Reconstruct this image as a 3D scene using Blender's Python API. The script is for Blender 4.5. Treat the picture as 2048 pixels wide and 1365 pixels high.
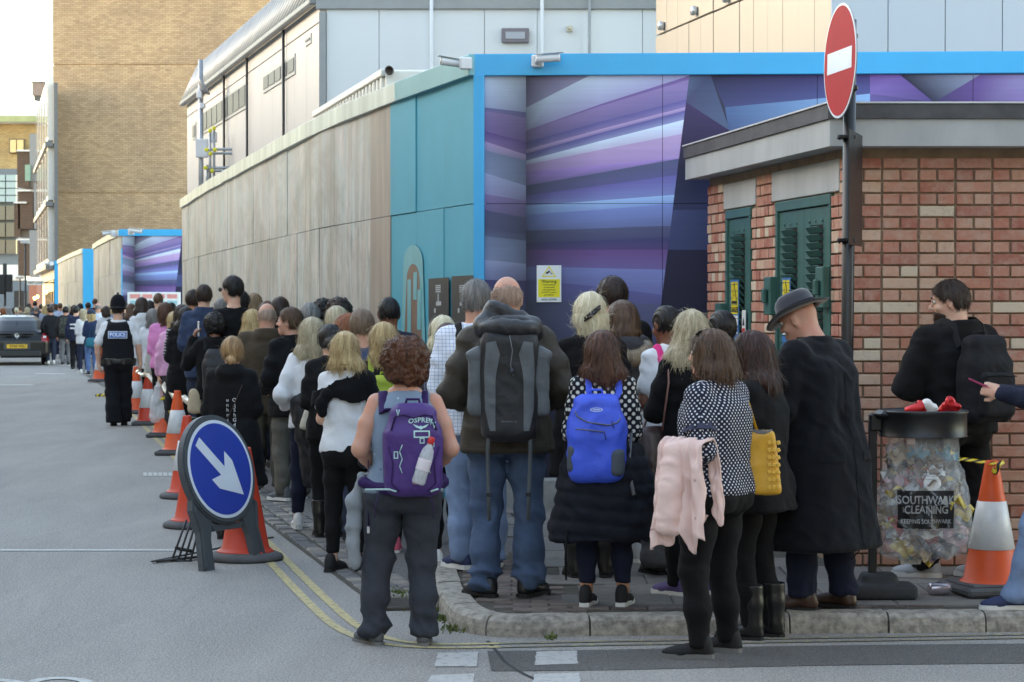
import bpy,bmesh,math,random
import numpy as np
from mathutils import Vector,Matrix
from mathutils.bvhtree import BVHTree
random.seed(7)
RNG = np.random.default_rng(7)
R = math.radians
SC = bpy.context.scene
COL = SC.collection
for _o in list(bpy.data.objects):
 bpy.data.objects.remove(_o)
# ------------------------------------------------------------------ camera
F = 4600.0            # focal length in pixels of the 2048 px wide photograph
CAMH = 1.72           # eye height above the road
PITCH = math.atan(78.5 / F)
cam = bpy.data.cameras.new('camera')
cam.sensor_width = 36.0
cam.lens = 36.0 * F / 2048.0
cam.clip_start = 0.1
cam.clip_end = 3000
cam.dof.use_dof = True
cam.dof.focus_distance = 14.0
cam.dof.aperture_fstop = 10.0
camo = bpy.data.objects.new('camera',cam)
camo.location = (0,0,CAMH)
camo.rotation_euler = (math.pi / 2 - PITCH,0,0)
COL.objects.link(camo)
SC.camera = camo
# ------------------------------------------------------------------ sky, sun, exposure
SUN_EL = R(18.0)
SUN_AZ = R(-78.0)       # measured from +Y (street ahead), negative = to the left
world = bpy.data.worlds.new('World')
SC.world = world
world.use_nodes = True
_wn = world.node_tree.nodes
_wl = world.node_tree.links
_wn.clear()
_sky = _wn.new('ShaderNodeTexSky')
_sky.sky_type = 'NISHITA'
_sky.sun_disc = False
_sky.sun_elevation = SUN_EL
_sky.sun_rotation = SUN_AZ
_sky.air_density = 1.0
_sky.dust_density = 0.8
_sky.ozone_density = 1.0
_bg = _wn.new('ShaderNodeBackground')
_bg.inputs['Strength'].default_value = 0.15
_wo = _wn.new('ShaderNodeOutputWorld')
_wl.new(_sky.outputs[0],_bg.inputs[0])
_wl.new(_bg.outputs[0],_wo.inputs[0])
sun = bpy.data.lights.new('sun','SUN')
sun.energy = 0.6
sun.angle = R(12.0)
sun.color = (1.0,0.90,0.78)
suno = bpy.data.objects.new('sun',sun)
_sd = Vector((math.sin(SUN_AZ) * math.cos(SUN_EL),math.cos(SUN_AZ) * math.cos(SUN_EL),math.sin(SUN_EL)))
suno.rotation_euler = _sd.to_track_quat('Z','Y').to_euler()
suno.location = (-30,20,30)
COL.objects.link(suno)
SC.view_settings.view_transform = 'Standard'
SC.view_settings.look = 'None'
SC.view_settings.exposure = 2.7
SC.view_settings.use_white_balance = True
SC.view_settings.white_balance_temperature = 8500
SC.view_settings.gamma = 1.0
SC.cycles.max_bounces = 6
SC.cycles.transparent_max_bounces = 12
SC.cycles.use_denoising = True
# ------------------------------------------------------------------ pixel helpers (photograph pixels -> places in the street)
_cp,_sp = math.cos(PITCH),math.sin(PITCH)
def ray(px,py):
 a = (px - 1024.0) / F
 b = -(py - 682.5) / F
 return Vector((a,_cp + b * _sp,-_sp + b * _cp))
def at(px,py,d):
 r = ray(px,py)
 return Vector((0,0,CAMH)) + r * (d / r.y)
def ground(px,py,z=0.0):
 r = ray(px,py)
 return Vector((0,0,CAMH)) + r * ((z - CAMH) / r.z)
def onplane(px,py,p0,n):
 r = ray(px,py)
 c = Vector((0,0,CAMH))
 return c + r * ((Vector(p0) - c).dot(n) / r.dot(n))
# ------------------------------------------------------------------ materials
def lin(c):
 out = []
 for v in c[:3]:
  v = v / 255.0
  out.append(v / 12.92 if v <= 0.04045 else ((v + 0.055) / 1.055) ** 2.4)
 return out
_MATS = {}
def newmat(name):
 m = bpy.data.materials.new(name)
 m.use_nodes = True
 nt = m.node_tree
 b = nt.nodes['Principled BSDF']
 return m,nt,b
def N(nt,t,**kw):
 n = nt.nodes.new(t)
 for k,v in kw.items():
  if hasattr(n,k):
   setattr(n,k,v)
 return n
def mapping(nt,scale=(1,1,1),coord='Object',rot=(0,0,0)):
 tc = N(nt,'ShaderNodeTexCoord')
 mp = N(nt,'ShaderNodeMapping')
 mp.inputs['Scale'].default_value = scale
 mp.inputs['Rotation'].default_value = rot
 nt.links.new(tc.outputs[coord],mp.inputs[0])
 return mp.outputs[0]
def noise_tex(nt,vec,scale,detail=3.0,rough=0.55,dist=0.0):
 n = N(nt,'ShaderNodeTexNoise')
 n.inputs['Scale'].default_value = scale
 n.inputs['Detail'].default_value = detail
 n.inputs['Roughness'].default_value = rough
 n.inputs['Distortion'].default_value = dist
 nt.links.new(vec,n.inputs['Vector'])
 return n.outputs[0]
def ramp(nt,fac,stops):
 r = N(nt,'ShaderNodeValToRGB')
 el = r.color_ramp.elements
 el[0].position,el[0].color = stops[0][0],(*stops[0][1],1)
 el[1].position,el[1].color = stops[-1][0],(*stops[-1][1],1)
 for p,c in stops[1:-1]:
  e = el.new(p)
  e.color = (*c,1)
 nt.links.new(fac,r.inputs[0])
 return r.outputs[0]
def mixc(nt,fac,a,b,blend='MIX'):
 m = N(nt,'ShaderNodeMix',data_type='RGBA',blend_type=blend)
 for s,v in ((0,fac),(6,a),(7,b)):
  if isinstance(v,(int,float)):
   m.inputs[s].default_value = v
  elif isinstance(v,(list,tuple)):
   m.inputs[s].default_value = (*v[:3],1)
  else:
   nt.links.new(v,m.inputs[s])
 return m.outputs[2]
def mathn(nt,op,a,b=0.0,c=None,clamp=False):
 m = N(nt,'ShaderNodeMath',operation=op,use_clamp=clamp)
 for i,v in enumerate((a,b,c)):
  if v is None:
   continue
  if isinstance(v,(int,float)):
   m.inputs[i].default_value = v
  else:
   nt.links.new(v,m.inputs[i])
 return m.outputs[0]
def bump(nt,b,h,strength=0.2,dist=0.01):
 n = N(nt,'ShaderNodeBump')
 n.inputs['Strength'].default_value = strength
 n.inputs['Distance'].default_value = dist
 nt.links.new(h,n.inputs['Height'])
 nt.links.new(n.outputs[0],b.inputs['Normal'])
 return n
def M(name,rgb,rough=0.7,var=0.12,scale=6.0,bmp=0.15,bscale=60.0,metal=0.0,spec=0.5,sheen=0.0,stretch=(1,1,1),coat=0.0):
 """plain procedural material; rgb is an sRGB 0-255 base colour"""
 if name in _MATS:
  return _MATS[name]
 m,nt,b = newmat(name)
 c = lin(rgb)
 v = mapping(nt,stretch)
 n = noise_tex(nt,v,scale,4.0)
 col = ramp(nt,n,[(0.28,[x * (1 - var) for x in c]),(0.5,c),(0.74,[min(1,x * (1 + var)) for x in c])])
 nt.links.new(col,b.inputs['Base Color'])
 b.inputs['Roughness'].default_value = rough
 b.inputs['Metallic'].default_value = metal
 b.inputs['Specular IOR Level'].default_value = spec
 if sheen:
  b.inputs['Sheen Weight'].default_value = sheen
 if coat:
  b.inputs['Coat Weight'].default_value = coat
 if bmp:
  n2 = noise_tex(nt,v,bscale,3.0)
  bump(nt,b,n2,bmp,0.006)
 _MATS[name] = m
 return m
def fabric(name,rgb,rough=0.85,var=0.16,weave=420.0,bmp=0.45,sheen=0.02,spec=0.2):
 if name in _MATS:
  return _MATS[name]
 m,nt,b = newmat(name)
 c = lin(rgb)
 v = mapping(nt)
 n = noise_tex(nt,v,9.0,5.0,0.6)
 col = ramp(nt,n,[(0.25,[x * (1 - var) for x in c]),(0.75,[min(1,x * (1 + var)) for x in c])])
 fine = noise_tex(nt,v,weave,2.0)
 col = mixc(nt,mathn(nt,'MULTIPLY',fine,0.35),col,[x * 0.7 for x in c])
 nt.links.new(col,b.inputs['Base Color'])
 b.inputs['Roughness'].default_value = rough
 b.inputs['Specular IOR Level'].default_value = spec
 b.inputs['Sheen Weight'].default_value = sheen
 mid = noise_tex(nt,v,26.0,4.0,0.6,0.6)
 h = mathn(nt,'ADD',mathn(nt,'MULTIPLY',mid,1.0),mathn(nt,'MULTIPLY',fine,0.22))
 bump(nt,b,h,bmp,0.012)
 _MATS[name] = m
 return m
def denim(name,rgb,fade=1.5):
 if name in _MATS:
  return _MATS[name]
 m,nt,b = newmat(name)
 c = lin(rgb)
 v = mapping(nt)
 n = noise_tex(nt,v,5.0,5.0,0.65)
 st = noise_tex(nt,mapping(nt,(1,1,0.12)),160.0,2.0)
 col = ramp(nt,n,[(0.3,[x * 0.72 for x in c]),(0.55,c),(0.75,[min(1,x * fade) for x in c])])
 col = mixc(nt,mathn(nt,'MULTIPLY',st,0.4),col,[min(1,x * 1.35 + 0.02) for x in c])
 nt.links.new(col,b.inputs['Base Color'])
 b.inputs['Roughness'].default_value = 0.9
 b.inputs['Specular IOR Level'].default_value = 0.2
 h = mathn(nt,'ADD',noise_tex(nt,v,24.0,4.0),mathn(nt,'MULTIPLY',st,0.2))
 bump(nt,b,h,0.3,0.012)
 _MATS[name] = m
 return m
def skin(name,rgb):
 if name in _MATS:
  return _MATS[name]
 m,nt,b = newmat(name)
 c = lin(rgb)
 v = mapping(nt)
 n = noise_tex(nt,v,14.0,4.0,0.6)
 red = [min(1,c[0] * 1.08),c[1] * 0.82,c[2] * 0.78]
 col = ramp(nt,n,[(0.3,red),(0.6,c),(0.8,[min(1,x * 1.08) for x in c])])
 nt.links.new(col,b.inputs['Base Color'])
 b.inputs['Roughness'].default_value = 0.52
 b.inputs['Subsurface Weight'].default_value = 0.08
 b.inputs['Subsurface Radius'].default_value = (0.01,0.004,0.002)
 bump(nt,b,noise_tex(nt,v,260.0,2.0),0.12,0.002)
 _MATS[name] = m
 return m
def hairmat(name,rgb,rgb2=None,rough=0.45):
 """streaks run down the hair: UV u = round the head, v = down"""
 if name in _MATS:
  return _MATS[name]
 m,nt,b = newmat(name)
 c = lin(rgb)
 c2 = lin(rgb2) if rgb2 else [x * 0.45 for x in c]
 tc = N(nt,'ShaderNodeTexCoord')
 mp = N(nt,'ShaderNodeMapping')
 mp.inputs['Scale'].default_value = (1.0,0.07,1.0)
 nt.links.new(tc.outputs['UV'],mp.inputs[0])
 s1 = noise_tex(nt,mp.outputs[0],210.0,3.0,0.6)
 s2 = noise_tex(nt,mp.outputs[0],45.0,3.0,0.6)
 f = mathn(nt,'ADD',mathn(nt,'MULTIPLY',s1,0.55),mathn(nt,'MULTIPLY',s2,0.45))
 col = ramp(nt,f,[(0.36,c2),(0.5,[(a + d) / 2 for a,d in zip(c,c2)]),(0.62,c),(0.75,[min(1,x * 1.25) for x in c])])
 nt.links.new(col,b.inputs['Base Color'])
 b.inputs['Roughness'].default_value = rough
 b.inputs['Specular IOR Level'].default_value = 0.35
 bump(nt,b,s1,0.6,0.004)
 _MATS[name] = m
 return m
def glossy_glass(name,rgb,rough=0.08):
 return M(name,rgb,rough=rough,var=0.2,scale=1.5,bmp=0.0,spec=0.8)
def clear_plastic(name,tint=(0.9,0.93,0.95),alpha=0.3):
 if name in _MATS:
  return _MATS[name]
 m,nt,b = newmat(name)
 b.inputs['Base Color'].default_value = (*tint,1)
 b.inputs['Roughness'].default_value = 0.12
 b.inputs['Specular IOR Level'].default_value = 0.7
 n = noise_tex(nt,mapping(nt,(1,1,0.35)),22.0,4.0,0.6,1.2)
 nt.links.new(mathn(nt,'MULTIPLY_ADD',n,0.35,alpha - 0.17,True),b.inputs['Alpha'])
 bump(nt,b,n,0.9,0.02)
 _MATS[name] = m
 return m
def colattr(name,rough=0.45,var=0.05,spec=0.4):
 """flat printed artwork: colour comes from the print (a colour attribute)"""
 if name in _MATS:
  return _MATS[name]
 m,nt,b = newmat(name)
 a = N(nt,'ShaderNodeVertexColor')
 a.layer_name = 'print'
 n = noise_tex(nt,mapping(nt,(1,1,1)),3.0,5.0,0.6)
 st = noise_tex(nt,mapping(nt,(0.25,0.25,9.0)),5.0,3.0)
 f = mathn(nt,'MULTIPLY_ADD',n,var * 2,1 - var)
 f = mathn(nt,'MULTIPLY',f,mathn(nt,'MULTIPLY_ADD',st,0.22,0.89))
 vm = N(nt,'ShaderNodeVectorMath',operation='SCALE')
 nt.links.new(a.outputs[0],vm.inputs[0])
 nt.links.new(f,vm.inputs['Scale'])
 nt.links.new(vm.outputs[0],b.inputs['Base Color'])
 b.inputs['Roughness'].default_value = rough
 b.inputs['Specular IOR Level'].default_value = spec
 _MATS[name] = m
 return m
# ------------------------------------------------------------------ objects
def tag(o,label=None,cat=None,group=None,kind=None):
 if label:
  o['label'] = label
 if cat:
  o['category'] = cat
 if group:
  o['group'] = group
 if kind:
  o['kind'] = kind
 return o
def empty(name,loc=(0,0,0),rz=0.0,label=None,cat=None,group=None,kind=None):
 o = bpy.data.objects.new(name,None)
 o.empty_display_size = 0.1
 o.location = loc
 o.rotation_euler = (0,0,rz)
 COL.objects.link(o)
 return tag(o,label,cat,group,kind)
def link(name,me,mat=None,parent=None,loc=None,rot=None):
 if mat is not None and not me.materials:
  for m in (mat if isinstance(mat,(list,tuple)) else [mat]):
   me.materials.append(m)
 o = bpy.data.objects.new(name,me)
 COL.objects.link(o)
 if parent is not None:
  o.parent = parent
 if loc is not None:
  o.location = loc
 if rot is not None:
  o.rotation_euler = rot
 return o
def copy_tree(o,parent=None):
 c = o.copy()
 COL.objects.link(c)
 c.parent = parent
 for ch in list(o.children):
  copy_tree(ch,c)
 return c
class MB:
 """collects shapes for one mesh"""
 def __init__(s):
  s.v,s.f,s.mi = [],[],[]
  s.sm = []
 def add(s,vs,fs,mat=None,mi=0,smooth=False):
  o = len(s.v)
  if mat is not None:
   vs = [mat @ Vector(p) for p in vs]
  s.v.extend([tuple(p) for p in vs])
  for f in fs:
   s.f.append([i + o for i in f])
   s.mi.append(mi)
   s.sm.append(smooth)
  return s
 def box(s,c,size,rz=0.0,bev=0.0,mat=None,mi=0,rot=None):
  vs,fs = chbox(*size,bev)
  m = Matrix.Translation(c)
  m = m @ (rot.to_4x4() if rot is not None else Matrix.Rotation(rz,4,'Z'))
  if mat is not None:
   m = mat @ m
  return s.add(vs,fs,m,mi)
 def tube(s,pts,r,seg=8,mi=0,caps=True,flat=None,up=None):
  pts = [Vector(p) for p in pts]
  rs = r if isinstance(r,(list,tuple)) else [r] * len(pts)
  vs,fs = [],[]
  prev = None
  for i,p in enumerate(pts):
   t = (pts[min(i + 1,len(pts) - 1)] - pts[max(i - 1,0)])
   t = t.normalized() if t.length > 1e-9 else Vector((0,0,1))
   if prev is None:
    a = Vector(up) if up is not None else (Vector((0,0,1)) if abs(t.z) < 0.9 else Vector((1,0,0)))
    u = (a - t * a.dot(t)).normalized()
   else:
    u = (prev - t * prev.dot(t)).normalized()
   prev = u
   w = t.cross(u)
   fl = flat if flat is not None else 1.0
   for k in range(seg):
    an = 2 * math.pi * k / seg
    vs.append(p + u * (math.cos(an) * rs[i] * fl) + w * (math.sin(an) * rs[i]))
  for i in range(len(pts) - 1):
   for k in range(seg):
    a,b = i * seg + k,i * seg + (k + 1) % seg
    fs.append([a,b,b + seg,a + seg])
  if caps:
   fs.append(list(range(seg))[::-1])
   fs.append([(len(pts) - 1) * seg + k for k in range(seg)])
  return s.add(vs,fs,None,mi,True)
 def lathe(s,prof,seg=24,mat=None,mi=0,sx=1.0,sy=1.0,smooth=True):
  vs,fs = [],[]
  for r_,z in prof:
   for k in range(seg):
    a = 2 * math.pi * k / seg
    vs.append((r_ * math.cos(a) * sx,r_ * math.sin(a) * sy,z))
  for i in range(len(prof) - 1):
   for k in range(seg):
    a,b = i * seg + k,i * seg + (k + 1) % seg
    fs.append([a,b,b + seg,a + seg])
  fs.append(list(range(seg))[::-1])
  fs.append([(len(prof) - 1) * seg + k for k in range(seg)])
  return s.add(vs,fs,mat,mi,smooth)
 def prism(s,poly,z0,z1,mat=None,mi=0):
  n = len(poly)
  ar = sum(poly[i][0] * poly[(i + 1) % n][1] - poly[(i + 1) % n][0] * poly[i][1] for i in range(n))
  if ar < 0:
   poly = poly[::-1]
  vs = [(x,y,z0) for x,y in poly] + [(x,y,z1) for x,y in poly]
  fs = [list(range(n))[::-1],list(range(n,2 * n))] + [[i,(i + 1) % n,(i + 1) % n + n,i + n] for i in range(n)]
  return s.add(vs,fs,mat,mi)
 def mesh(s,name):
  me = bpy.data.meshes.new(name)
  me.from_pydata(s.v,[],s.f)
  if any(s.mi):
   me.polygons.foreach_set('material_index',s.mi)
  if any(s.sm):
   me.polygons.foreach_set('use_smooth',s.sm)
  me.update()
  return me
 def build(s,name,mat,parent=None,loc=None,rot=None):
  return link(name,s.mesh(name),mat,parent,loc,rot)
def chbox(sx,sy,sz,b=0.0):
 x,y,z = sx / 2,sy / 2,sz / 2
 if b <= 0:
  vs = [(i * x,j * y,k * z) for i in (-1,1) for j in (-1,1) for k in (-1,1)]
  fs = [[0,1,3,2],[4,6,7,5],[0,4,5,1],[2,3,7,6],[0,2,6,4],[1,5,7,3]]
  return vs,fs
 b = min(b,x * 0.9,y * 0.9,z * 0.9)
 vs,idx = [],{}
 for i in (-1,1):
  for j in (-1,1):
   for k in (-1,1):
    for a in range(3):
     q = [i * x,j * y,k * z]
     for c in range(3):
      if c != a:
       q[c] -= (i,j,k)[c] * b
     idx[(i,j,k,a)] = len(vs)
     vs.append(tuple(q))
 fs = []
 S = (-1,1)
 for s_ in S:
  q = [idx[(s_,j,k,0)] for j,k in ((-1,-1),(1,-1),(1,1),(-1,1))]
  fs.append(q if s_ > 0 else q[::-1])
  q = [idx[(i,s_,k,1)] for i,k in ((-1,-1),(-1,1),(1,1),(1,-1))]
  fs.append(q if s_ > 0 else q[::-1])
  q = [idx[(i,j,s_,2)] for i,j in ((-1,-1),(1,-1),(1,1),(-1,1))]
  fs.append(q if s_ > 0 else q[::-1])
 cen = Vector((0,0,0))
 def addq(q):
  a,b_,c = (Vector(vs[q[0]]),Vector(vs[q[1]]),Vector(vs[q[2]]))
  n = (b_ - a).cross(c - a)
  mid = sum((Vector(vs[t]) for t in q),Vector()) / len(q)
  fs.append(q if n.dot(mid) > 0 else q[::-1])
 for i in S:
  for j in S:
   addq([idx[(i,j,-1,0)],idx[(i,j,1,0)],idx[(i,j,1,1)],idx[(i,j,-1,1)]])
   addq([idx[(i,-1,j,0)],idx[(i,1,j,0)],idx[(i,1,j,2)],idx[(i,-1,j,2)]])
   addq([idx[(-1,i,j,1)],idx[(1,i,j,1)],idx[(1,i,j,2)],idx[(-1,i,j,2)]])
   for k in S:
    addq([idx[(i,j,k,0)],idx[(i,j,k,1)],idx[(i,j,k,2)]])
 return vs,fs
def boxobj(name,c,size,mat,parent=None,rz=0.0,bev=0.0,rot=None):
 return MB().box((0,0,0),size,0,bev).build(name,mat,parent,c,rot if rot is not None else (0,0,rz))
_TEXT = {}
def text_mesh(s,size=1.0,bold=False,space=1.0):
 """2D mesh of a line of lettering, centred, in the XY plane"""
 key = (s,size,bold,space)
 cu = bpy.data.curves.new('lettering','FONT')
 cu.body = s
 cu.size = size
 cu.align_x = 'CENTER'
 cu.align_y = 'CENTER'
 cu.space_character = space
 cu.resolution_u = 2
 if bold:
  cu.offset = size * 0.018
 o = bpy.data.objects.new('lettering',cu)
 COL.objects.link(o)
 dg = bpy.context.evaluated_depsgraph_get()
 me = bpy.data.meshes.new_from_object(o.evaluated_get(dg))
 bpy.data.objects.remove(o)
 bpy.data.curves.remove(cu)
 vs = [tuple(v.co) for v in me.vertices]
 fs = [list(p.vertices) for p in me.polygons]
 bpy.data.meshes.remove(me)
 return vs,fs
def frame(o,xa,ya,za=None):
 """matrix with columns: x axis, y axis, normal, origin"""
 xa,ya = Vector(xa).normalized(),Vector(ya).normalized()
 za = xa.cross(ya).normalized() if za is None else Vector(za)
 m = Matrix.Identity(4)
 for i in range(3):
  m[i][0],m[i][1],m[i][2],m[i][3] = xa[i],ya[i],za[i],o[i]
 return m
# ================================================================== SETTING
# ---- ground materials
def asphalt_mat(name,rgb,agg=0.5,patch=0.25):
 m,nt,b = newmat(name)
 c = lin(rgb)
 v = mapping(nt)
 big = noise_tex(nt,mapping(nt,(1.6,.35,1),'Object',(0,0,R(-12))),0.9,6.0,0.65,0.5)
 fine = noise_tex(nt,v,95.0,2.0,0.7)
 vor = N(nt,'ShaderNodeTexVoronoi')
 vor.inputs['Scale'].default_value = 130.0
 nt.links.new(v,vor.inputs['Vector'])
 col = ramp(nt,big,[(0.3,[x * (1 - patch) for x in c]),(0.55,c),(0.75,[x * (1 + patch) for x in c])])
 sp = ramp(nt,fine,[(0.42,(0,0,0)),(0.62,(1,1,1))])
 col = mixc(nt,mathn(nt,'MULTIPLY',sp,agg),col,[min(1,x * 1.75 + 0.02) for x in c])
 dk = ramp(nt,noise_tex(nt,v,70.0,3.0,0.75),[(0.36,(1,1,1)),(0.47,(0,0,0))])
 col = mixc(nt,mathn(nt,'MULTIPLY',dk,0.75),col,[x * 0.35 for x in c])
 lt = ramp(nt,noise_tex(nt,v,52.0,3.0,0.8),[(0.60,(0,0,0)),(0.68,(1,1,1))])
 col = mixc(nt,mathn(nt,'MULTIPLY',lt,0.6),col,[min(1,x * 2.6 + 0.03) for x in c])
 st = ramp(nt,noise_tex(nt,v,2.6,6.0,0.7),[(0.62,(0,0,0)),(0.72,(1,1,1))])
 col = mixc(nt,mathn(nt,'MULTIPLY',st,0.30),col,[x * 0.55 for x in c])
 nt.links.new(col,b.inputs['Base Color'])
 b.inputs['Roughness'].default_value = 0.78
 b.inputs['Specular IOR Level'].default_value = 0.4
 bump(nt,b,vor.outputs['Distance'],0.9,0.010)
 return m
ASPHALT = asphalt_mat('road asphalt',(150,146,141),0.7)
FOOTWAY = asphalt_mat('footway asphalt',(104,102,100),0.5)
def paint_mat(name,rgb,wear=0.5):
 m,nt,b = newmat(name)
 c = lin(rgb)
 v = mapping(nt)
 n = noise_tex(nt,v,24.0,6.0,0.8)
 f = ramp(nt,n,[(wear - 0.06,(0,0,0)),(wear + 0.06,(1,1,1))])
 col = mixc(nt,f,lin((116,115,113)),c)
 col = mixc(nt,mathn(nt,'MULTIPLY',noise_tex(nt,v,5.0,4.0),0.35),col,[x * 0.6 for x in c])
 nt.links.new(col,b.inputs['Base Color'])
 b.inputs['Roughness'].default_value = 0.7
 bump(nt,b,n,0.3,0.004)
 return m
WHITEPAINT = paint_mat('worn white road paint',(186,186,182),0.42)
YELLOWPAINT = paint_mat('worn yellow road paint',(196,178,124),0.45)
GRANITE = M('granite kerb',(148,142,132),0.75,0.5,26,0.8,90)
GRANITE_D = M('granite sett',(112,110,108),0.8,0.35,16,0.7,70)
def rnd_mat(name,stops,rough=0.85,bmp=0.5,dirt=0.4,bscale=60.0):
 """one colour per piece, drawn from a list"""
 m,nt,b = newmat(name)
 oi = N(nt,'ShaderNodeObjectInfo')
 ge = N(nt,'ShaderNodeNewGeometry')
 r = mathn(nt,'FRACT',mathn(nt,'ADD',oi.outputs['Random'],ge.outputs['Random Per Island']))
 n = len(stops)
 rp = N(nt,'ShaderNodeValToRGB')
 rp.color_ramp.interpolation = 'CONSTANT'
 el = rp.color_ramp.elements
 while len(el) < n:
  el.new(0.5)
 for i,s in enumerate(stops):
  el[i].position = i / n
  el[i].color = (*lin(s),1)
 nt.links.new(r,rp.inputs[0])
 v = mapping(nt)
 mpn = N(nt,'ShaderNodeVectorMath',operation='ADD')
 nt.links.new(v,mpn.inputs[0])
 cmb = N(nt,'ShaderNodeCombineXYZ')
 nt.links.new(mathn(nt,'MULTIPLY',oi.outputs['Random'],37.0),cmb.inputs[0])
 nt.links.new(mathn(nt,'MULTIPLY',oi.outputs['Random'],91.0),cmb.inputs[2])
 nt.links.new(cmb.outputs[0],mpn.inputs[1])
 v = mpn.outputs[0]
 d = ramp(nt,noise_tex(nt,v,11.0,5.0,0.7),[(0.42,(0,0,0)),(0.68,(1,1,1))])
 col = mixc(nt,mathn(nt,'MULTIPLY',d,dirt),rp.outputs[0],lin((196,184,168)))
 d2 = ramp(nt,noise_tex(nt,v,30.0,4.0,0.7),[(0.55,(0,0,0)),(0.72,(1,1,1))])
 col = mixc(nt,mathn(nt,'MULTIPLY',d2,0.35),col,lin((92,70,62)))
 nt.links.new(col,b.inputs['Base Color'])
 b.inputs['Roughness'].default_value = rough
 b.inputs['Specular IOR Level'].default_value = 0.25
 bump(nt,b,noise_tex(nt,v,bscale,4.0,0.7),bmp,0.006)
 return m
BRICK = rnd_mat('pinkish red brick',[(186,128,110),(192,140,120),(178,116,98),(194,150,130),(172,108,92),(188,130,112),(184,126,106),(200,166,144),(180,118,100),(190,142,120),(168,106,92),(208,190,168)])
MORTAR = M('mortar',(142,122,102),0.95,0.25,9,0.5,80)
PAVER = rnd_mat('clay paver',[(96,84,80),(104,92,86),(88,78,76),(110,98,92),(98,90,88)],0.85,0.5,0.15)
SLABM = rnd_mat('paving slab',[(112,109,106),(104,102,99),(118,114,110),(108,106,104)],0.85,0.4,0.12)
SETTM = rnd_mat('granite sett',[(116,112,108),(128,124,118),(104,102,102),(136,130,122),(98,98,100)],0.8,0.7,0.2,45)
# ---- road
KERB_H = 0.10
me = bpy.data.meshes.new('road')
me.from_pydata([(-400,-30,0),(400,-30,0),(400,900,0),(-400,900,0)],[],[[0,1,2,3]])
road = tag(link('road',me,ASPHALT),kind='structure')
def ribbon(name,pts,width,z,mat,parent,off=0.0):
 """painted strip that follows a line on the ground"""
 P = [Vector((p[0],p[1],0)) for p in pts]
 Q = []
 for i in range(len(P) - 1):
  for k in range(4):
   a = [P[max(i - 1,0)],P[i],P[i + 1],P[min(i + 2,len(P) - 1)]]
   t = k / 4
   Q.append(0.5 * ((2 * a[1]) + (a[2] - a[0]) * t + (2 * a[0] - 5 * a[1] + 4 * a[2] - a[3]) * t * t + (3 * a[1] - a[0] - 3 * a[2] + a[3]) * t ** 3))
 Q.append(P[-1])
 vs,fs = [],[]
 for i,p in enumerate(Q):
  t = (Q[min(i + 1,len(Q) - 1)] - Q[max(i - 1,0)]).normalized()
  n = Vector((t.y,-t.x,0))
  for s in (-0.5,0.5):
   q = p + n * (off + s * width)
   vs.append((q.x,q.y,z))
 for i in range(len(Q) - 1):
  fs.append([2 * i,2 * i + 1,2 * i + 3,2 * i + 2])
 me = bpy.data.meshes.new(name)
 me.from_pydata(vs,[],fs)
 me.update()
 return link(name,me,mat,parent)
YL = [ground(x,y) for x,y in [(-40,660),(60,690),(172,742),(305,862),(420,982),(545,1112),(640,1208),(700,1258),(770,1283),(860,1293),(1000,1292),(1200,1288),(1500,1283),(1800,1278),(2150,1272)]]
YELLOWWORN = paint_mat('very worn yellow road paint',(176,162,118),0.54)
for o_ in (-0.06,0.06):
 ribbon('yellow_line',YL[:11],0.055,0.004,YELLOWPAINT,road,o_)
 ribbon('yellow_line',YL[10:],0.05,0.0045,YELLOWWORN,road,o_)
def patch(name,quad,mat,z=0.004,parent=None):
 g = [ground(x,y) for x,y in quad]
 vs = []
 for i in range(4):
  a,b_ = g[i],g[(i + 1) % 4]
  L = (b_ - a).length
  n = max(2,int(L / 0.03))
  e = Vector((0,0,1)).cross(b_ - a).normalized()
  for k in range(n):
   p = a.lerp(b_,k / n) + e * random.uniform(-0.004,0.004)
   vs.append((p.x,p.y,z))
 me = bpy.data.meshes.new(name)
 me.from_pydata(vs,[],[list(range(len(vs)))])
 return link(name,me,mat,parent or road)
for q in ([(876,1308),(958,1305),(953,1335),(868,1335)],[(1073,1305),(1153,1303),(1156,1329),(1070,1332)],
          [(862,1352),(950,1349),(942,1385),(850,1388)],[(1068,1350),(1160,1347),(1162,1382),(1064,1386)],
          [(-150,1100),(368,1100),(368,1103),(-150,1103)],[(-20,769.6),(66,769.6),(66,771.5),(-20,771.5)],
          [(70,747),(130,747.5),(130,749),(70,748.5)]):
 patch('white_marking',q,WHITEPAINT)
for i in range(7):
 x = 286 + i * 10
 patch('white_marking',[(x,946),(x + 7.5,946),(x + 9,953),(x + 1,953)],WHITEPAINT)
for k,(cx,cy,a0,a1) in enumerate([(120,1372,3.6,5.9),(-10,1376,4.2,6.0)]):
 pts = [ground(cx + 62 * math.cos(a0 + (a1 - a0) * t / 6),cy + 14 * math.sin(a0 + (a1 - a0) * t / 6)) for t in range(7)]
 ribbon('white_marking',pts,0.06,0.004,WHITEPAINT,road)
CRACK = M('bitumen joint',(52,52,54),0.9,0.2)
for pts,w in (([(975,1283),(990,1300),(1004,1318),(1012,1327),(1040,1345),(1075,1362)],0.018),):
 ribbon('tar_joint',[ground(x,y) for x,y in pts[:6]],w,0.003,CRACK,road)
# darker strip beside the kerb: shade painted into the asphalt colour
strip = [ground(x,y) for x,y in [(980,1300),(1200,1298),(1600,1290),(2100,1285)]]
ribbon('kerb_shade_strip',[(p.x,p.y - 0.36) for p in strip],0.62,0.0025,asphalt_mat('painted shade asphalt',(96,94,91),0.5),road)
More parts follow.
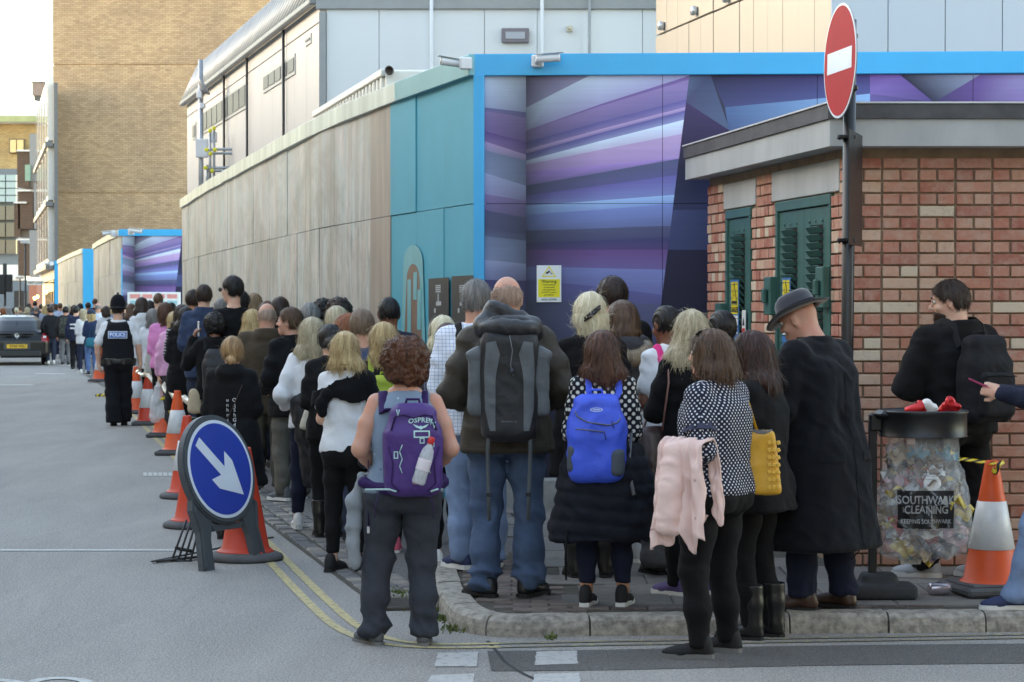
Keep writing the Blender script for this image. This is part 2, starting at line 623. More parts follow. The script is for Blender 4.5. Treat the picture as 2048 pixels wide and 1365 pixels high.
# ---- kerb line (outer foot)
KL = [Vector((p.x,p.y,0)) for p in [ground(858,1152),ground(862,1185),ground(872,1215),ground(890,1243),ground(915,1260),ground(950,1271),ground(1010,1276),ground(1100,1274),ground(1340,1271),ground(1700,1268),ground(2300,1262)]]
def resample(P,step=0.05):
 out,acc = [P[0].copy()],0.0
 for a,b_ in zip(P[:-1],P[1:]):
  L = (b_ - a).length
  n = max(1,int(L / step))
  for k in range(1,n + 1):
   out.append(a.lerp(b_,k / n))
 return out
KS = resample(KL)
for _ in range(3):
 KS = [KS[0]] + [(KS[i - 1] + KS[i] * 2 + KS[i + 1]) / 4 for i in range(1,len(KS) - 1)] + [KS[-1]]
def nrm(P,i):
 t = (P[min(i + 1,len(P) - 1)] - P[max(i - 1,0)]).normalized()
 return Vector((-t.y,t.x,0))          # towards the pavement
pavement = empty('pavement',(0,0,0),kind='structure')
kerb = empty('kerb',(0,0,0),kind='structure')
KW = 0.16
prof = [(0.0,-0.03),(0.004,0.045),(0.014,0.078),(0.034,0.096),(0.06,KERB_H + 0.002),(KW,KERB_H + 0.003),(KW,-0.03)]
i0 = 0
stone_len = [7,7,8,9]
k = 0
while i0 < len(KS) - 2:
 i1 = min(len(KS) - 1,i0 + (stone_len[k] if k < len(stone_len) else 10))
 vs,fs = [],[]
 idx = list(range(i0,i1 + 1))
 jit = random.uniform(-0.006,0.006)
 for q,i in enumerate(idx):
  p,n = KS[i].copy(),nrm(KS,i)
  sh = 0.0
  if q == 0:
   p = p + (KS[i + 1] - KS[i]).normalized() * 0.005
  if q == len(idx) - 1:
   p = p - (KS[i] - KS[i - 1]).normalized() * 0.005
  for o,z in prof:
   vs.append((p.x + n.x * (o + jit) + random.uniform(-.0015,.0015),p.y + n.y * (o + jit),z + random.uniform(-.002,.002) + (jit * 0.6 if z > 0.04 else 0)))
 m_ = len(prof)
 for q in range(len(idx) - 1):
  for j in range(m_ - 1):
   a = q * m_ + j
   fs.append([a,a + m_,a + m_ + 1,a + 1][::-1])
 fs.append(list(range(m_)))
 fs.append([(len(idx) - 1) * m_ + j for j in range(m_)][::-1])
 me = bpy.data.meshes.new('kerb_stone')
 me.from_pydata(vs,[],fs)
 me.update()
 link('kerb_stone',me,GRANITE,kerb)
 i0 = i1
 k += 1
# ---- raised pavement: bed, pavers and slabs
inner = [KS[i] + nrm(KS,i) * (KW + 0.004) for i in range(len(KS))]
bed = [(p.x,p.y) for p in inner] + [(6.5,18.2),(1.0,18.3),(0.3,18.2),(0.1,16.5),(-0.05,14.55),(inner[0].x,inner[0].y)]
BEDM = M('pavement joint sand',(74,70,62),0.95,0.4,12,0.5,90)
MB().prism(bed,-0.02,KERB_H - 0.012).build('pavement_bed',BEDM,pavement)
import bisect
def inside(x,y,poly):
 c = False
 n = len(poly)
 for i in range(n):
  x1,y1 = poly[i]
  x2,y2 = poly[(i + 1) % n]
  if (y1 > y) != (y2 > y) and x < (x2 - x1) * (y - y1) / (y2 - y1) + x1:
   c = not c
 return c
_pc = {}
def piece(name,x,y,z,sx,sy,sz,rz,mat,parent,bev=0.006):
 key = (name,round(sx,3),round(sy,3),round(sz,3))
 if key not in _pc:
  _pc[key] = MB().box((0,0,0),(sx,sy,sz),0,bev).mesh(name)
  _pc[key].materials.append(mat)
 o = bpy.data.objects.new(name,_pc[key])
 COL.objects.link(o)
 o.parent = parent
 o.location = (x,y,z)
 o.rotation_euler = (random.uniform(-.012,.012),random.uniform(-.012,.012),rz)
 return o
# pavers round the corner
yy = 12.02
row = 0
while yy < 14.4:
 xx = -0.6 + (0.1 if row % 2 else 0.0)
 while xx < 0.36 - 0.1 * (yy - 12):
  ok = all(inside(xx + dx,yy + dy,bed) for dx in (-.088,.088) for dy in (-.045,.045))
  if ok:
   piece('paver',xx,yy,KERB_H - 0.032 + random.uniform(-.003,.003),0.192,0.094,0.06,random.uniform(-.02,.02),PAVER,pavement)
  xx += 0.2
 yy += 0.102
 row += 1
# pavers along the straight kerb
for r_ in range(2):
 xx = 0.42 + 0.1 * (r_ % 2)
 while xx < 3.4:
  yk = 12.05 + 0.0 + (KL[-1].y - KL[6].y) * (xx / 3.2) + 0.05
  piece('paver',xx,yk + 0.045 + r_ * 0.102,KERB_H - 0.032 + random.uniform(-.003,.003),0.192,0.094,0.06,random.uniform(-.02,.02),PAVER,pavement)
  xx += 0.2
# slabs behind
yy = 12.5
row = 0
while yy < 17.9:
 xx = 0.62 - 0.1 * (yy - 12) + (0.3 if row % 2 else 0)
 while xx < 4.2:
  wallx = 2.04 - 0.15 * (yy - 14.1)
  if not (yy > 13.9 and xx > wallx - 0.35) and xx > 0.6 - 0.1 * (yy - 12) - 0.01:
   piece('paving_slab',xx,yy,KERB_H - 0.032 + random.uniform(-.002,.002),0.594,0.444,0.062,random.uniform(-.006,.006),SLABM,pavement,0.004)
  xx += 0.6
 yy += 0.45
 row += 1
# half slabs that fill the ragged edge
for i in range(11):
 yv = 12.5 + 0.45 * i
 if i % 2:
  xv = 0.62 - 0.1 * (yv - 12)
  piece('paving_slab',xv - 0.001,yv,KERB_H - 0.033,0.294,0.444,0.062,0,SLABM,pavement,0.004)
# ---- hoarding line, footway between kerb and hoarding
HP = [Vector((x,y,0)) for x,y in [(-0.29,18.3),(-1.10,20.97),(-2.02,24.4),(-3.72,32.0),(-5.12,38.4),(-6.34,44.3)]]
def hoard_x(d):
 for a,b_ in zip(HP[:-1],HP[1:]):
  if d <= b_.y:
   return a.x + (b_.x - a.x) * (d - a.y) / (b_.y - a.y)
 return HP[-1].x - 0.235 * (d - HP[-1].y)
def sett_x(d):
 return -0.80 - 0.235 * (d - 14.0)
def gz(x,y):
 """height of the ground"""
 if inside(x,y,bed) or inside(x,y,[(p.x,p.y) for p in KS] + [(inner[-1].x,inner[-1].y),(inner[0].x,inner[0].y)]):
  return KERB_H
 if y > 13.6:
  l = x - sett_x(y)
  if l > 0:
   t = max(0.0,min(1.0,l / 1.1))
   return 0.012 + 0.078 * t * t * (3 - 2 * t)
 return 0.0
vs,fs = [],[]
ys = [13.7 + 0.35 * i for i in range(20)] + [21 + 1.5 * i for i in range(70)]
nx = 10
for d in ys:
 x0 = sett_x(d) + 0.17
 x1 = (hoard_x(d) + 0.25) if d > 18.3 else (0.35 - 0.1 * (d - 14))
 for k in range(nx + 1):
  x = x0 + (x1 - x0) * k / nx
  t = max(0.0,min(1.0,(x - sett_x(d)) / 1.1))
  vs.append((x,d,0.012 + 0.078 * t * t * (3 - 2 * t) - (0.02 if (d < 14.35 and inside(x,d,bed)) else 0)))
for j in range(len(ys) - 1):
 for k in range(nx):
  a = j * (nx + 1) + k
  fs.append([a,a + 1,a + nx + 2,a + nx + 1])
me = bpy.data.meshes.new('footway')
me.from_pydata(vs,[],fs)
me.polygons.foreach_set('use_smooth',[True] * len(fs))
me.update()
footway = tag(link('footway',me,FOOTWAY),kind='structure')
# granite setts along the edge of the footway
channel = empty('sett_channel',(0,0,0),kind='structure')
d = 13.0
row = 0
while d < 22.5:
 for c in range(3):
  x = sett_x(d) - 0.13 + c * 0.13 + random.uniform(-.008,.008)
  if d < 13.5 and c == 2:
   continue
  piece('sett',x,d + (0.05 if c % 2 else 0) + random.uniform(-.01,.01),-0.018 + random.uniform(-.006,.006),random.choice((0.118,0.122,0.112)),random.choice((0.155,0.14,0.165)),0.06,R(13) + random.uniform(-.06,.06),SETTM,channel,0.012)
 d += 0.168
 row += 1
ribbon('sett_bed',[(sett_x(q),q) for q in (12.9,15,18,22.6)],0.42,0.005,BEDM,channel)
# gully grating beside the kerb
gp = ground(786,1212)
gully = empty('gully_grating',(gp.x,gp.y,0.004),R(10),'rusty iron gully grating set in the road beside the granite kerb','drain')
IRON = M('cast iron',(84,78,72),0.7,0.3,20,0.4,60,0.3)
MB().box((0,0,-0.004),(0.24,0.42,0.012)).build('drain_pit',M('drain dark',(22,20,19),0.9),gully)
fr = MB()
for sx in (-1,1):
 fr.box((sx * 0.115,0,0.008),(0.022,0.42,0.018),0,.003)
 fr.box((0,sx * 0.205,0.007),(0.21,0.02,0.018),0,.003)
fr.build('drain_frame',IRON,gully)
for i in range(8):
 MB().box((0,0,0),(0.21,0.018,0.016),0,.002).build('bar',IRON,gully,(0,-0.17 + i * 0.048,0.008),(0,0,0.35))
# weeds in the joints
WEED = M('weed leaf',(92,104,52),0.7,0.3,30,0.1)
wb = MB()
for cx,cy,n,s_ in ((799,1192,150,0.09),(858,1222,120,0.07),(905,1262,60,0.05),(880,1240,60,0.06),(1100,1278,25,0.03),(1085,1195,20,0.02)):
 p = ground(cx,cy)
 for _ in range(n):
  a,r_ = random.uniform(0,6.28),abs(random.gauss(0,s_))
  b0 = Vector((p.x + math.cos(a) * r_,p.y + math.sin(a) * r_ * 1.4,0.0))
  t = Vector((random.gauss(0,.6),random.gauss(0,.6),1)).normalized() * random.uniform(0.012,0.045)
  w = Vector((math.cos(a + 1),math.sin(a + 1),0)) * random.uniform(.003,.007)
  wb.add([b0 - w,b0 + w,b0 + t * 0.6 + w * 1.3,b0 + t,b0 + t * .6 - w * 1.3],[[0,1,2,3,4]])
tag(wb.build('weeds',WEED),'small green weeds growing in the gutter along the kerb','weeds',kind='stuff')
# ================================================================== HOARDING
HZ0,HZ1,HSEAM = 0.06,3.52,2.50
FASC = 3.68
BLUE = M('sky blue trim',(2,168,222),0.4,0.04,3,0.03,30)
GREYF = M('galvanised fascia with painted glints',(196,204,196),0.4,0.3,3.0,0.05,20,0.2,stretch=(1,1,.1))  # pale upright streaks paint wavy reflections into the fascia colour
TAUPE = M('faded taupe print',(152,140,130),0.5,0.25,5,0.05,8,stretch=(1,1,.15))
TEAL = M('teal hoarding print',(46,154,176),0.5,0.08,1.6,0.05,8)
BACKM = M('hoarding backing',(60,58,56),0.9)
def weathered(name,seed):
 """sun-bleached printed boards: vertical streaks of beige, pink, grey-green"""
 m,nt,b = newmat(name)
 def wmap(sc):
  ge = N(nt,'ShaderNodeNewGeometry')
  mp = N(nt,'ShaderNodeMapping')
  mp.inputs['Scale'].default_value = sc
  nt.links.new(ge.outputs['Position'],mp.inputs[0])
  return mp.outputs[0]
 tc = wmap((1.0,1.0,0.10))
 n1 = noise_tex(nt,tc,2.0,4.0,0.6,0.2)
 n2 = noise_tex(nt,tc,17.0,4.0,0.6)
 n3 = noise_tex(nt,wmap((1,1,0.25)),2.1,4.0,0.6)
 f = mathn(nt,'ADD',mathn(nt,'MULTIPLY',n1,0.86),mathn(nt,'MULTIPLY',n2,0.14))
 col = ramp(nt,f,[(0.30,lin((150,146,138))),(0.42,lin((180,178,170))),(0.47,lin((194,184,178))),(0.52,lin((176,190,188))),(0.57,lin((198,190,184))),(0.66,lin((216,216,212)))])
 col = mixc(nt,mathn(nt,'MULTIPLY',ramp(nt,n3,[(0.5,(0,0,0)),(0.7,(1,1,1))]),0.22),col,lin((190,160,150)))
 mot = ramp(nt,noise_tex(nt,wmap((.8,.35,.7)),1.3,6.0,0.68,.6),[(0.46,(0,0,0)),(0.62,(1,1,1))])
 col = mixc(nt,mathn(nt,'MULTIPLY',mot,0.5),col,lin((140,130,120)))
 mo2 = ramp(nt,noise_tex(nt,wmap((.9,.4,.5)),2.3,6.0,0.7,.8),[(0.55,(0,0,0)),(0.68,(1,1,1))])
 col = mixc(nt,mathn(nt,'MULTIPLY',mo2,0.45),col,lin((150,178,176)))
 sx = N(nt,'ShaderNodeSeparateXYZ')
 t2 = N(nt,'ShaderNodeTexCoord')
 nt.links.new(t2.outputs['Object'],sx.inputs[0])
 zf = ramp(nt,mathn(nt,'MULTIPLY_ADD',sx.outputs[2],-0.7,2.25),[(0.0,(0,0,0)),(0.55,(1,1,1))])
 dr = ramp(nt,noise_tex(nt,wmap((1,1,0.22)),8.0,5.0,0.7),[(0.47,(0,0,0)),(0.58,(1,1,1))])
 col = mixc(nt,mathn(nt,'MULTIPLY',mathn(nt,'MULTIPLY',zf,dr),0.42),col,lin((92,122,124)))
 dr2 = ramp(nt,noise_tex(nt,wmap((1,1,0.3)),13.0,5.0,0.7),[(0.55,(0,0,0)),(0.66,(1,1,1))])
 col = mixc(nt,mathn(nt,'MULTIPLY',mathn(nt,'MULTIPLY',zf,dr2),0.4),col,lin((82,72,66)))
 nt.links.new(col,b.inputs['Base Color'])
 b.inputs['Roughness'].default_value = 0.5
 b.inputs['Specular IOR Level'].default_value = 0.3
 bump(nt,b,noise_tex(nt,wmap((1,1,0.3)),2.2,3.0),0.25,0.02)
 return m
WEATH = weathered('weathered printed boards',1)
def along(P,s):
 for a,b_ in zip(P[:-1],P[1:]):
  L = (b_ - a).length
  if s <= L or b_ is P[-1]:
   t = (b_ - a).normalized()
   return a + t * s,t
  s -= L
def panel_run(parent,P,w,mats,fasc_mat,seed,z1=HZ1,both=True):
 """boards along a line: two rows, every board its own object"""
 L = sum((b_ - a).length for a,b_ in zip(P[:-1],P[1:]))
 n = int(math.ceil(L / w))
 rg = random.Random(seed)
 for i in range(n):
  s0,s1 = i * w,min(L,(i + 1) * w)
  a,t = along(P,s0 + 0.003)
  b_,_ = along(P,s1 - 0.003)
  e = (b_ - a)
  ln = e.length
  rz = math.atan2(e.y,e.x)
  mid = (a + b_) / 2
  nn = Vector((-e.y,e.x,0)).normalized()
  mt = mats(i,s0)
  for z0_,z1_ in ((HZ0,HSEAM - 0.003),(HSEAM + 0.003,z1)):
   c = mid + nn * rg.uniform(-.006,.006)
   o = MB().box((0,0,(z0_ + z1_) / 2),(ln,0.022,z1_ - z0_),0,.002).build('board',mt,parent,(c.x,c.y,0),(0,0,rz + rg.uniform(-.004,.004)))
 for a,b_ in zip(P[:-1],P[1:]):
  e = b_ - a
  nn = Vector((-e.y,e.x,0)).normalized()
 st = 0.0
 i = 0
 while st < L - 0.01:
  en = min(L,st + 2.44)
  a,_ = along(P,st)
  b_,_ = along(P,en)
  e = b_ - a
  mid = (a + b_) / 2
  nn = Vector((-e.y,e.x,0)).normalized() * 0.02
  fm = fasc_mat(st)
  MB().box((0,0,0),(e.length - 0.004,0.07,FASC - z1 + 0.01),0,.004).build('fascia',fm,parent,(mid.x + nn.x,mid.y + nn.y,(FASC + z1) / 2),(0,rg.uniform(-.006,.006),math.atan2(e.y,e.x)))
  st = en
  i += 1
hoarding = empty('hoarding',(-0.29,18.3,0),0,'long weathered printed hoarding beside the queue with a teal end and purple striped front','hoarding')
hoarding.matrix_world = Matrix.Identity(4)
TEALF = M('teal fascia',(110,172,184),0.32,0.12,2.0,0.05,20,0.2)
panel_run(hoarding,HP,0.92,lambda i,s: TEAL if s < 2.6 else (TAUPE if s < 3.5 else WEATH),lambda s: TEALF if s < 2.4 else GREYF,3)
# dark cover behind the boards, so gaps read dark
mbk = MB()
for a,b_ in zip(HP[:-1],HP[1:]):
 e = b_ - a
 m_ = (a + b_) / 2
 nn = Vector((e.y,-e.x,0)).normalized() * 0.06
 mbk.box((m_.x + nn.x,m_.y + nn.y,1.75),(e.length,0.02,3.4),math.atan2(e.y,e.x))
mbk.build('backing',BACKM,hoarding)
# ---- printed front with folded purple and blue stripes
FD0,FSL = 18.34,-0.05            # front plane: y = FD0 + FSL*(x+0.26)
fn = Vector((-FSL,1,0)).normalized()
fp0 = Vector((-0.26,FD0,0))
def onfront(px,py):
 return onplane(px,py,fp0,fn)
fx = Vector((1,FSL,0)).normalized()
def fuv(px,py):
 q = onfront(px,py)
 return ((q - fp0).dot(fx),q.z)
LBL,MID,PUR,MAU,NAV,DNV,SLT = (196,212,232),(158,168,202),(136,118,164),(174,150,190),(84,88,120),(46,46,70),(116,130,160)
def blend_(a,b,t):
 return tuple(x + (y - x) * t for x,y in zip(a,b))
def shade(c,f):
 return tuple(v * f for v in c)
MUR = []     # polygons: list of (px,py,colour)
def strip_(xl,xr,yl0,yl1,yr0,yr1,cl,cr,cl1=None,cr1=None):
 MUR.append([(xl,yl0,cl),(xr,yr0,cr),(xr,yr1,cr1 or cr),(xl,yl1,cl1 or cl)])
# left wing: from the blue edge to the fold; stripes fall to the right
Lw = [(150,150,LBL),(215,225,(104,104,150)),(222,236,PUR),(262,285,(98,76,136)),(282,310,MAU),(300,322,SLT),(345,372,MID),(388,402,PUR),(420,436,NAV),(455,470,NAV),(472,482,SLT),(520,528,MID),(560,562,(74,70,116)),(610,608,NAV),(700,690,DNV),(1100,1100,DNV)]
fxl,fxr = 966,1052
for a,b_ in zip(Lw[:-1],Lw[1:]):
 e_ = blend_(a[2],b_[2],.4)
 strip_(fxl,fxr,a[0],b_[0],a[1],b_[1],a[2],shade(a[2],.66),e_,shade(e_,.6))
# right wing: stripes rise to the right
Rw = [(150,-40,(118,98,140)),(216,60,LBL),(262,152,(110,86,146)),(262,160,PUR),(285,200,(92,88,146)),(300,215,MAU),(308,222,(90,86,146)),(322,240,LBL),(330,268,MAU),(345,316,(160,130,196)),(372,318,NAV),(392,350,(104,96,160)),(412,390,(150,184,226)),(430,408,(120,138,196)),(462,452,NAV),(486,476,(66,66,110)),(500,500,(108,76,132)),(534,540,(120,130,184)),(560,590,(92,92,146)),(600,610,NAV),(700,690,DNV),(1100,1100,DNV)]
X2t,X2b = 1379,1322
for a,b_ in zip(Rw[:-1],Rw[1:]):
 xr0 = X2t + (X2b - X2t) * (a[1] - 150) / 460
 xr1 = X2t + (X2b - X2t) * (b_[1] - 150) / 460
 xm = 1200
 def yl(y0,y1,x):
  return y0 + (y1 - y0) * (x - fxr) / (1360 - fxr)
 l0,l1 = a[0],b_[0]
 m0,m1 = yl(a[0],a[1],xm),yl(b_[0],b_[1],xm)
 e_ = blend_(a[2],b_[2],.45)
 xk = 1105
 k0,k1 = yl(a[0],a[1],xk),yl(b_[0],b_[1],xk)
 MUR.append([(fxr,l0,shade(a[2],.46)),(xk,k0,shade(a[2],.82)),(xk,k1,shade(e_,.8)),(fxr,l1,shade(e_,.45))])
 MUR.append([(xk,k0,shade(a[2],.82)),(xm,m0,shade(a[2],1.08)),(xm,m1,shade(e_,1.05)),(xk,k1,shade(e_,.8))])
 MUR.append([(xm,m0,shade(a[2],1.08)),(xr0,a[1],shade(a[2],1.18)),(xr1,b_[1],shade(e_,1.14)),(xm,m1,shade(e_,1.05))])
# dark slanting wedge, then the next folds
MUR.append([(1379,150,(92,112,146)),(1421,150,(70,80,116)),(1460,262,(92,110,142)),(1372,205,(80,84,120))])
MUR.append([(1372,205,(74,60,104)),(1460,262,(62,52,92)),(1470,330,(48,44,78)),(1356,330,(44,42,70))])
MUR.append([(1356,330,(40,40,66)),(1470,330,(40,40,66)),(1480,420,(66,74,116)),(1345,420,(54,60,96))])
MUR.append([(1345,420,(74,84,128)),(1480,420,(66,74,116)),(1490,500,(62,70,112)),(1336,500,(70,80,124))])
MUR.append([(1336,500,(44,44,74)),(1490,500,(44,44,74)),(1500,620,(40,40,66)),(1322,620,(36,36,60))])
MUR.append([(1322,620,DNV),(1500,620,DNV),(1500,1100,DNV),(1300,1100,DNV)])
MUR.append([(1421,150,(44,42,72)),(1740,150,(70,62,120)),(1740,188,(84,92,150)),(1450,215,(74,80,126))])
MUR.append([(1450,215,(84,112,158)),(1740,188,(140,186,232)),(1740,420,(96,120,170)),(1480,420,(70,84,126))])
MUR.append([(1740,150,(120,84,160)),(1800,150,(126,96,172)),(1868,205,(84,74,132)),(1740,188,(130,110,178))])
MUR.append([(1800,150,(44,44,66)),(1960,150,(150,162,190)),(1868,205,(48,50,74))])
MUR.append([(1960,150,(112,86,152)),(2048,150,(150,140,190)),(2048,260,(120,88,160)),(1868,205,(66,60,104))])
MUR.append([(2048,150,(120,88,160)),(2300,150,(96,110,170)),(2300,420,(90,80,140)),(2048,260,(120,88,160))])
MUR.append([(1740,188,(110,96,160)),(1868,205,(66,60,104)),(2048,260,(110,84,152)),(2300,420,(70,70,110)),(1740,420,(80,80,130))])
MUR.append([(1480,420,(52,56,92)),(2300,420,(60,60,100)),(2300,1100,DNV),(1500,1100,DNV)])
def clip(poly,axis,val,keep_less):
 out = []
 n = len(poly)
 for i in range(n):
  a,b_ = poly[i],poly[(i + 1) % n]
  ia = (a[axis] <= val) if keep_less else (a[axis] >= val)
  ib = (b_[axis] <= val) if keep_less else (b_[axis] >= val)
  if ia:
   out.append(a)
  if ia != ib:
   t = (val - a[axis]) / (b_[axis] - a[axis])
   out.append(tuple(a[k] + (b_[k] - a[k]) * t for k in range(len(a))))
 return out
PRINT = colattr('mural print',0.5,0.04,0.3)
def printed_panel(name,parent,polys,u0,u1,z0,z1,origin,xdir,thick=0.02):
 """board whose front carries its share of the printed artwork"""
 nn = Vector((xdir.y,-xdir.x,0))          # out of the front
 vs,fs,cs = [],[],[]
 for poly in polys:
  q = poly
  for ax,val,less in ((0,u0,False),(0,u1,True),(1,z0,False),(1,z1,True)):
   q = clip(q,ax,val,less) if len(q) >= 3 else []
  if len(q) < 3:
   continue
  o = len(vs)
  for p in q:
   w = origin + xdir * p[0]
   vs.append((w.x,w.y,p[1]))
   cs.append((*p[2:5],1))
  f = list(range(o,o + len(q)))
  a,b_,c_ = (Vector(vs[f[0]]),Vector(vs[f[1]]),Vector(vs[f[2]]))
  if (b_ - a).cross(c_ - a).dot(nn) < 0:
   f = f[::-1]
  fs.append(f)
 nf = len(fs)
 o = len(vs)
 for th in (0.0015,thick):
  for u,z in ((u0,z0),(u1,z0),(u1,z1),(u0,z1)):
   w = origin + xdir * u - nn * th
   vs.append((w.x,w.y,z))
   cs.append((.05,.05,.09,1))
 fs += [[o,o + 1,o + 2,o + 3],[o + 4,o + 7,o + 6,o + 5]] + [[o + i,o + 4 + i,o + 4 + (i + 1) % 4,o + (i + 1) % 4] for i in range(4)]
 me = bpy.data.meshes.new(name)
 me.from_pydata(vs,[],fs)
 at_ = me.color_attributes.new('print','FLOAT_COLOR','POINT')
 at_.data.foreach_set('color',np.array(cs,dtype=np.float32).ravel())
 me.materials.append(PRINT)
 me.update()
 return link(name,me,None,parent)
polys = []
for poly in MUR:
 polys.append([(*fuv(x,y),*[max(0.0,v) for v in lin(c)]) for x,y,c in poly])
u_seam = [0.04,fuv(1325,300)[0]]
while u_seam[-1] < 5.4:
 u_seam.append(u_seam[-1] + 1.22)
for i in range(len(u_seam) - 1):
 for z0_,z1_ in ((HZ0,HSEAM - 0.002),(HSEAM + 0.002,HZ1)):
  printed_panel('mural_board',hoarding,polys,u_seam[i] + 0.002,u_seam[i + 1] - 0.002,z0_,z1_,fp0,fx)
q = fp0 + fx * 2.7
MB().box((0,0,0),(5.48,0.06,FASC - HZ1 + 0.012),0,.004).build('blue_fascia',BLUE,hoarding,(q.x,q.y - 0.012,(FASC + HZ1) / 2 + .002),(0,0,math.atan2(fx.y,fx.x)))
MB().box((0,0,0),(0.085,0.05,HZ1 - HZ0),0,.003).build('corner_trim',BLUE,hoarding,(-0.262,18.31,(HZ1 + HZ0) / 2),(0,0,R(-5)))
q = fp0 + fx * 2.75
MB().box((0,0,0),(5.4,0.02,HZ1 - HZ0),0).build('backing',BACKM,hoarding,(q.x,q.y + .05,(HZ1 + HZ0) / 2),(0,0,math.atan2(fx.y,fx.x)))
# concrete kerb blocks at the foot of the front
CONC = M('concrete block',(150,150,146),0.85,0.25,8,0.4,50)
for i in range(4):
 boxobj('foot_block',(0.25 + i * 1.2,18.2 - 0.05 * i,0.2),(1.16,0.2,0.24),CONC,hoarding,0,.01)
# ---- further hoardings up the street
def far_hoarding(corner,far,right,label,name='hoarding',mural=True):
 h_ = empty(name,(0,0,0),0,label,'hoarding')
 c,f_,r_ = Vector((*corner,0)),Vector((*far,0)),Vector((*right,0))
 panel_run(h_,[c,c.lerp(f_,.33) + Vector((-.05,0,0)),c.lerp(f_,.66) + Vector((-.05,0,0)),f_],2.44,lambda i,s: WEATH,lambda s: GREYF,5)
 xd = (r_ - c).normalized()
 L = (r_ - c).length
 if mural:
  off = [[(p[0],*p[1:]) for p in poly] for poly in polys]
  us = [0.04,1.42]
  while us[-1] < L - .1:
   us.append(min(L,us[-1] + 1.22))
  for i in range(len(us) - 1):
   printed_panel('mural_board',h_,off,us[i] + .002,us[i + 1] - .002,HZ0,HZ1,c,xd)
  m_ = c + xd * L / 2
  MB().box((0,0,0),(L + .1,0.08,FASC - HZ1 + .02),0,.004).build('blue_fascia',BLUE,h_,(m_.x,m_.y - .03,(FASC + HZ1) / 2),(0,0,math.atan2(xd.y,xd.x)))
 else:
  m_ = c + xd * L / 2
  MB().box((0,0,0),(L,0.05,FASC - HZ0),0,.004).build('blue_board',BLUE,h_,(m_.x,m_.y,(FASC + HZ0) / 2),(0,0,math.atan2(xd.y,xd.x)))
 return h_
hz = (FASC - CAMH) * F
def hp(px,py):
 d = hz / (604 - py)
 return ((px - 1024) / F * d,d)
far_hoarding(hp(242,460),hp(188,490),(hp(242,460)[0] + 4.1,hp(242,460)[1]),'second hoarding up the street with a purple striped front behind the police officer')
far_hoarding(hp(166,498),hp(117,521),(hp(166,498)[0] + 2.2,hp(166,498)[1]),'grey far hoarding with a plain blue return board beyond the striped one',mural=False)
c_ = hp(108,523)
fh = empty('hoarding',(c_[0],c_[1],0),0,'narrow blue hoarding end, farthest of the hoardings up the street','hoarding')
boxobj('blue_board',(0.25,0,1.8),(0.45,0.06,3.6),BLUE,fh,0,.01)
boxobj('blue_fascia',(0.25,-0.04,3.62),(0.47,0.06,0.16),BLUE,fh,0,.01)
# ================================================================== SUBSTATION (brick kiosk)
sub = empty('brick_substation',(0,0,0),0,'small pink brick substation with a flat concrete roof and green louvred doors','substation')
W0 = Vector((2.04,14.1,0))
E1 = Vector((-0.148,0.989,0)).normalized()
N1 = Vector((-E1.y,E1.x,0))           # out of the left face (towards the street)
LS,RSX = 3.62,3.6
WZ0,WZ1 = KERB_H,2.66
COURSE = 0.0737
# core
core = [(W0.x + 0.02,W0.y + 0.02),(W0.x + RSX,W0.y + 0.02),(W0.x + RSX,W0.y + 3.6),(W0.x + E1.x * LS + .02,W0.y + E1.y * LS)]
c2 = [(W0 + Vector((.014,.014,0))).to_2d(),(W0.x + RSX,W0.y + .014),(W0.x + RSX,W0.y + LS),(W0 + E1 * LS - N1 * .014).to_2d()]
MB().prism([tuple(p) for p in c2],0.0,WZ1).build('wall_core',MORTAR,sub)
holes = [(0.285,1.60,0.12,2.40),(2.28,3.02,0.12,2.40),(0.12,1.72,2.395,2.62 - .01),(2.16,3.10,2.395,2.60)]
bricks = []   # (center, length, face)
nc = int((WZ1 - WZ0) / COURSE)
rb = random.Random(4)
for c in range(nc):
 z = WZ0 + COURSE * (c + 0.5)
 for face in ('R','L'):
  L = RSX if face == 'R' else LS
  if c % 5 == 2:
   s = 0.0
   kinds = [0.102]
  elif c % 2:
   s = 0.0
   kinds = [0.225]
  else:
   s = 0.0
   kinds = [0.112,0.112,0.112]
  first = True
  while s < L - 0.03:
   ln = 0.225 if c % 2 else 0.1125
   if first and c % 2 == (0 if face == 'R' else 1):
    ln = 0.1125
   first = False
   ln = min(ln,L - s)
   a,b_ = s,s + ln
   s += ln
   if face == 'L':
    skip = False
    for h0,h1,q0,q1 in holes:
     if q0 - 0.02 < z < q1 + 0.02:
      if a >= h0 - .005 and b_ <= h1 + .005:
       skip = True
      elif a < h0 < b_:
       b_ = h0 - 0.003
      elif a < h1 < b_:
       a = h1 + 0.003
    if skip or b_ - a < 0.03:
     continue
    pos = W0 + E1 * ((a + b_) / 2)
    px = 1024 + F * pos.x / pos.y
    size = (b_ - a) * 0.33
   else:
    pos = W0 + Vector(((a + b_) / 2,0,0))
    px = 1024 + F * pos.x / pos.y
    size = (b_ - a) if px < 2090 else 0
   bricks.append((size,pos,z,b_ - a - 0.011,face))
bricks.sort(key=lambda t: -t[0])
bmesh_cache = {}
rest = MB()
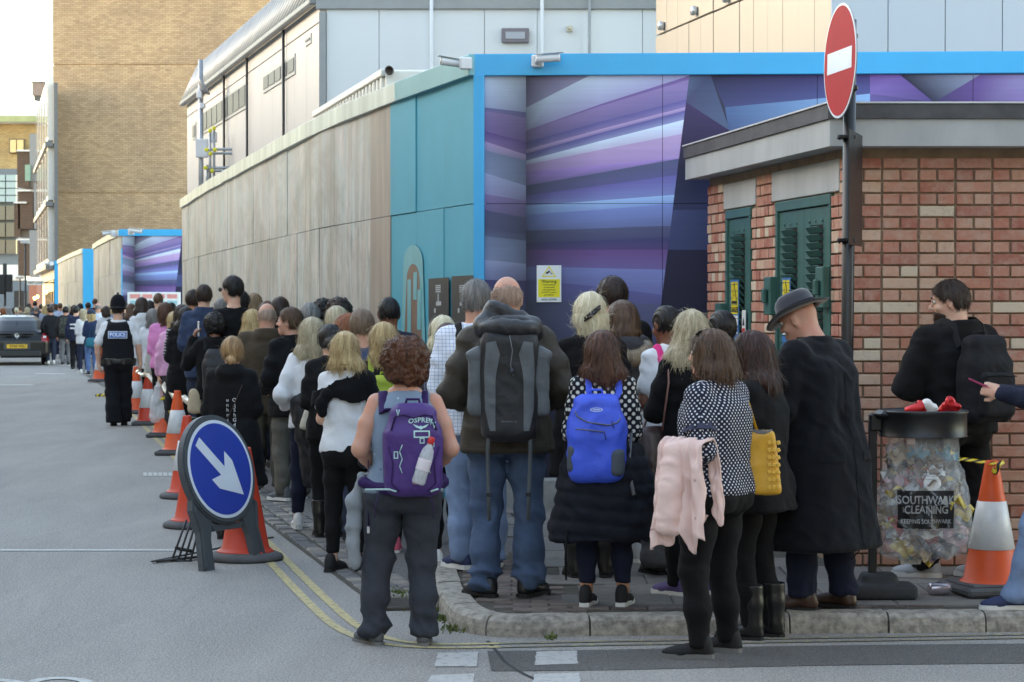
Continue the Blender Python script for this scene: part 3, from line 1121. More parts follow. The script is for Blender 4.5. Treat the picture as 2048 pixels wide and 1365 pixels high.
for i,(size,pos,z,ln,face) in enumerate(bricks):
 q = round(ln / 0.01) * 0.01
 out = rb.uniform(-.002,.003)
 if face == 'R':
  loc = Vector((pos.x,pos.y + 0.045 - out,z))
  rz = 0.0
 else:
  loc = pos - N1 * (0.045 - out)
  loc.z = z
  rz = math.atan2(E1.y,E1.x)
 if i < 300:
  if q not in bmesh_cache:
   bmesh_cache[q] = MB().box((0,0,0),(q,0.10,COURSE - 0.011),0,.004).mesh('brick')
   bmesh_cache[q].materials.append(BRICK)
  o = bpy.data.objects.new('brick',bmesh_cache[q])
  COL.objects.link(o)
  o.parent = sub
  o.location = loc
  o.rotation_euler = (rb.uniform(-.008,.008),0,rz + rb.uniform(-.006,.006))
 else:
  rest.box(loc,(q,0.10,COURSE - 0.011),rz,.003)
tag(rest.build('brickwork',BRICK,sub),kind='stuff')
# roof slab and coping
CONCL = M('pale concrete',(172,176,176),0.85,0.16,3,0.3,40,stretch=(1,1,.4))
COPE = M('dark bitumen coping',(84,84,86),0.8,0.3,5,0.4,50)
def slabpoly(oh,ohf):
 a = W0 + N1 * oh + Vector((0,-ohf,0))
 t = (W0.y - ohf - (W0 + N1 * oh).y) / E1.y
 a = W0 + N1 * oh + E1 * t
 b_ = W0 + N1 * oh + E1 * (LS + 0.12)
 return [(a.x,a.y),(W0.x + RSX,W0.y - ohf),(W0.x + RSX,W0.y + LS),(b_.x,b_.y)]
MB().prism(slabpoly(0.15,0.20),2.66,2.822).build('roof_slab',CONCL,sub)
MB().prism(slabpoly(0.165,0.215),2.824,2.915).build('coping',COPE,sub)
MB().prism(slabpoly(0.175,0.225),2.916,2.926).build('coping_flashing',M('pale flashing',(206,208,210),0.5),sub)
# lintels
def lf(s0,s1,z0,z1,th,out,name,mat,parent,bev=.004):
 c = W0 + E1 * ((s0 + s1) / 2) + N1 * (out - th / 2)
 return boxobj(name,(c.x,c.y,(z0 + z1) / 2),(s1 - s0,th,z1 - z0),mat,parent,math.atan2(E1.y,E1.x),bev)
lf(0.12,1.72,2.405,2.605,0.1,0.005,'lintel',CONCL,sub)
lf(2.16,3.10,2.405,2.595,0.1,0.005,'lintel',CONCL,sub)
GREEN = M('dark green paint',(54,100,92),0.42,0.14,7,0.1,60,coat=0.1)
DARK = M('dark void',(16,18,18),0.9)
NOTICE_Y = M('notice yellow',(222,200,40),0.5,0.05)
NOTICE_B = M('notice blue',(40,110,170),0.5,0.05)
NOTICE_W = M('notice white',(222,224,222),0.5,0.05)
INK = M('printed ink black',(18,18,20),0.6,0.05,bmp=0)
def louvre_door(s0,s1,name,cols,parent):
 d_ = empty(name,(0,0,0))
 d_.parent = parent
 lf(s0,s1,0.12,2.395,0.05,-0.0105,'door_back',DARK,d_)
 lf(s0,s1,2.33,2.395,0.06,0.012,'door_frame',GREEN,d_)
 w = (s1 - s0 - 0.06 * (len(cols) + 1)) / len(cols)
 fw = 0.055
 lf(s0,s0 + .05,0.12,2.328,0.06,0.012,'door_frame',GREEN,d_)
 lf(s1 - .05,s1,0.12,2.328,0.06,0.012,'door_frame',GREEN,d_)
 n = len(cols)
 lw = (s1 - s0 - 0.1) / n
 for k in range(n):
  a,b_ = s0 + .05 + k * lw + .003,s0 + .05 + (k + 1) * lw - .003
  v0,v1 = a + lw * 0.26,b_ - lw * 0.24
  lf(a,v0,0.13,2.325,0.04,-0.006,'door_stile',GREEN,d_,.002)
  lf(v1,b_,0.13,2.325,0.04,-0.006,'door_stile',GREEN,d_,.002)
  lf(v0 + .0005,v1 - .0005,2.21,2.325,0.04,-0.006,'door_rail',GREEN,d_,.002)
  lf(v0 + .0005,v1 - .0005,0.13,0.4,0.04,-0.006,'door_rail',GREEN,d_,.002)
  nl = 36
  for j in range(nl):
   z = 0.43 + (2.18 - 0.43) * j / (nl - 1)
   c = W0 + E1 * ((v0 + v1) / 2) + N1 * 0.012
   rot = Matrix.Rotation(math.atan2(E1.y,E1.x),3,'Z') @ Matrix.Rotation(R(-35),3,'X')
   MB().box((0,0,0),(v1 - v0 + .01,0.005,0.05),0,.0015).build('louvre',GREEN,d_,(c.x,c.y,z),rot.to_euler())
  for j in range(6):
   z = 2.235 if j < 3 else 0.385
   c = W0 + E1 * (v0 + (v1 - v0) * (j % 3) / 2) + N1 * 0.0
   MB().lathe([(0.010,0),(0.009,.004),(0.004,.007)],8,frame((c.x,c.y,z),E1,(0,0,1),N1)).build('rivet',GREEN,d_)
 return d_
louvre_door(0.285,1.60,'double_door',[0,1],sub)
louvre_door(2.28,3.02,'single_door',[0],sub)
for s,z in ((1.60,1.63),(0.33,1.68),(3.02,1.45)):
 lf(s - .05,s + .12,z,z + .26,0.05,0.06,'hasp',GREEN,sub,.006)
 lf(s - .0,s + .06,z + .08,z + .18,0.03,0.095,'padlock',GREEN,sub,.008)
def left_text(s,z,txt,size,parent,out,mat,bold=True):
 vs,fs = text_mesh(txt,size,bold)
 c = W0 + E1 * s + N1 * out
 m_ = frame((c.x,c.y,z),-E1,(0,0,1),N1)
 return MB().add(vs,fs,m_).build('lettering',mat,parent)
def notice(s0,s1,z0,z1,label):
 n_ = empty('warning_notice',(0,0,0),0,label,'notice')
 lf(s0,s1,z0,z1,.003,.024,'plate',NOTICE_B,n_,0)
 w = s1 - s0
 mid = (s0 + s1) / 2
 zz = z1 - (z1 - z0) * .58
 lf(s0 + w * .1,s1 - w * .1,zz,z1 - .015,.003,.026,'yellow_field',NOTICE_Y,n_,0)
 lf(s0 + w * .1,s1 - w * .1,z0 + .1,zz - .01,.003,.026,'white_field',NOTICE_W,n_,0)
 c = W0 + E1 * mid + N1 * .027
 h_ = (z1 - .02 - zz) * .72
 for o_,m2,out in ((1.0,INK,.0272),(0.72,NOTICE_Y,.0285)):
  cc = W0 + E1 * mid + N1 * out
  zc = zz + (z1 - zz) * .30 + h_ * .32 - h_ * .32 * o_
  MB().add([(-w * .34 * o_,0,0),(w * .34 * o_,0,0),(0,h_ * o_,0)],[[0,1,2]],frame((cc.x,cc.y,zc + h_ * .12 * (1 - o_)),-E1,(0,0,1),N1)).build('triangle',m2,n_)
 cc = W0 + E1 * mid + N1 * .0295
 MB().add([(.01,h_ * .62,0),(-.012,h_ * .3,0),(.002,h_ * .3,0),(-.008,h_ * .05,0),(.018,h_ * .38,0),(.004,h_ * .38,0)],[[0,1,2,5],[2,3,4,5]],frame((cc.x,cc.y,zz + (z1 - zz) * .32),-E1,(0,0,1),N1)).build('bolt_mark',INK,n_)
 left_text(mid,zz + .03,'DANGER',w * .22,n_,.028,INK)
 return n_
n1 = notice(2.55,2.80,1.45,2.0 - .12,'blue and yellow danger notice on the narrow green door')
left_text(2.67,1.52,'SAFE',.1,n1,.028,NOTICE_W)
notice(1.16,1.37,1.40,1.88,'blue and yellow danger notice on the wide green door behind the hat')
n3 = empty('warning_notice',(0,0,0),0,'small white notice with a red edge on the narrow green door','notice')
lf(2.36,2.46,1.48,1.66,.003,.024,'plate',NOTICE_W,n3,0)
lf(2.37,2.45,1.5,1.53,.003,.026,'red_band',M('notice red',(196,40,36),.5,.05),n3,0)
MB().add([(-.03,0,0),(.03,0,0),(0,.06,0)],[[0,1,2]],frame(tuple((W0 + E1 * 2.41 + N1 * .0265)[:2]) + (1.55,),-E1,(0,0,1),N1)).build('triangle',INK,n3)
# ================================================================== BUILDINGS BEHIND THE HOARDING
WHITEC = M('white cladding',(206,214,220),0.5,0.05,.6,0.05,14,stretch=(1,1,.2))
OFFW = M('off-white render panel',(186,185,184),0.6,0.08,.8,0.05,14,stretch=(1,1,.2))
GREYT = M('grey trim',(140,146,150),0.5,0.06)
ROOFM = M('grey ribbed roof sheet',(150,156,160),0.45,0.12,2,.05,20,0.3)
BLACKP = M('black pipe',(36,38,40),0.5,0.1)
GLASSD = glossy_glass('dark window glass',(58,66,74))
WINFR = M('window frame grey',(160,164,166),.5,.05)
depot = empty('depot_building',(0,0,0),0,'off-white two-storey depot with ribbed grey mansard roof behind the hoarding','building')
A = at(640,604,34.0)
B = at(375,604,51.5)
A.z = B.z = 0
EL = (B - A).normalized()
NL = Vector((-EL.y,EL.x,0))
LL = (B - A).length
RZL = math.atan2(EL.y,EL.x)
EAVE = at(640,2,34.0).z
def lw(s0,s1,z0,z1,th,out,name,mat,parent,bev=0.0):
 c = A + EL * ((s0 + s1) / 2) + NL * (out - th / 2)
 return boxobj(name,(c.x,c.y,(z0 + z1) / 2),(s1 - s0,th,z1 - z0),mat,parent,RZL,bev)
lw(0,LL,0,EAVE,0.3,-0.03,'wall',OFFW,depot)
n = 15
for i in range(n):
 w = LL / n
 lw(i * w + .008,(i + 1) * w - .008,2.2,EAVE - .32,.03,0.0,'wall_panel',OFFW,depot,.004)
 lw(i * w + .008,(i + 1) * w - .008,EAVE - .3,EAVE - .02,.03,0.0,'wall_panel',OFFW,depot,.004)
# mansard roof
for i in range(45):
 s = LL * i / 44
 a = A + EL * s + NL * .12
 b_ = a - NL * .38
 MB().tube([(a.x,a.y,EAVE + .03),(b_.x,b_.y,EAVE + .85)],.03,4).build('roof_rib',ROOFM,depot)
a0,b0 = A + NL * .12,B + NL * .12 + EL * .1
q = [(a0.x,a0.y,EAVE + .02),(b0.x,b0.y,EAVE + .02),(b0 - NL * .38)[:2] + (EAVE + .84,),(a0 - NL * .38)[:2] + (EAVE + .84,)]
q += [(p[0] - NL.x * .1,p[1] - NL.y * .1,p[2] - .02) for p in q]
MB().add(q,[[0,1,2,3],[4,7,6,5],[0,4,5,1],[1,5,6,2],[2,6,7,3],[3,7,4,0]]).build('roof',ROOFM,depot)
lw(-0.02,LL + .1,EAVE - .06,EAVE + .04,.12,.16,'gutter',M('dark gutter',(120,126,130),.5,.1),depot,.02)
for px in (567,494,448):
 r_ = ray(px,300)
 p = onplane(px,300,A + NL * .05,NL)
 s = (p - A).dot(EL)
 MB().tube([(p.x,p.y,EAVE - .05),(p.x,p.y,1.0)],.024,8).build('downpipe',BLACKP,depot)
def depot_window(x0,x1,yt,yb,cols):
 dkp = M('matt dark depot pane',(64,70,76),.45,.1)  # plain matt dark pane colour
 pa,pb = onplane(x0,300,A,NL),onplane(x1,300,A,NL)
 s0,s1 = (pb - A).dot(EL),(pa - A).dot(EL)
 zt = onplane((x0 + x1) / 2,yt,A,NL).z
 zb = onplane((x0 + x1) / 2,yb,A,NL).z
 wn = empty('window')
 wn.parent = depot
 lw(s0,s1,zb,zt,.03,.02,'frame',WINFR,wn,.005)
 w = (s1 - s0) / cols
 for i in range(cols):
  lw(s0 + i * w + .06,s0 + (i + 1) * w - .06,zb + .06,zt - .06,.02,.032,'pane',dkp,wn)
depot_window(529,592,128,168,5)
depot_window(398,494,196,246,9)
depot_window(613,624,70,90,1)
depot_window(387,393,246,280,1)
# front: white cladding
FRZ = at(900,19,34.0).z
x_end = at(1330,0,34.0).x + 2
nf = 9
fw_ = (x_end - A.x - .1) / nf
for i in range(nf):
 x0,x1 = A.x + .1 + i * fw_ + .004,A.x + .1 + (i + 1) * fw_ - .004
 boxobj('wall_panel',((x0 + x1) / 2,A.y + .02,FRZ / 2 + .5),(x1 - x0,.05,FRZ - 1),WHITEC,depot,0,.003)
boxobj('wall',((A.x + x_end) / 2,A.y + .2,4),(x_end - A.x,.3,8),OFFW,depot)
boxobj('grey_band',((A.x + x_end) / 2,A.y + .0,FRZ + 1.0),(x_end - A.x + .1,.12,2.0),GREYT,depot,0,.005)
boxobj('corner_trim',(A.x + .045,A.y - .01,FRZ / 2 + .45),(.1,.12,FRZ - 1),GREYT,depot,0,.005)
for px,r_,m_ in ((863,.028,WHITEC),(1084,.028,WHITEC),(1179,.022,GREYT)):
 p = at(px,100,33.9)
 MB().tube([(p.x,p.y,8),(p.x,p.y,1.2)],r_,8).build('downpipe',m_,depot)
p0,p1 = at(1003,57,33.95),at(1058,86,33.95)
wn = empty('window')
wn.parent = depot
boxobj('frame',((p0.x + p1.x) / 2,p0.y,(p0.z + p1.z) / 2),(p1.x - p0.x,.06,p0.z - p1.z),M('window frame mauve grey',(112,108,118),.5,.05),wn,0,.01)
boxobj('pane',((p0.x + p1.x) / 2,p0.y - .025,(p0.z + p1.z) / 2),(p1.x - p0.x - .12,.03,p0.z - p1.z - .11),M('frosted pane',(150,158,172),.3,.05),wn)
p = at(1139,58,33.95)
MB().box((0,0,0),(.09,.05,.09),0,.01).lathe([(.025,0),(.02,.03)],10,Matrix.Translation((0,-.025,0)) @ Matrix.Rotation(R(90),4,'X')).build('vent',M('vent cream',(190,186,170),.6),depot,(p.x,p.y,p.z))
# site cabin behind the hoarding
cabin = empty('site_cabin',(0,0,0),0,'white site cabin with ribbed side, its top showing above the hoarding','cabin')
cA,cB = at(770,140,26.0),at(632,226,31.8)
CT = cA.z
e_ = Vector((cB.x - cA.x,cB.y - cA.y,0))
rz_ = math.atan2(e_.y,e_.x)
m_ = (cA + cB) / 2
nn = Vector((-e_.y,e_.x,0)).normalized()
CABW = M('white cabin paint',(214,216,212),.5,.08)
boxobj('shell',(m_.x - nn.x * .6,m_.y - nn.y * .6,CT / 2),(e_.length,1.16,CT - .02),CABW,cabin,rz_,.02)
for i in range(22):
 c = cA.lerp(cB,(i + .5) / 22)
 boxobj('rib',(c.x,c.y,CT - .55),(.09,.07,.95),CABW,cabin,rz_,.015)
boxobj('top_rail',(m_.x,m_.y,CT - .03),(e_.length,.1,.08),CABW,cabin,rz_,.01)
cf = at(875,140,26.2)
boxobj('end_panel',((cA.x + cf.x) / 2,cA.y + .02,CT / 2),(cf.x - cA.x,.08,CT),CABW,cabin,0,.02)
p = at(779,142,25.95)
MB().lathe([(.05,0),(.05,.08),(.035,.08),(.035,.04)],14,Matrix.Rotation(R(90),4,'X')).build('vent_pipe',M('vent dark',(70,60,56),.7),cabin,p)
# beige clad building on the right
beige = empty('clad_building',(0,0,0),0,'beige metal clad building with pale grey front, behind the hoarding on the right','building')
BG = M('beige cladding',(162,158,150),.5,.06,.7,.04,10,0.25,stretch=(1,1,.15))
BGR = M('pale grey cladding',(178,190,202),.5,.05,.7,.04,10,stretch=(1,1,.15))
bA,bB = at(1660,604,25.0),at(1310,604,32.0)
bA.z = bB.z = 0
bE = (bB - bA).normalized()
bN = Vector((-bE.y,bE.x,0))
bL = (bB - bA).length
brz = math.atan2(bE.y,bE.x)
SEAMZ = at(1310,73,32.0).z
n = 13
for i in range(n):
 for z0_,z1_ in ((1.0,SEAMZ - .012),(SEAMZ + .012,9.0)):
  s0,s1 = bL * i / n + .006,bL * (i + 1) / n - .006
  c = bA + bE * ((s0 + s1) / 2) - bN * (.03 + random.uniform(-.006,.006))
  boxobj('cladding_panel',(c.x,c.y,(z0_ + z1_) / 2),(s1 - s0,.05,z1_ - z0_),BG,beige,brz + random.uniform(-.012,.012),.004)
c = bA + bE * bL / 2 - bN * .4
boxobj('core',(c.x,c.y,4.45),(bL - .02,.66,8.9),BACKM,beige,brz)
n = 7
for i in range(n):
 x0,x1 = bA.x + i * .62 + .004,bA.x + (i + 1) * .62 - .004
 boxobj('front_panel',((x0 + x1) / 2,bA.y + .01,5),(x1 - x0,.05,8),BGR,beige,0,.003)
boxobj('core',(bA.x + 2.2,bA.y + .4,4.5),(4.3,.7,8.9),BACKM,beige)
for px,py in ((1322,52),(1388,22),(1452,-4)):
 p = onplane(px,py,bA + bN * .04,bN)
 MB().lathe([(.03,-.06),(.05,-.05),(.05,.05),(.03,.06)],12).box((0,0,0),(.07,.07,.05)).build('wall_light',M('brushed steel',(176,182,190),.3,.05,metal=.8),beige,p)
# ---- radio mast and scaffold tubes on the depot
MAST = M('galvanised steel',(158,164,170),.4,.12,metal=.5)
mast = empty('antenna_mast',at(402,380,44.5),0,'galvanised mast with a round dish and boxes beside the depot','mast')
p = at(402,380,44.5)
z_top = at(402,120,44.5).z
MB().tube([(0,0,-1.8),(0,0,z_top - p.z)],.05,10).build('pole',MAST,mast)
dz = at(402,173,44.5).z - p.z
MB().lathe([(.02,-.07),(.13,-.05),(.2,0),(.205,.03),(.0,.035)],20,Matrix.Translation((.06,-.05,dz)) @ Matrix.Rotation(R(60),4,'Y')).build('dish',M('dish grey',(150,150,152),.5),mast)
for (px,py,sx,sz) in ((404,297,.24,.36),(427,275,.13,.2),(399,190,.1,.14),(405,212,.1,.1)):
 q = at(px,py,44.4) - p
 MB().box((0,0,0),(sx,.15,sz),0,.015).build('equipment_box',M('equipment white',(214,216,220),.5,.05),mast,q)
scaf = empty('scaffold_frame',p,0,'small frame of scaffold tubes with yellow clamp caps by the mast','scaffolding')
YEL = M('yellow clamp cap',(212,206,60),.5)
for (x0,y0,x1,y1) in ((412,299,520,299),(420,307,500,307),(410,336,490,336),(415,342,470,342),(420,260,420,390),(428,255,428,390),(414,330,414,390),(503,265,503,310),(517,230,517,305)):
 a,b_ = at(x0,y0,43.9) - p,at(x1,y1,43.9) - p
 MB().tube([a,b_],.026,8).build('scaffold_tube',MAST,scaf)
for px,py in ((420,262),(428,257),(413,300),(421,308),(411,336),(424,342),(500,299),(516,262),(430,300)):
 MB().box((0,0,0),(.075,.075,.075),0,.02).build('clamp',YEL,scaf,at(px,py,43.8) - p)
q = at(512,250,43.7) - p
MB().box((0,0,0),(.15,.15,.28),0,.02).build('junction_box',MAST,scaf,q)
# ================================================================== TALL BRICK BLOCK AND THE STREET'S END
def brickwall_mat(name,rgb,rgb2,sc=1.0,mort=(150,128,100)):
 m,nt,b = newmat(name)
 t = N(nt,'ShaderNodeTexBrick')
 mp = mapping(nt,(1,1,1),'Object',(R(90),0,0))
 t.inputs['Scale'].default_value = sc
 t.inputs['Brick Width'].default_value = .225
 t.inputs['Row Height'].default_value = .075
 t.inputs['Mortar Size'].default_value = .009
 t.inputs['Color1'].default_value = (*lin(rgb),1)
 t.inputs['Color2'].default_value = (*lin(rgb2),1)
 t.inputs['Mortar'].default_value = (*lin(mort),1)
 t.inputs['Bias'].default_value = -.2
 nt.links.new(mp,t.inputs['Vector'])
 v = mapping(nt)
 n = noise_tex(nt,v,.35,5.0,.6)
 f = ramp(nt,n,[(.3,(.78,.78,.8)),(.7,(1.12,1.1,1.05))])
 col = mixc(nt,1.0,t.outputs['Color'],f,'MULTIPLY')
 n2 = ramp(nt,noise_tex(nt,mapping(nt,(1,1,2.5)),3.4,4.0,.7),[(.55,(0,0,0)),(.7,(1,1,1))])
 col = mixc(nt,mathn(nt,'MULTIPLY',n2,.4),col,lin((112,92,82)))
 nt.links.new(col,b.inputs['Base Color'])
 b.inputs['Roughness'].default_value = .9
 bump(nt,b,t.outputs['Fac'],.4,.01)
 return m
BROWN = brickwall_mat('brown stock brick',(194,164,134),(166,136,110),.72)
BD = 125.0
b0 = at(107,604,BD)
tb = empty('brick_block',(b0.x,BD,0),0,'tall windowless brown brick gable wall rising above the hoardings','building')
WB = 21.0
for z0_,z1_ in ((0,at(0,386,BD).z - .05),(at(0,386,BD).z + .05,at(0,130,BD).z - .05),(at(0,130,BD).z + .05,30)):
 boxobj('wall',(WB / 2,6,(z0_ + z1_) / 2),(WB,12,z1_ - z0_),BROWN,tb)
boxobj('wall',(WB / 2,6.04,14.9),(WB - .08,11.96,29.8),BROWN,tb)
# apartment front with bay windows on the street side
apm = M('dark grey cladding',(92,94,98),.5,.1)
APF = M('white bay frame',(206,206,204),.5,.05)
GLB = glossy_glass('apartment glass',(96,104,114))
ap = empty('apartment_block',(0,0,0),0,'grey apartment front with white framed bay windows left of the brick gable','building')
aA = at(109,604,120.0)
aB = at(82,604,146.0)
aA.z = aB.z = 0
eA = (aB - aA).normalized()
nA = Vector((-eA.y,eA.x,0))
rA = math.atan2(eA.y,eA.x)
LA = (aB - aA).length
topz = at(109,166,120.0).z
def ab(s0,s1,z0,z1,th,out,name,mat,parent):
 c = aA + eA * ((s0 + s1) / 2) + nA * (out - th / 2)
 return boxobj(name,(c.x,c.y,(z0 + z1) / 2),(s1 - s0,th,z1 - z0),mat,parent,rA)
ab(0,LA,2.9,topz,.2,0,'wall',apm,ap)
ab(0,LA,0,2.88,1.2,-.2,'wall',M('buff ground floor',(176,156,124),.8,.1),ap)
for lev,(yt,yb) in enumerate(((180,300),(310,412),(420,530))):
 zt,zb = at(100,yt,128.0).z,at(100,yb,128.0).z
 for i in range(5):
  s0 = .6 + i * (LA - 1) / 5
  wn = empty('window')
  wn.parent = ap
  ab(s0,s0 + LA / 5 * .62,zb,zt,.3,.3,'frame',APF,wn)
  ab(s0 + .25,s0 + LA / 5 * .62 - .25,zb + .2,zt - .2,.1,.34,'pane',GLB,wn)
 ab(-.02,LA,zb - .35,zb - .1,.4,.45,'floor_band',apm,ap)
for i in range(6):
 ab(.9 + i * 4,1.5 + i * 4,.2,2.3,.1,-.12,'doorway',DARK,ap)
# timber balconies hung on the far front
TIMB = M('dark timber boarding',(92,76,66),.8,.25,3,.3,30,stretch=(1,1,6))
def at_box(name,x0,y0,x1,y1,d,depth,mat,parent,org):
 a,b_ = at(x0,y0,d),at(x1,y1,d)
 return boxobj(name,((a.x + b_.x) / 2 - org.x,d + depth / 2 - org.y,(a.z + b_.z) / 2),(abs(b_.x - a.x),depth,abs(a.z - b_.z)),mat,parent)
end = empty('street_end_building',(-34,180,0),0,'pale brick apartment building with glazed stair closing the far end of street','building')
oe = Vector((-34,180,0))
EB = brickwall_mat('yellow brick',(196,170,122),(180,150,104),.6)
at_box('wall',-60,245,82,450,180,8,EB,end,oe)
at_box('parapet',-60,218,80,246,179,9,M('white parapet',(222,226,228),.5,.05),end,oe)
at_box('glazed_band',-60,232,80,244,178.5,.6,M('pale green glazing',(150,156,110),.2,.2,1),end,oe)
at_box('roof',-60,205,78,218,181,7,M('white roof edge',(214,220,224),.5),end,oe)
wn = empty('window',(0,0,0))
wn.parent = end
at_box('frame',18,278,48,307,179.6,.6,M('dark frame',(92,82,72),.5),wn,oe)
at_box('pane',20,280,32,305,179.3,.4,M('warm lit pane',(226,196,140),.3,.1),wn,oe)
at_box('pane',34,280,46,305,179.3,.4,M('warm lit pane',(226,196,140),.3,.1),wn,oe)
glz = M('blue glass block',(146,170,176),.15,.15,.6,.0)
for i in range(3):
 for j in range(4):
  at_box('pane',-32 + i * 22,350 + j * 14,-12 + i * 22,362 + j * 14,170,.4,glz,end,oe)
at_box('mullion_wall',-60,338,36,530,170.6,6,M('grey curtain wall',(106,116,124),.5,.1),end,oe)
for i in range(3):
 for j in range(3):
  at_box('pane',-32 + i * 22,412 + j * 34,-12 + i * 22,440 + j * 34,170,.4,GLASSD,end,oe)
at_box('white_band',-60,530,36,560,168,3,M('white shop band',(226,226,222),.6,.05),end,oe)
at_box('shop_front',-60,561,60,625,167,3,M('slate shop front',(98,112,124),.6,.1),end,oe)
at_box('shop_panel',28,582,54,625,165,.5,M('black shop panel',(34,36,40),.6),end,oe)
at_box('upper_wall',-60,450,82,545,176,3,M('grey brown wall',(116,104,96),.8,.1),end,oe)
at_box('brick_door',58,570,74,625,160,2,M('red brick far',(168,112,94),.8,.1),end,oe)
balc = empty('timber_balconies',(-30,150,0),0,'stack of dark timber balconies projecting over the far street','balconies')
ob = Vector((-30,150,0))
for (x0,y0,x1,y1) in ((34,303,58,375),(36,384,66,458),(28,408,40,474),(36,482,60,552)):
 at_box('balcony',x0,y0,x1,y1,150,3,TIMB,balc,ob)
for (x0,y0,x1,y1) in ((59,268,78,362),(68,366,82,458),(59,461,78,555)):
 at_box('screen',x0,y0,x1,y1,149,2,M('pale metal screen',(136,142,148),.4,.1),balc,ob)
at_box('balustrade',50,330,60,362,148.6,.3,M('green glass balustrade',(126,166,152),.2),balc,ob)
for x0,y0 in ((34,300),(36,380),(28,404),(34,478)):
 at_box('coping',x0 - 1,y0,x0 + 25,y0 + 3,149.8,3.2,M('white parapet',(222,226,228)),balc,ob)
chim = empty('rooftop_plant',at(80,180,146),0,'grey box of rooftop plant above the far bay windows','plant room')
boxobj('casing',(0,0,0),(.8,1,.8),M('plant mauve grey',(150,136,132),.6),chim)
boxobj('cap',(0,0,.44),(.9,1.1,.06),apm,chim)
boxobj('pedestal',(0,0,-.55),(.6,.8,.3),apm,chim)
# EAST LANE name board
sg = empty('street_name_board',at(71,566,118.0),0,'white name board with dark lettering reading EAST LANE over the far pavement','sign')
MB().box((0,0,0),(.86,.05,.24),0,.01).build('board',M('board white',(206,204,196),.6),sg)
vs,fs = text_mesh('EAST LANE',.15,True)
MB().add(vs,fs,frame((0,-.032,0),(1,0,0),(0,0,1))).build('lettering',INK,sg)
MB().tube([(.43,0,0),(1.2,.3,0)],.03,6).build('bracket',BLACKP,sg)
# far lamp post and signals
def far_lamp(px,ytop,d,label):
 p = at(px,604,d)
 l_ = empty('lamp_post',(p.x,p.y,0),0,label,'lamp post')
 zt = at(px,ytop,d).z
 MB().tube([(0,0,0),(0,0,.9),(0,0,.92),(0,0,zt)],[.09,.09,.055,.045],8).build('post',BLACKP,l_)
 MB().box((0,-.05,zt),(.42,.32,.14),0,.03).build('lantern',M('lantern grey',(170,172,174),.5),l_)
far_lamp(51,485,112,'slender dark lamp post with a boxy lantern by the far timber balconies')
far_lamp(40,556,128,'short far lamp post standing left of the taller one')
tl = at(10,604,105)
tr_ = empty('traffic_signal',(tl.x,tl.y,0),0,'black traffic signal seen from behind at the far left of the street','traffic light')
MB().tube([(0,0,0),(0,0,2.2)],.06,8).build('post',BLACKP,tr_)
zt = at(10,556,105).z
MB().box((-.12,0,zt + -.3),(.3,.3,.9),0,.03).box((.2,0,zt - .25),(.26,.3,.8),0,.03).build('signal_head',BLACKP,tr_)
MB().box((0,0,zt + .35),(.18,.05,.6),R(20),.01).build('back_plate',BLACKP,tr_)
LAMPM,_nt,_b = newmat('warm lit lamp')
_b.inputs['Base Color'].default_value = (1,.7,.3,1)
_b.inputs['Emission Color'].default_value = (1,.62,.22,1)
_b.inputs['Emission Strength'].default_value = 2.5
for px,py,lb in ((92,584,'glowing warm wall lamp beside the far buff doorway'),(75,594,'glowing warm lantern, right one of the low pair at far shop'),(69,597,'glowing warm lantern, left one of the low pair at far shop')):
 p = at(px,py,112 if px > 90 else 135)
 w_ = empty('wall_lamp',p,0,lb,'lamp')
 MB().lathe([(.03,-.1),(.07,-.06),(.08,.06),(.03,.1)],10).build('glass',LAMPM,w_)
 MB().lathe([(.09,.1),(.1,.12),(.02,.16)],10).build('cap',BLACKP,w_)
# unseen houses added across the street to keep the low sun off the road
row = empty('sun_block_row',(0,0,0),0,'unseen brick terrace added along the left of the street to block sun','building')
sd_ = Vector((-.21,.978,0)).normalized()
o_ = Vector((-11.5,2,0))
for i,hgt in enumerate((10.5,10.2,11.0,10.6,10.2,10.8,10.4,11.0,10.3,11.2,10.7,10.4,11.0)):
 c = o_ + sd_ * (i * 11 - 14) + Vector((-3.2,-.7,0))
 boxobj('blocker_house',(c.x,c.y,hgt / 2),(6.5,10.9,hgt),BROWN,row,math.atan2(sd_.y,sd_.x) - math.pi / 2)
 for f_ in range(3):
  for k_ in range(3):
   q = o_ + sd_ * (i * 11 - 14 - 3.4 + k_ * 3.4)
   boxobj('window',(q.x + .05,q.y,1.6 + f_ * 2.7),(.14,1.1,1.5),GLASSD,row,math.atan2(sd_.y,sd_.x) - math.pi / 2)
# unseen block added right of the camera to shade the near kerb
cb_ = empty('shade_block',(0,0,0),0,'unseen brick block added on the right to shade the near street corner','building')
boxobj('blocker_house',(12.0,3.0,4.2),(9.0,13.0,8.4),BROWN,cb_)
boxobj('blocker_house',(5.0,-10.0,3.2),(12.0,6.0,6.4),BROWN,cb_)
for f_ in range(3):
 for k_ in range(3):
  boxobj('window',(7.48,-1.5 + k_ * 4,1.8 + f_ * 2.4),(.12,1.3,1.7),GLASSD,cb_)
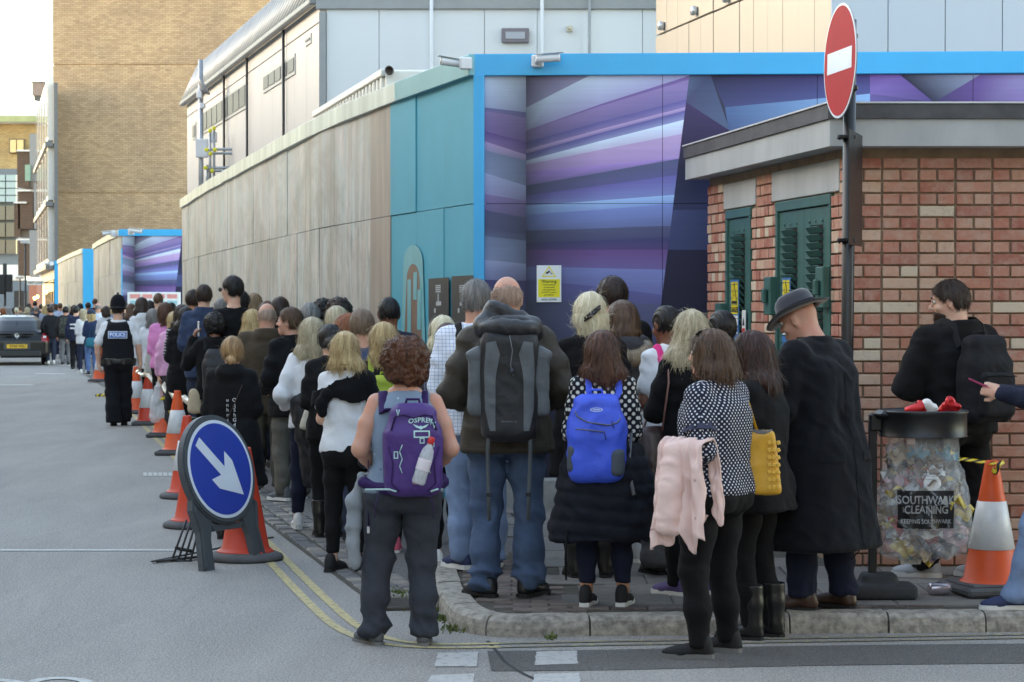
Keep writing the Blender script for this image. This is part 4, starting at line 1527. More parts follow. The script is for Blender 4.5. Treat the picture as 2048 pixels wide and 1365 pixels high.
# ================================================================== SOFT SHAPES (distance fields -> one continuous mesh)
def vnoise(p,seed=0):
 """smooth value noise, p (n,3) -> about [-1,1]"""
 p = np.asarray(p,dtype=np.float64)
 i = np.floor(p).astype(np.int64)
 f = p - i
 u = f * f * (3 - 2 * f)
 out = np.zeros(len(p))
 for dx in (0,1):
  for dy in (0,1):
   for dz in (0,1):
    h = ((i[:,0] + dx) * 73856093) ^ ((i[:,1] + dy) * 19349663) ^ ((i[:,2] + dz) * 83492791) ^ (seed * 2654435761)
    h = (h ^ (h >> 13)) * 1274126177
    h = (h ^ (h >> 16)) & 0xFFFF
    w = (u[:,0] if dx else 1 - u[:,0]) * (u[:,1] if dy else 1 - u[:,1]) * (u[:,2] if dz else 1 - u[:,2])
    out += w * (h / 32767.5 - 1)
 return out
class SDF:
 def __init__(s,lo,hi,vox):
  s.vox = vox
  s.lo = np.array(lo,float) - 2.5 * vox
  hi = np.array(hi,float) + 2.5 * vox
  s.n = np.maximum(4,np.ceil((hi - s.lo) / vox).astype(int) + 1)
  s.d = np.full(s.n,9.0,np.float32)
  s.ax = [(s.lo[i] + vox * np.arange(s.n[i])).astype(np.float32) for i in range(3)]
 def sl(s,lo,hi):
  a = np.clip(np.floor((np.array(lo) - s.lo) / s.vox).astype(int),0,s.n)
  b = np.clip(np.ceil((np.array(hi) - s.lo) / s.vox).astype(int) + 1,0,s.n)
  if (b <= a).any():
   return None,None
  S = tuple(slice(a[i],b[i]) for i in range(3))
  G = (s.ax[0][S[0]][:,None,None],s.ax[1][S[1]][None,:,None],s.ax[2][S[2]][None,None,:])
  return S,G
 def put(s,S,dn,k,op='add'):
  a = s.d[S]
  if op == 'add':
   if k > 0:
    h = np.clip(.5 + .5 * (a - dn) / k,0,1)
    s.d[S] = dn * h + a * (1 - h) - k * h * (1 - h)
   else:
    s.d[S] = np.minimum(a,dn)
  elif op == 'sub':
   if k > 0:
    b = -dn
    h = np.clip(.5 - .5 * (a - b) / k,0,1)
    h2 = np.clip(.5 + .5 * (a - b) / k,0,1)
    s.d[S] = b * (1 - h2) + a * h2 + k * h2 * (1 - h2)
   else:
    s.d[S] = np.maximum(a,-dn)
  elif op == 'int':
   s.d[S] = np.maximum(a,dn)
  return s
 def cone(s,a,b,ra,rb,k=.02,op='add'):
  a,b = np.array(a,float),np.array(b,float)
  m = max(ra,rb) + k + 3 * s.vox
  S,G = s.sl(np.minimum(a,b) - m,np.maximum(a,b) + m)
  if S is None:
   return s
  ab = b - a
  L = max(ab @ ab,1e-9)
  X,Y,Z = G[0] - a[0],G[1] - a[1],G[2] - a[2]
  t = np.clip((X * ab[0] + Y * ab[1] + Z * ab[2]) / L,0,1)
  d = np.sqrt((X - t * ab[0]) ** 2 + (Y - t * ab[1]) ** 2 + (Z - t * ab[2]) ** 2) - (ra + (rb - ra) * t)
  return s.put(S,d,k,op)
 def chain(s,pts,rs,k=.02):
  for i in range(len(pts) - 1):
   s.cone(pts[i],pts[i + 1],rs[i],rs[i + 1],k)
  return s
 def ell(s,c,r,k=.02,rot=None,op='add',n=2.0):
  c,r = np.array(c,float),np.array(r,float)
  m = max(r) + k + 3 * s.vox
  S,G = s.sl(c - m,c + m)
  if S is None:
   return s
  X,Y,Z = G[0] - c[0],G[1] - c[1],G[2] - c[2]
  if rot is not None:
   q = np.array(rot)
   X,Y,Z = (X * q[0,i] + Y * q[1,i] + Z * q[2,i] for i in range(3))
  if n == 2.0:
   rho = np.sqrt((X / r[0]) ** 2 + (Y / r[1]) ** 2 + (Z / r[2]) ** 2)
  else:
   rho = (np.abs(X / r[0]) ** n + np.abs(Y / r[1]) ** n + np.abs(Z / r[2]) ** n) ** (1 / n)
  return s.put(S,(rho - 1) * min(r),k,op)
 def box(s,c,half,rr=.02,k=.02,rot=None,op='add'):
  c,hf = np.array(c,float),np.array(half,float)
  m = np.linalg.norm(hf) + k + 3 * s.vox
  S,G = s.sl(c - m,c + m)
  if S is None:
   return s
  X,Y,Z = G[0] - c[0],G[1] - c[1],G[2] - c[2]
  if rot is not None:
   q = np.array(rot)
   X,Y,Z = (X * q[0,i] + Y * q[1,i] + Z * q[2,i] for i in range(3))
  qx,qy,qz = (np.abs(v) - (hf[i] - rr) for i,v in enumerate((X,Y,Z)))
  d = np.sqrt(np.maximum(qx,0) ** 2 + np.maximum(qy,0) ** 2 + np.maximum(qz,0) ** 2) + np.minimum(np.maximum(qx,np.maximum(qy,qz)),0) - rr
  return s.put(S,d,k,op)
 def loft(s,rings,k=.02,n=2.3,op='add'):
  """stack of ellipses (z, cx, cy, rx, ry), z rising"""
  q = np.array(sorted(rings),float)
  z0,z1 = q[0,0],q[-1,0]
  lo = (np.min(q[:,1] - q[:,3]),np.min(q[:,2] - q[:,4]),z0)
  hi = (np.max(q[:,1] + q[:,3]),np.max(q[:,2] + q[:,4]),z1)
  m = k + 3 * s.vox
  S,G = s.sl(np.array(lo) - m,np.array(hi) + m)
  if S is None:
   return s
  z = G[2].ravel()
  zi = np.clip(z,z0,z1)
  cx,cy,rx,ry = (np.interp(zi,q[:,0],q[:,i])[None,None,:].astype(np.float32) for i in (1,2,3,4))
  rho = (np.abs((G[0] - cx) / rx) ** n + np.abs((G[1] - cy) / ry) ** n) ** (1 / n)
  d = (rho - 1) * np.minimum(rx,ry)
  d = np.maximum(d,np.maximum(G[2] - z1,z0 - G[2]))
  return s.put(S,d.astype(np.float32),k,op)
 def half(s,nrm,off):
  """keep nrm.p < off"""
  d = s.ax[0][:,None,None] * nrm[0] + s.ax[1][None,:,None] * nrm[1] + s.ax[2][None,None,:] * nrm[2] - off
  s.d = np.maximum(s.d,d)
  return s
 def mesh(s,smooth=1):
  d = s.d
  neg = d < 0
  nx,ny,nz = d.shape
  cnt = np.zeros((nx - 1,ny - 1,nz - 1),np.uint8)
  for i in (0,1):
   for j in (0,1):
    for k in (0,1):
     cnt += neg[i:nx - 1 + i,j:ny - 1 + j,k:nz - 1 + k]
  act = (cnt > 0) & (cnt < 8)
  ijk = np.argwhere(act)
  if len(ijk) == 0:
   return np.zeros((0,3)),np.zeros((0,4),int)
  idx = np.full(act.shape,-1,np.int64)
  idx[act] = np.arange(len(ijk))
  acc = np.zeros((len(ijk),3))
  num = np.zeros(len(ijk))
  C = [(0,0,0),(1,0,0),(0,1,0),(1,1,0),(0,0,1),(1,0,1),(0,1,1),(1,1,1)]
  vals = [d[ijk[:,0] + c[0],ijk[:,1] + c[1],ijk[:,2] + c[2]] for c in C]
  for e0,e1 in ((0,1),(2,3),(4,5),(6,7),(0,2),(1,3),(4,6),(5,7),(0,4),(1,5),(2,6),(3,7)):
   a,b = vals[e0],vals[e1]
   m = (a < 0) != (b < 0)
   den = a - b
   den[den == 0] = 1e-9
   t = np.clip(a / den,0,1)
   o0,o1 = np.array(C[e0]),np.array(C[e1])
   acc[m] += o0 + t[m][:,None] * (o1 - o0)
   num[m] += 1
  v = s.lo + s.vox * (ijk + acc / num[:,None])
  F_ = []
  e = (neg[:-1,1:-1,1:-1] != neg[1:,1:-1,1:-1])
  q = np.argwhere(e)
  i,j,k = q[:,0],q[:,1] + 1,q[:,2] + 1
  f = np.stack([idx[i,j - 1,k - 1],idx[i,j,k - 1],idx[i,j,k],idx[i,j - 1,k]],1)
  fl = ~neg[i,j,k]
  f[fl] = f[fl][:,::-1]
  F_.append(f)
  e = (neg[1:-1,:-1,1:-1] != neg[1:-1,1:,1:-1])
  q = np.argwhere(e)
  i,j,k = q[:,0] + 1,q[:,1],q[:,2] + 1
  f = np.stack([idx[i - 1,j,k - 1],idx[i - 1,j,k],idx[i,j,k],idx[i,j,k - 1]],1)
  fl = ~neg[i,j,k]
  f[fl] = f[fl][:,::-1]
  F_.append(f)
  e = (neg[1:-1,1:-1,:-1] != neg[1:-1,1:-1,1:])
  q = np.argwhere(e)
  i,j,k = q[:,0] + 1,q[:,1] + 1,q[:,2]
  f = np.stack([idx[i - 1,j - 1,k],idx[i,j - 1,k],idx[i,j,k],idx[i - 1,j,k]],1)
  fl = ~neg[i,j,k]
  f[fl] = f[fl][:,::-1]
  F_.append(f)
  f = np.concatenate(F_)
  for _ in range(smooth):
   v = lap(v,f,.5)
  return v,f
def lap(v,f,t=.5):
 a = f.ravel()
 b = np.roll(f,-1,1).ravel()
 n = len(v)
 c = np.bincount(a,minlength=n) + np.bincount(b,minlength=n)
 out = np.empty_like(v)
 for i in range(3):
  out[:,i] = np.bincount(a,v[b,i],n) + np.bincount(b,v[a,i],n)
 out /= np.maximum(c,1)[:,None]
 return v + t * (out - v)
def vnormals(v,f):
 e1 = v[f[:,2]] - v[f[:,0]]
 e2 = v[f[:,3]] - v[f[:,1]]
 fn_ = np.cross(e1,e2)
 n = np.zeros_like(v)
 for i in range(4):
  for j in range(3):
   n[:,j] += np.bincount(f[:,i],fn_[:,j],len(v))
 return n / np.maximum(np.linalg.norm(n,axis=1),1e-12)[:,None]
def npmesh(name,v,f,mat=None,uv=None,smooth=True,tris=None):
 """v (n,3); f (m,4) quads; tris optional (k,3)"""
 me = bpy.data.meshes.new(name)
 nt_ = 0 if tris is None else len(tris)
 me.vertices.add(len(v))
 me.vertices.foreach_set('co',np.asarray(v,np.float32).ravel())
 loops = f.ravel() if nt_ == 0 else np.concatenate([f.ravel(),tris.ravel()])
 me.loops.add(len(loops))
 me.loops.foreach_set('vertex_index',loops.astype(np.int32))
 npoly = len(f) + nt_
 tot = np.concatenate([np.full(len(f),4),np.full(nt_,3)]).astype(np.int32)
 me.polygons.add(npoly)
 me.polygons.foreach_set('loop_start',np.concatenate([[0],np.cumsum(tot)[:-1]]).astype(np.int32))
 me.polygons.foreach_set('loop_total',tot)
 if uv is not None:
  l_ = me.uv_layers.new(name='UVMap')
  u = uv[loops] if len(uv) != len(loops) else uv
  l_.data.foreach_set('uv',np.asarray(u,np.float32).ravel())
 if smooth:
  me.polygons.foreach_set('use_smooth',np.ones(npoly,bool))
 me.update(calc_edges=True)
 if mat is not None:
  for m in (mat if isinstance(mat,(list,tuple)) else [mat]):
   me.materials.append(m)
 return me
def boxuv(v,f):
 """per-loop UVs in metres, projected along each face's main direction"""
 n = np.cross(v[f[:,2]] - v[f[:,0]],v[f[:,3]] - v[f[:,1]])
 p = v[f.ravel()]
 ax = np.repeat(np.abs(n[:,:2]).argmax(1),4)
 u = np.where(ax == 0,p[:,1] + .37,p[:,0])
 return np.stack([u,p[:,2]],1)
def wrinkle(v,f,amp,seed=0,fz=14.0,fr=5.0,w=None):
 """cloth folds: ridges that run round the limbs and drape"""
 n = vnormals(v,f)
 q = v * np.array([fr,fr,fz])
 wp = vnoise(v * 4.0,seed + 9)
 a = 1 - 2.2 * np.abs(vnoise(q + wp[:,None] * .9,seed))
 b_ = vnoise(v * np.array([9,9,16.0]),seed + 3)
 c = 1 - 2.0 * np.abs(vnoise(v * np.array([16,16,5.0]) + wp[:,None],seed + 5))
 dg_ = 1 - 2.4 * np.abs(vnoise(np.stack([(v[:,0] + v[:,2]) * 13,v[:,1] * 8,(v[:,0] - v[:,2]) * 5],1) + wp[:,None] * .7,seed + 7))
 d = amp * (.60 * a + .25 * b_ + .30 * c + .42 * dg_)
 if w is not None:
  d = d * w
 return v + n * d[:,None]
def rotm(ax,ang):
 return np.array(Matrix.Rotation(ang,3,ax))
# ================================================================== PEOPLE
SKINS = {'fair': skin('fair skin',(212,172,150)),'pink': skin('ruddy skin',(196,148,126)),'tan': skin('tanned skin',(190,138,108)),'brown': skin('brown skin',(118,76,56)),'dark': skin('dark brown skin',(78,50,38))}
VOX = {0: (.0085,.0115,.0065),1: (.012,.017,.009),2: (.022,.027,.017),3: (.03,.036,.024)}   # body, clothes, hair by detail level
class Person:
 pass
def _arm(side,kind,s):
 """elbow and wrist relative to the shoulder, hand direction; side -1 left, +1 right"""
 x = side
 T = {'down': ((.06 * x,-.03,-.285),(.075 * x,.045,-.535),(0,.1,-1)),
         'front': ((.035 * x,.0,-.28),(-.06 * x,.22,-.30),(-.8 * x,.5,.2)),
         'belly': ((.09 * x,-.02,-.28),(-.10 * x,.20,-.36),(-1 * x,.3,0)),
         'pocket': ((.12 * x,-.09,-.27),(.05 * x,.07,-.47),(-.2 * x,.5,-1)),
         'phone': ((.10 * x,.16,-.22),(-.06 * x,.14,.04),(-.2 * x,-.3,1)),
         'bag': ((.10 * x,-.05,-.28),(.08 * x,.16,-.38),(-.2 * x,1,.3)),
         'strap': ((.10 * x,.02,-.27),(-.02 * x,.17,-.10),(-.5 * x,-.2,1)),
         'fold': ((.10 * x,.04,-.27),(-.16 * x,.23,-.24),(-1 * x,.2,.1)),
         'back': ((.08 * x,-.10,-.27),(-.02 * x,-.15,-.44),(-.8 * x,-.2,-.4)),
         'wide': ((.16 * x,-.04,-.25),(.20 * x,.03,-.48),(0.1 * x,.1,-1)),
         'hold': ((.08 * x,.03,-.28),(.0 * x,.27,-.24),(-.15 * x,1,.25))}
 e,w,d = T[kind] if isinstance(kind,str) else kind
 return tuple(np.array(q) * (s if i < 2 else 1) for i,q in enumerate((e,w,d)))
def hand(g,wrist,d,side,s,vox,curl=.5,grip=None):
 d = np.array(d,float)
 d /= np.linalg.norm(d)
 up = np.array([-side * 1.0,0.2,0.0])           # palm faces the body
 pn = up - d * (up @ d)
 if np.linalg.norm(pn) < .1:
  pn = np.array([0,1.0,0]) - d * d[1]
 pn /= np.linalg.norm(pn)
 la = np.cross(d,pn) * (-side)                   # towards the thumb
 fr = max(.0082 * s,vox * .95)
 pc = wrist + d * .045 * s
 g.cone(wrist,wrist + d * .03 * s,.026 * s,.028 * s,.015)
 rot = np.stack([la,pn,d],1)
 g.box(pc + d * .01 * s,(.040 * s,.015 * s,.048 * s),.014 * s,.012,rot)
 tips = []
 if vox > .015:
  g.cone(pc,pc + (d + pn * .4) * .09 * s,.03 * s,.022 * s,.01)
  g.cone(wrist + d * .03 * s + la * .03 * s,wrist + d * .07 * s + la * .05 * s,.018,.016,.01)
  return pc,pn,la,tips
 for i,(o,L) in enumerate(((.030,.068),(.010,.078),(-.011,.072),(-.030,.056))):
  b = wrist + d * .09 * s + la * o * s
  c1 = curl * (1.0 + .12 * i)
  m1 = b + (d * math.cos(c1) + pn * math.sin(c1)) * L * .5 * s
  m2 = m1 + (d * math.cos(c1 * 2.1) + pn * math.sin(c1 * 2.1)) * L * .5 * s
  g.cone(b,m1,fr * 1.05,fr,.004)
  g.cone(m1,m2,fr,fr * .85,.003)
  tips.append(m2)
 b = wrist + d * .03 * s + la * .03 * s
 t1 = b + (la * .75 + d * .65 + pn * .35) * .04 * s
 t2 = t1 + (la * .15 + d * .9 + pn * .5) * .032 * s
 g.cone(b,t1,fr * 1.35,fr * 1.15,.008)
 g.cone(t1,t2,fr * 1.15,fr * .95,.003)
 return pc,pn,la,tips
_SHOES = {}
def shoe_mesh(kind,mat,sole,lod):
 key = (kind,mat.name,sole.name,lod)
 if key in _SHOES:
  return _SHOES[key]
 vx = (.007,.009,.014,.02)[lod]
 g = SDF((-.06,-.1,0),(.06,.2,.36 if kind == 'boot' else .14),vx)
 g.ell((0,-.045,.035),(.036,.045,.04),.02)
 g.ell((0,.1,.03),(.043,.08,.032),.03)
 g.cone((0,-.035,.07),(0,.085,.035),.034,.03,.03)
 g.cone((0,-.04,.085 if kind != 'shoe' else .07),(0,-.035,.1 if kind != 'shoe' else .08),.036,.036,.02)
 if kind == 'boot':
  g.chain([(0,-.035,.08),(0,-.03,.2),(0,-.02,.33)],[.048,.056,.066],.02)
 g.half((0,0,-1),-.016)
 if kind == 'boot':
  g.half((0,0,1),.30)
  g.cone((0,-.022,.28),(0,-.02,.34),.052,.052,0,'sub')
 v,f = g.mesh(1)
 me = npmesh('shoe',v,f,mat)
 th = .026 if kind == 'sneaker' else .018
 out = [(-.036,-.05),(-.03,-.08),(0,-.092),(.03,-.08),(.036,-.05),(.036,0),(.041,.06),(.046,.11),(.04,.155),(.022,.18),(0,.187),(-.022,.18),(-.04,.155),(-.046,.11),(-.041,.06),(-.036,0)]
 m2 = MB().prism(out,0,th * .55).prism([(x * .97,y * .985) for x,y in out],th * .55,th).mesh('sole')
 m2.materials.append(sole)
 _SHOES[key] = (me,m2)
 return _SHOES[key]
def ring(z,cx,cy,rx,ry):
 return (z,cx,cy,rx,ry)
def strands(v,n,count,length,width,rg,down=1.0,spread=.25,curl=0.0):
 """loose locks laid over the hair: thin tapering blades"""
 if len(v) == 0:
  return np.zeros((0,3)),np.zeros((0,3),int)
 pick = rg.integers(0,len(v),count)
 p = v[pick] + n[pick] * .001
 nn = n[pick]
 g = np.zeros_like(p)
 g[:,2] = -down
 g += rg.normal(0,spread,p.shape)
 g += nn * .15
 g -= nn * (np.sum(g * nn,1) * .85)[:,None]
 g /= np.maximum(np.linalg.norm(g,axis=1),1e-6)[:,None]
 L = length * rg.uniform(.5,1.2,count)[:,None]
 side = np.cross(g,nn)
 side /= np.maximum(np.linalg.norm(side,axis=1),1e-6)[:,None]
 w = width * rg.uniform(.6,1.3,count)[:,None]
 lift = nn * (.003 + .006 * rg.random((count,1)) ** 2)
 a0,a1 = p - side * w,p + side * w
 m = p + g * L * .5 + lift + side * (curl * L * rg.normal(0,1,(count,1)))
 b0,b1 = m - side * w * .8,m + side * w * .8
 tip = p + g * L + lift * .6 + np.array([0,0,-.25]) * L * .2
 V_ = np.stack([a0,a1,b0,b1,tip],1).reshape(-1,3)
 o = np.arange(count)[:,None] * 5
 T_ = np.concatenate([o + np.array([[0,1,3]]),o + np.array([[0,3,2]]),o + np.array([[2,3,4]])])
 return V_,T_
def make_hair(style,mat,lod,seed,scale=1.0):
 vx = VOX[lod][2]
 rg = np.random.default_rng(seed)
 big = style in ('long','curly','longwave')
 g = SDF((-.17,-.21,-.42 if style in ('long','longwave') else -.22),(.17,.16,.19),vx)
 c = (0,-.012,.02)
 amp,cnt,ln,wd,sp,am2,sfreq = .0025,500,.05,.0013,.25,0.0,16
 def face(r=(.066,.09,.10),cc=(0,.125,-.035)):
  g.ell(cc,r,.01,op='sub')
 if style in ('short','buzz','fringe'):
  t = {'short': .013,'buzz': .006,'fringe': .005}[style]
  g.ell(c,(.076 + t,.096 + t,.098 + t),0)
  g.half((0,.75,-.66),.020)
  g.half((0,-.55,-.83),.105)
  if style == 'fringe':
   g.half((0,.35,.94),.032)
   g.ell((0,.02,.13),(.075,.1,.1),.01,op='sub')
  for sx in (-1,1):
   g.ell((sx * .085,.012,-.03),(.03,.032,.045),.005,op='sub')
  amp,cnt,ln,wd = .003,2600,.028 if style == 'short' else .011,.0009
  sp = .55
 elif style == 'quiff':
  g.ell(c,(.086,.104,.106),0)
  g.ell((0,.03,.105),(.062,.065,.04),.02)
  g.half((0,.75,-.66),.028)
  g.half((0,-.55,-.83),.10)
  for sx in (-1,1):
   g.ell((sx * .085,.012,-.03),(.03,.032,.045),.005,op='sub')
  amp,cnt,ln,sp = .004,700,.03,.6
 elif style in ('bob','lob','grey_lob'):
  b = {'bob': -.135,'lob': -.20,'grey_lob': -.21}[style]
  g.loft([ring(b,0,-.05,.108 if style == 'bob' else .122,.078),ring(b + .025,0,-.05,.114 if style == 'bob' else .128,.092),ring(b * .55,0,-.038,.112 if style == 'bob' else .118,.11),ring(-.03,0,-.025,.102,.116),ring(.03,0,-.018,.097,.114),ring(.08,0,-.012,.082,.098),ring(.11,0,-.01,.058,.072),ring(.126,0,-.01,.028,.036),ring(.131,0,-.01,.008,.01)],0,2.15)
  face()
  g.ell((0,.10,-.16),(.075,.10,.09),.01,op='sub')
  amp,cnt,ln,wd = .0045,1300,.10,.0013
 elif style in ('long','longwave'):
  b = -.36
  g.loft([ring(b,0,-.095,.055,.022),ring(b + .05,0,-.09,.09,.034),ring(-.24,0,-.078,.108,.05),ring(-.15,0,-.055,.108,.078),ring(-.07,0,-.035,.104,.105),ring(0,0,-.022,.1,.116),ring(.04,0,-.016,.095,.112),ring(.085,0,-.012,.08,.095),ring(.112,0,-.01,.056,.068),ring(.128,0,-.01,.026,.034),ring(.132,0,-.01,.008,.01)],0,2.15)
  face()
  amp,cnt,ln,wd = .0055,1500,.13,.0014
 elif style in ('curly','afro'):
  R_ = (.122,.128,.128) if style == 'curly' else (.105,.118,.118)
  g.ell((0,-.022,.012),R_,0,n=2.3)
  if style == 'curly':
   g.ell((0,-.06,-.07),(.10,.08,.07),.03)
  face((.07,.08,.1),(0,.13,-.03))
  amp,cnt,ln,wd,sp,am2 = .004,2200 if lod == 0 else 700,.022,.0022,1.1,.010
 elif style in ('pony','bun','lowbun'):
  g.ell(c,(.088,.108,.110),0)
  g.half((0,.75,-.66),.026)
  g.half((0,-.55,-.83),.11)
  if style == 'pony':
   g.cone((0,-.115,-.045),(0,-.13,-.07),.02,.026,.01)
   g.cone((0,-.128,-.065),(-.008,-.115,-.125),.033,.012,.015)
   g.cone((.02,-.125,-.07),(.028,-.115,-.115),.014,.005,.01)
   g.cone((-.02,-.125,-.07),(-.04,-.115,-.11),.012,.004,.01)
  elif style == 'bun':
   g.ell((0,-.10,.095),(.05,.045,.045),.012)
  else:
   g.ell((0,-.118,-.02),(.05,.04,.048),.012)
  amp,cnt,ln = .003,600,.05
  sp = .4
 elif style == 'clip':
  g.ell((0,-.02,.022),(.094,.116,.112),0)
  g.half((0,.75,-.66),.03)
  g.loft([ring(-.15,0,-.055,.07,.05),ring(-.13,0,-.055,.09,.07),ring(-.07,0,-.045,.1,.09),ring(-.01,0,-.03,.098,.105)],.02,2.2)
  face((.066,.09,.11))
  amp,cnt,ln = .005,900,.07
 elif style == 'braids':
  g.ell(c,(.084,.104,.106),0)
  g.half((0,.75,-.66),.022)
  g.half((0,-.55,-.83),.10)
  amp,cnt,sfreq = .006,0,7
 v,f = g.mesh(1)
 n = vnormals(v,f)
 ang = np.arctan2(v[:,0],-(v[:,1] + .012))
 rad = np.hypot(v[:,0],v[:,1] + .012)
 if style == 'braids':
  q = np.sin(v[:,0] * 330)
  v = v + n * (.0045 * q)[:,None]
 else:
  q = np.stack([ang * sfreq + vnoise(v * 12,seed) * .8,v[:,2] * 7,np.full(len(v),3.3)],1)
  q2 = np.stack([ang * 5,v[:,2] * 4,np.full(len(v),1.3)],1)
  dsp = amp * vnoise(q,seed) + amp * 1.7 * vnoise(q2,seed + 2)
  if am2:
   dsp = dsp + am2 * (1 - 2 * np.abs(vnoise(v * 34,seed + 1))) + am2 * .6 * vnoise(v * 70,seed + 4)
  v = v + n * dsp[:,None]
 if style not in ('short','buzz','fringe','braids','quiff'):
  lowz = np.clip(-v[:,2],0,.4)
  fl_,sw_,sy_ = rg.uniform(.88,1.12),rg.normal(0,.10),rg.normal(0,.05)
  v[:,0] = v[:,0] * (1 + (fl_ - 1) * np.minimum(lowz / .12,1)) + sw_ * lowz + .010 * np.sin(v[:,2] * 38 + seed) * np.minimum(lowz / .1,1) * np.sign(v[:,0])
  v[:,1] += sy_ * lowz
  v[:,2] += np.where(v[:,2] < -.1,.02 * vnoise(np.stack([ang * 3,ang * 0,ang * 0 + seed],1),seed),0)
 uv = np.stack([ang * np.maximum(rad,.05),v[:,2]],1)
 n = vnormals(v,f)
 if lod < 2 and cnt:
  if lod == 1:
   cnt //= 2
  sv,st = strands(v,n,cnt,ln,wd * (1.4 if lod else 1.2),rg,1.0 if not am2 else .2,sp,.15 if am2 else .05)
  if lod == 0 and ln > .03:
   s2,t2 = strands(v,n,220,ln * 1.3,.0011,rg,.9,.8,.12)
   st = np.concatenate([st,t2 + len(sv)])
   sv = np.concatenate([sv,s2])
  suv = np.stack([np.arctan2(sv[:,0],-(sv[:,1] + .012)) * .1,sv[:,2]],1)
  st = st + len(v)
  v = np.concatenate([v,sv])
  uv = np.concatenate([uv,suv])
  return npmesh('hair',v * scale,f,mat,uv,True,st)
 return npmesh('hair',v * scale,f,mat,uv)
EYE_W = M('eye white',(224,220,214),.3,.03,bmp=0)
EYE_D = M('eye iris',(44,36,32),.2,.05,bmp=0)
LIPS = M('lip skin',(170,104,96),.5,.08)
def person(px,depth,label,ytop=None,h=None,yaw=0.0,sex='f',build=1.0,skin_='fair',hair=None,head=(0,0),top=None,bottom=None,shoes=None,feet=((-.09,0,8),(.09,0,-8)),arms=('down','down'),lean=(0,0),lod=0,seed=1,group=None,face=False,bare_ankle=False,curl=.5,cat='person',zg=None,stoop=0.0):
 """one figure; local axes: x to its right, y where it faces, z up"""
 X = (px - 1024) / F * depth
 g0 = gz(X,depth) if zg is None else zg
 if h is None:
  h = CAMH + (604 - ytop) * depth / F - g0 - (.02 if hair and hair[0] not in ('bald','fringe','buzz') else .005)
 root = empty('person',(X,depth,g0),R(yaw),label,cat,group)
 s = h / 1.72
 bw = build * .94 * (s ** .5)
 vb,vc,vh = VOX[lod]
 P = Person()
 P.root,P.h,P.s,P.X,P.Y,P.z,P.yaw = root,h,s,X,depth,g0,yaw
 lx,ly = lean
 shw = (.168 if sex == 'm' else .146) * bw
 sh_z = .803 * h
 hz_ = .505 * h
 hipx = .088 * bw
 P.sh_z,P.shw = sh_z,shw
 SH = {-1: np.array([lx - shw,ly - .015,sh_z]),1: np.array([lx + shw,ly - .015,sh_z])}
 AR = {}
 for sd,kd in ((-1,arms[0]),(1,arms[1])):
  e,w,d = _arm(sd,kd,s)
  AR[sd] = (SH[sd],SH[sd] + e,SH[sd] + w,d)
 P.arms = AR
 HIP = {-1: np.array([-hipx,0,hz_]),1: np.array([hipx,0,hz_])}
 ANK = {-1: np.array([feet[0][0] * bw,feet[0][1] - .0,.085]),1: np.array([feet[1][0] * bw,feet[1][1] - .0,.085])}
 KNE = {}
 for sd in (-1,1):
  m_ = HIP[sd] * .48 + ANK[sd] * .52
  ft = feet[0] if sd < 0 else feet[1]
  KNE[sd] = m_ + np.array([sd * .004,.03 + (ft[3] if len(ft) > 3 else 0),0])
  if len(ft) > 4:
   ANK[sd][2] += ft[4]
 hs = (1.02 if sex == 'm' else .985) * (.5 + .5 * s)
 nb = np.array([lx,ly - .015,.845 * h])
 Rh = rotm('Z',R(head[0])) @ rotm('X',-R(head[1]))
 hc0 = np.array([lx,ly + .02,h - .118 * hs])
 piv = np.array([lx,ly,h - .20 * hs])
 hc = piv + Rh @ (hc0 - piv) + np.array([0,stoop,-stoop * .25])
 P.hc,P.Rh,P.hs = hc,Rh,hs
 def H(p):
  return hc + Rh @ (np.array(p) * hs)
 allp = [p for sd in (-1,1) for p in (*AR[sd][:3],AR[sd][2] + AR[sd][3] / np.linalg.norm(AR[sd][3]) * .2)] + [ANK[-1],ANK[1],hc]
 lo = np.min(allp,0) - .14
 hi = np.max(allp,0) + .14
 lo[2] = .03
 g = SDF(lo,hi,vb)
 g.ell(H((0,-.012,.02)),np.array((.076,.096,.098)) * hs,.0,Rh)
 if lod < 2:
  g.ell(H((0,.03,-.045)),np.array((.058,.058,.072)) * hs,.03,Rh)
  g.ell(H((0,.064,-.094)),np.array((.026,.024,.022)) * hs,.03,Rh)
  g.cone(H((-.032,.080,.024)),H((.032,.080,.024)),.012 * hs,.012 * hs,.02)
  g.cone(H((0,.090,.016)),H((0,.112,-.026)),.007 * hs,.012 * hs,.012)
  for sx in (-1,1):
   g.ell(H((sx * .011,.1,-.03)),np.array((.008,.009,.007)) * hs,.006,Rh)
   g.ell(H((sx * .034,.105,.012)),np.array((.02,.018,.012)) * hs,.012,Rh,'sub')
   re = Rh @ rotm('Z',sx * R(-22)) @ rotm('X',R(-12))
   g.ell(H((sx * .079,-.008,-.008)),np.array((.011,.020,.032)) * hs,.006,re)
   g.ell(H((sx * .088,-.001,-.006)),np.array((.007,.011,.018)) * hs,.004,re,'sub')
   g.ell(H((sx * .045,.06,-.03)),np.array((.022,.02,.018)) * hs,.02,Rh)
  g.cone(H((-.018,.088,-.060)),H((.018,.088,-.060)),.007 * hs,.007 * hs,.008)
  g.cone(H((-.016,.087,-.073)),H((.016,.087,-.073)),.008 * hs,.008 * hs,.008)
 else:
  g.ell(H((0,.03,-.05)),np.array((.06,.062,.078)) * hs,.03,Rh)
  g.cone(H((0,.095,.01)),H((0,.11,-.026)),.01 * hs,.014 * hs,.015)
 nr = (.058 if sex == 'm' else .049) * bw ** .5
 g.cone(H((0,-.03,-.06)),nb + np.array([0,0,-.02]),nr,nr * 1.12,.03)
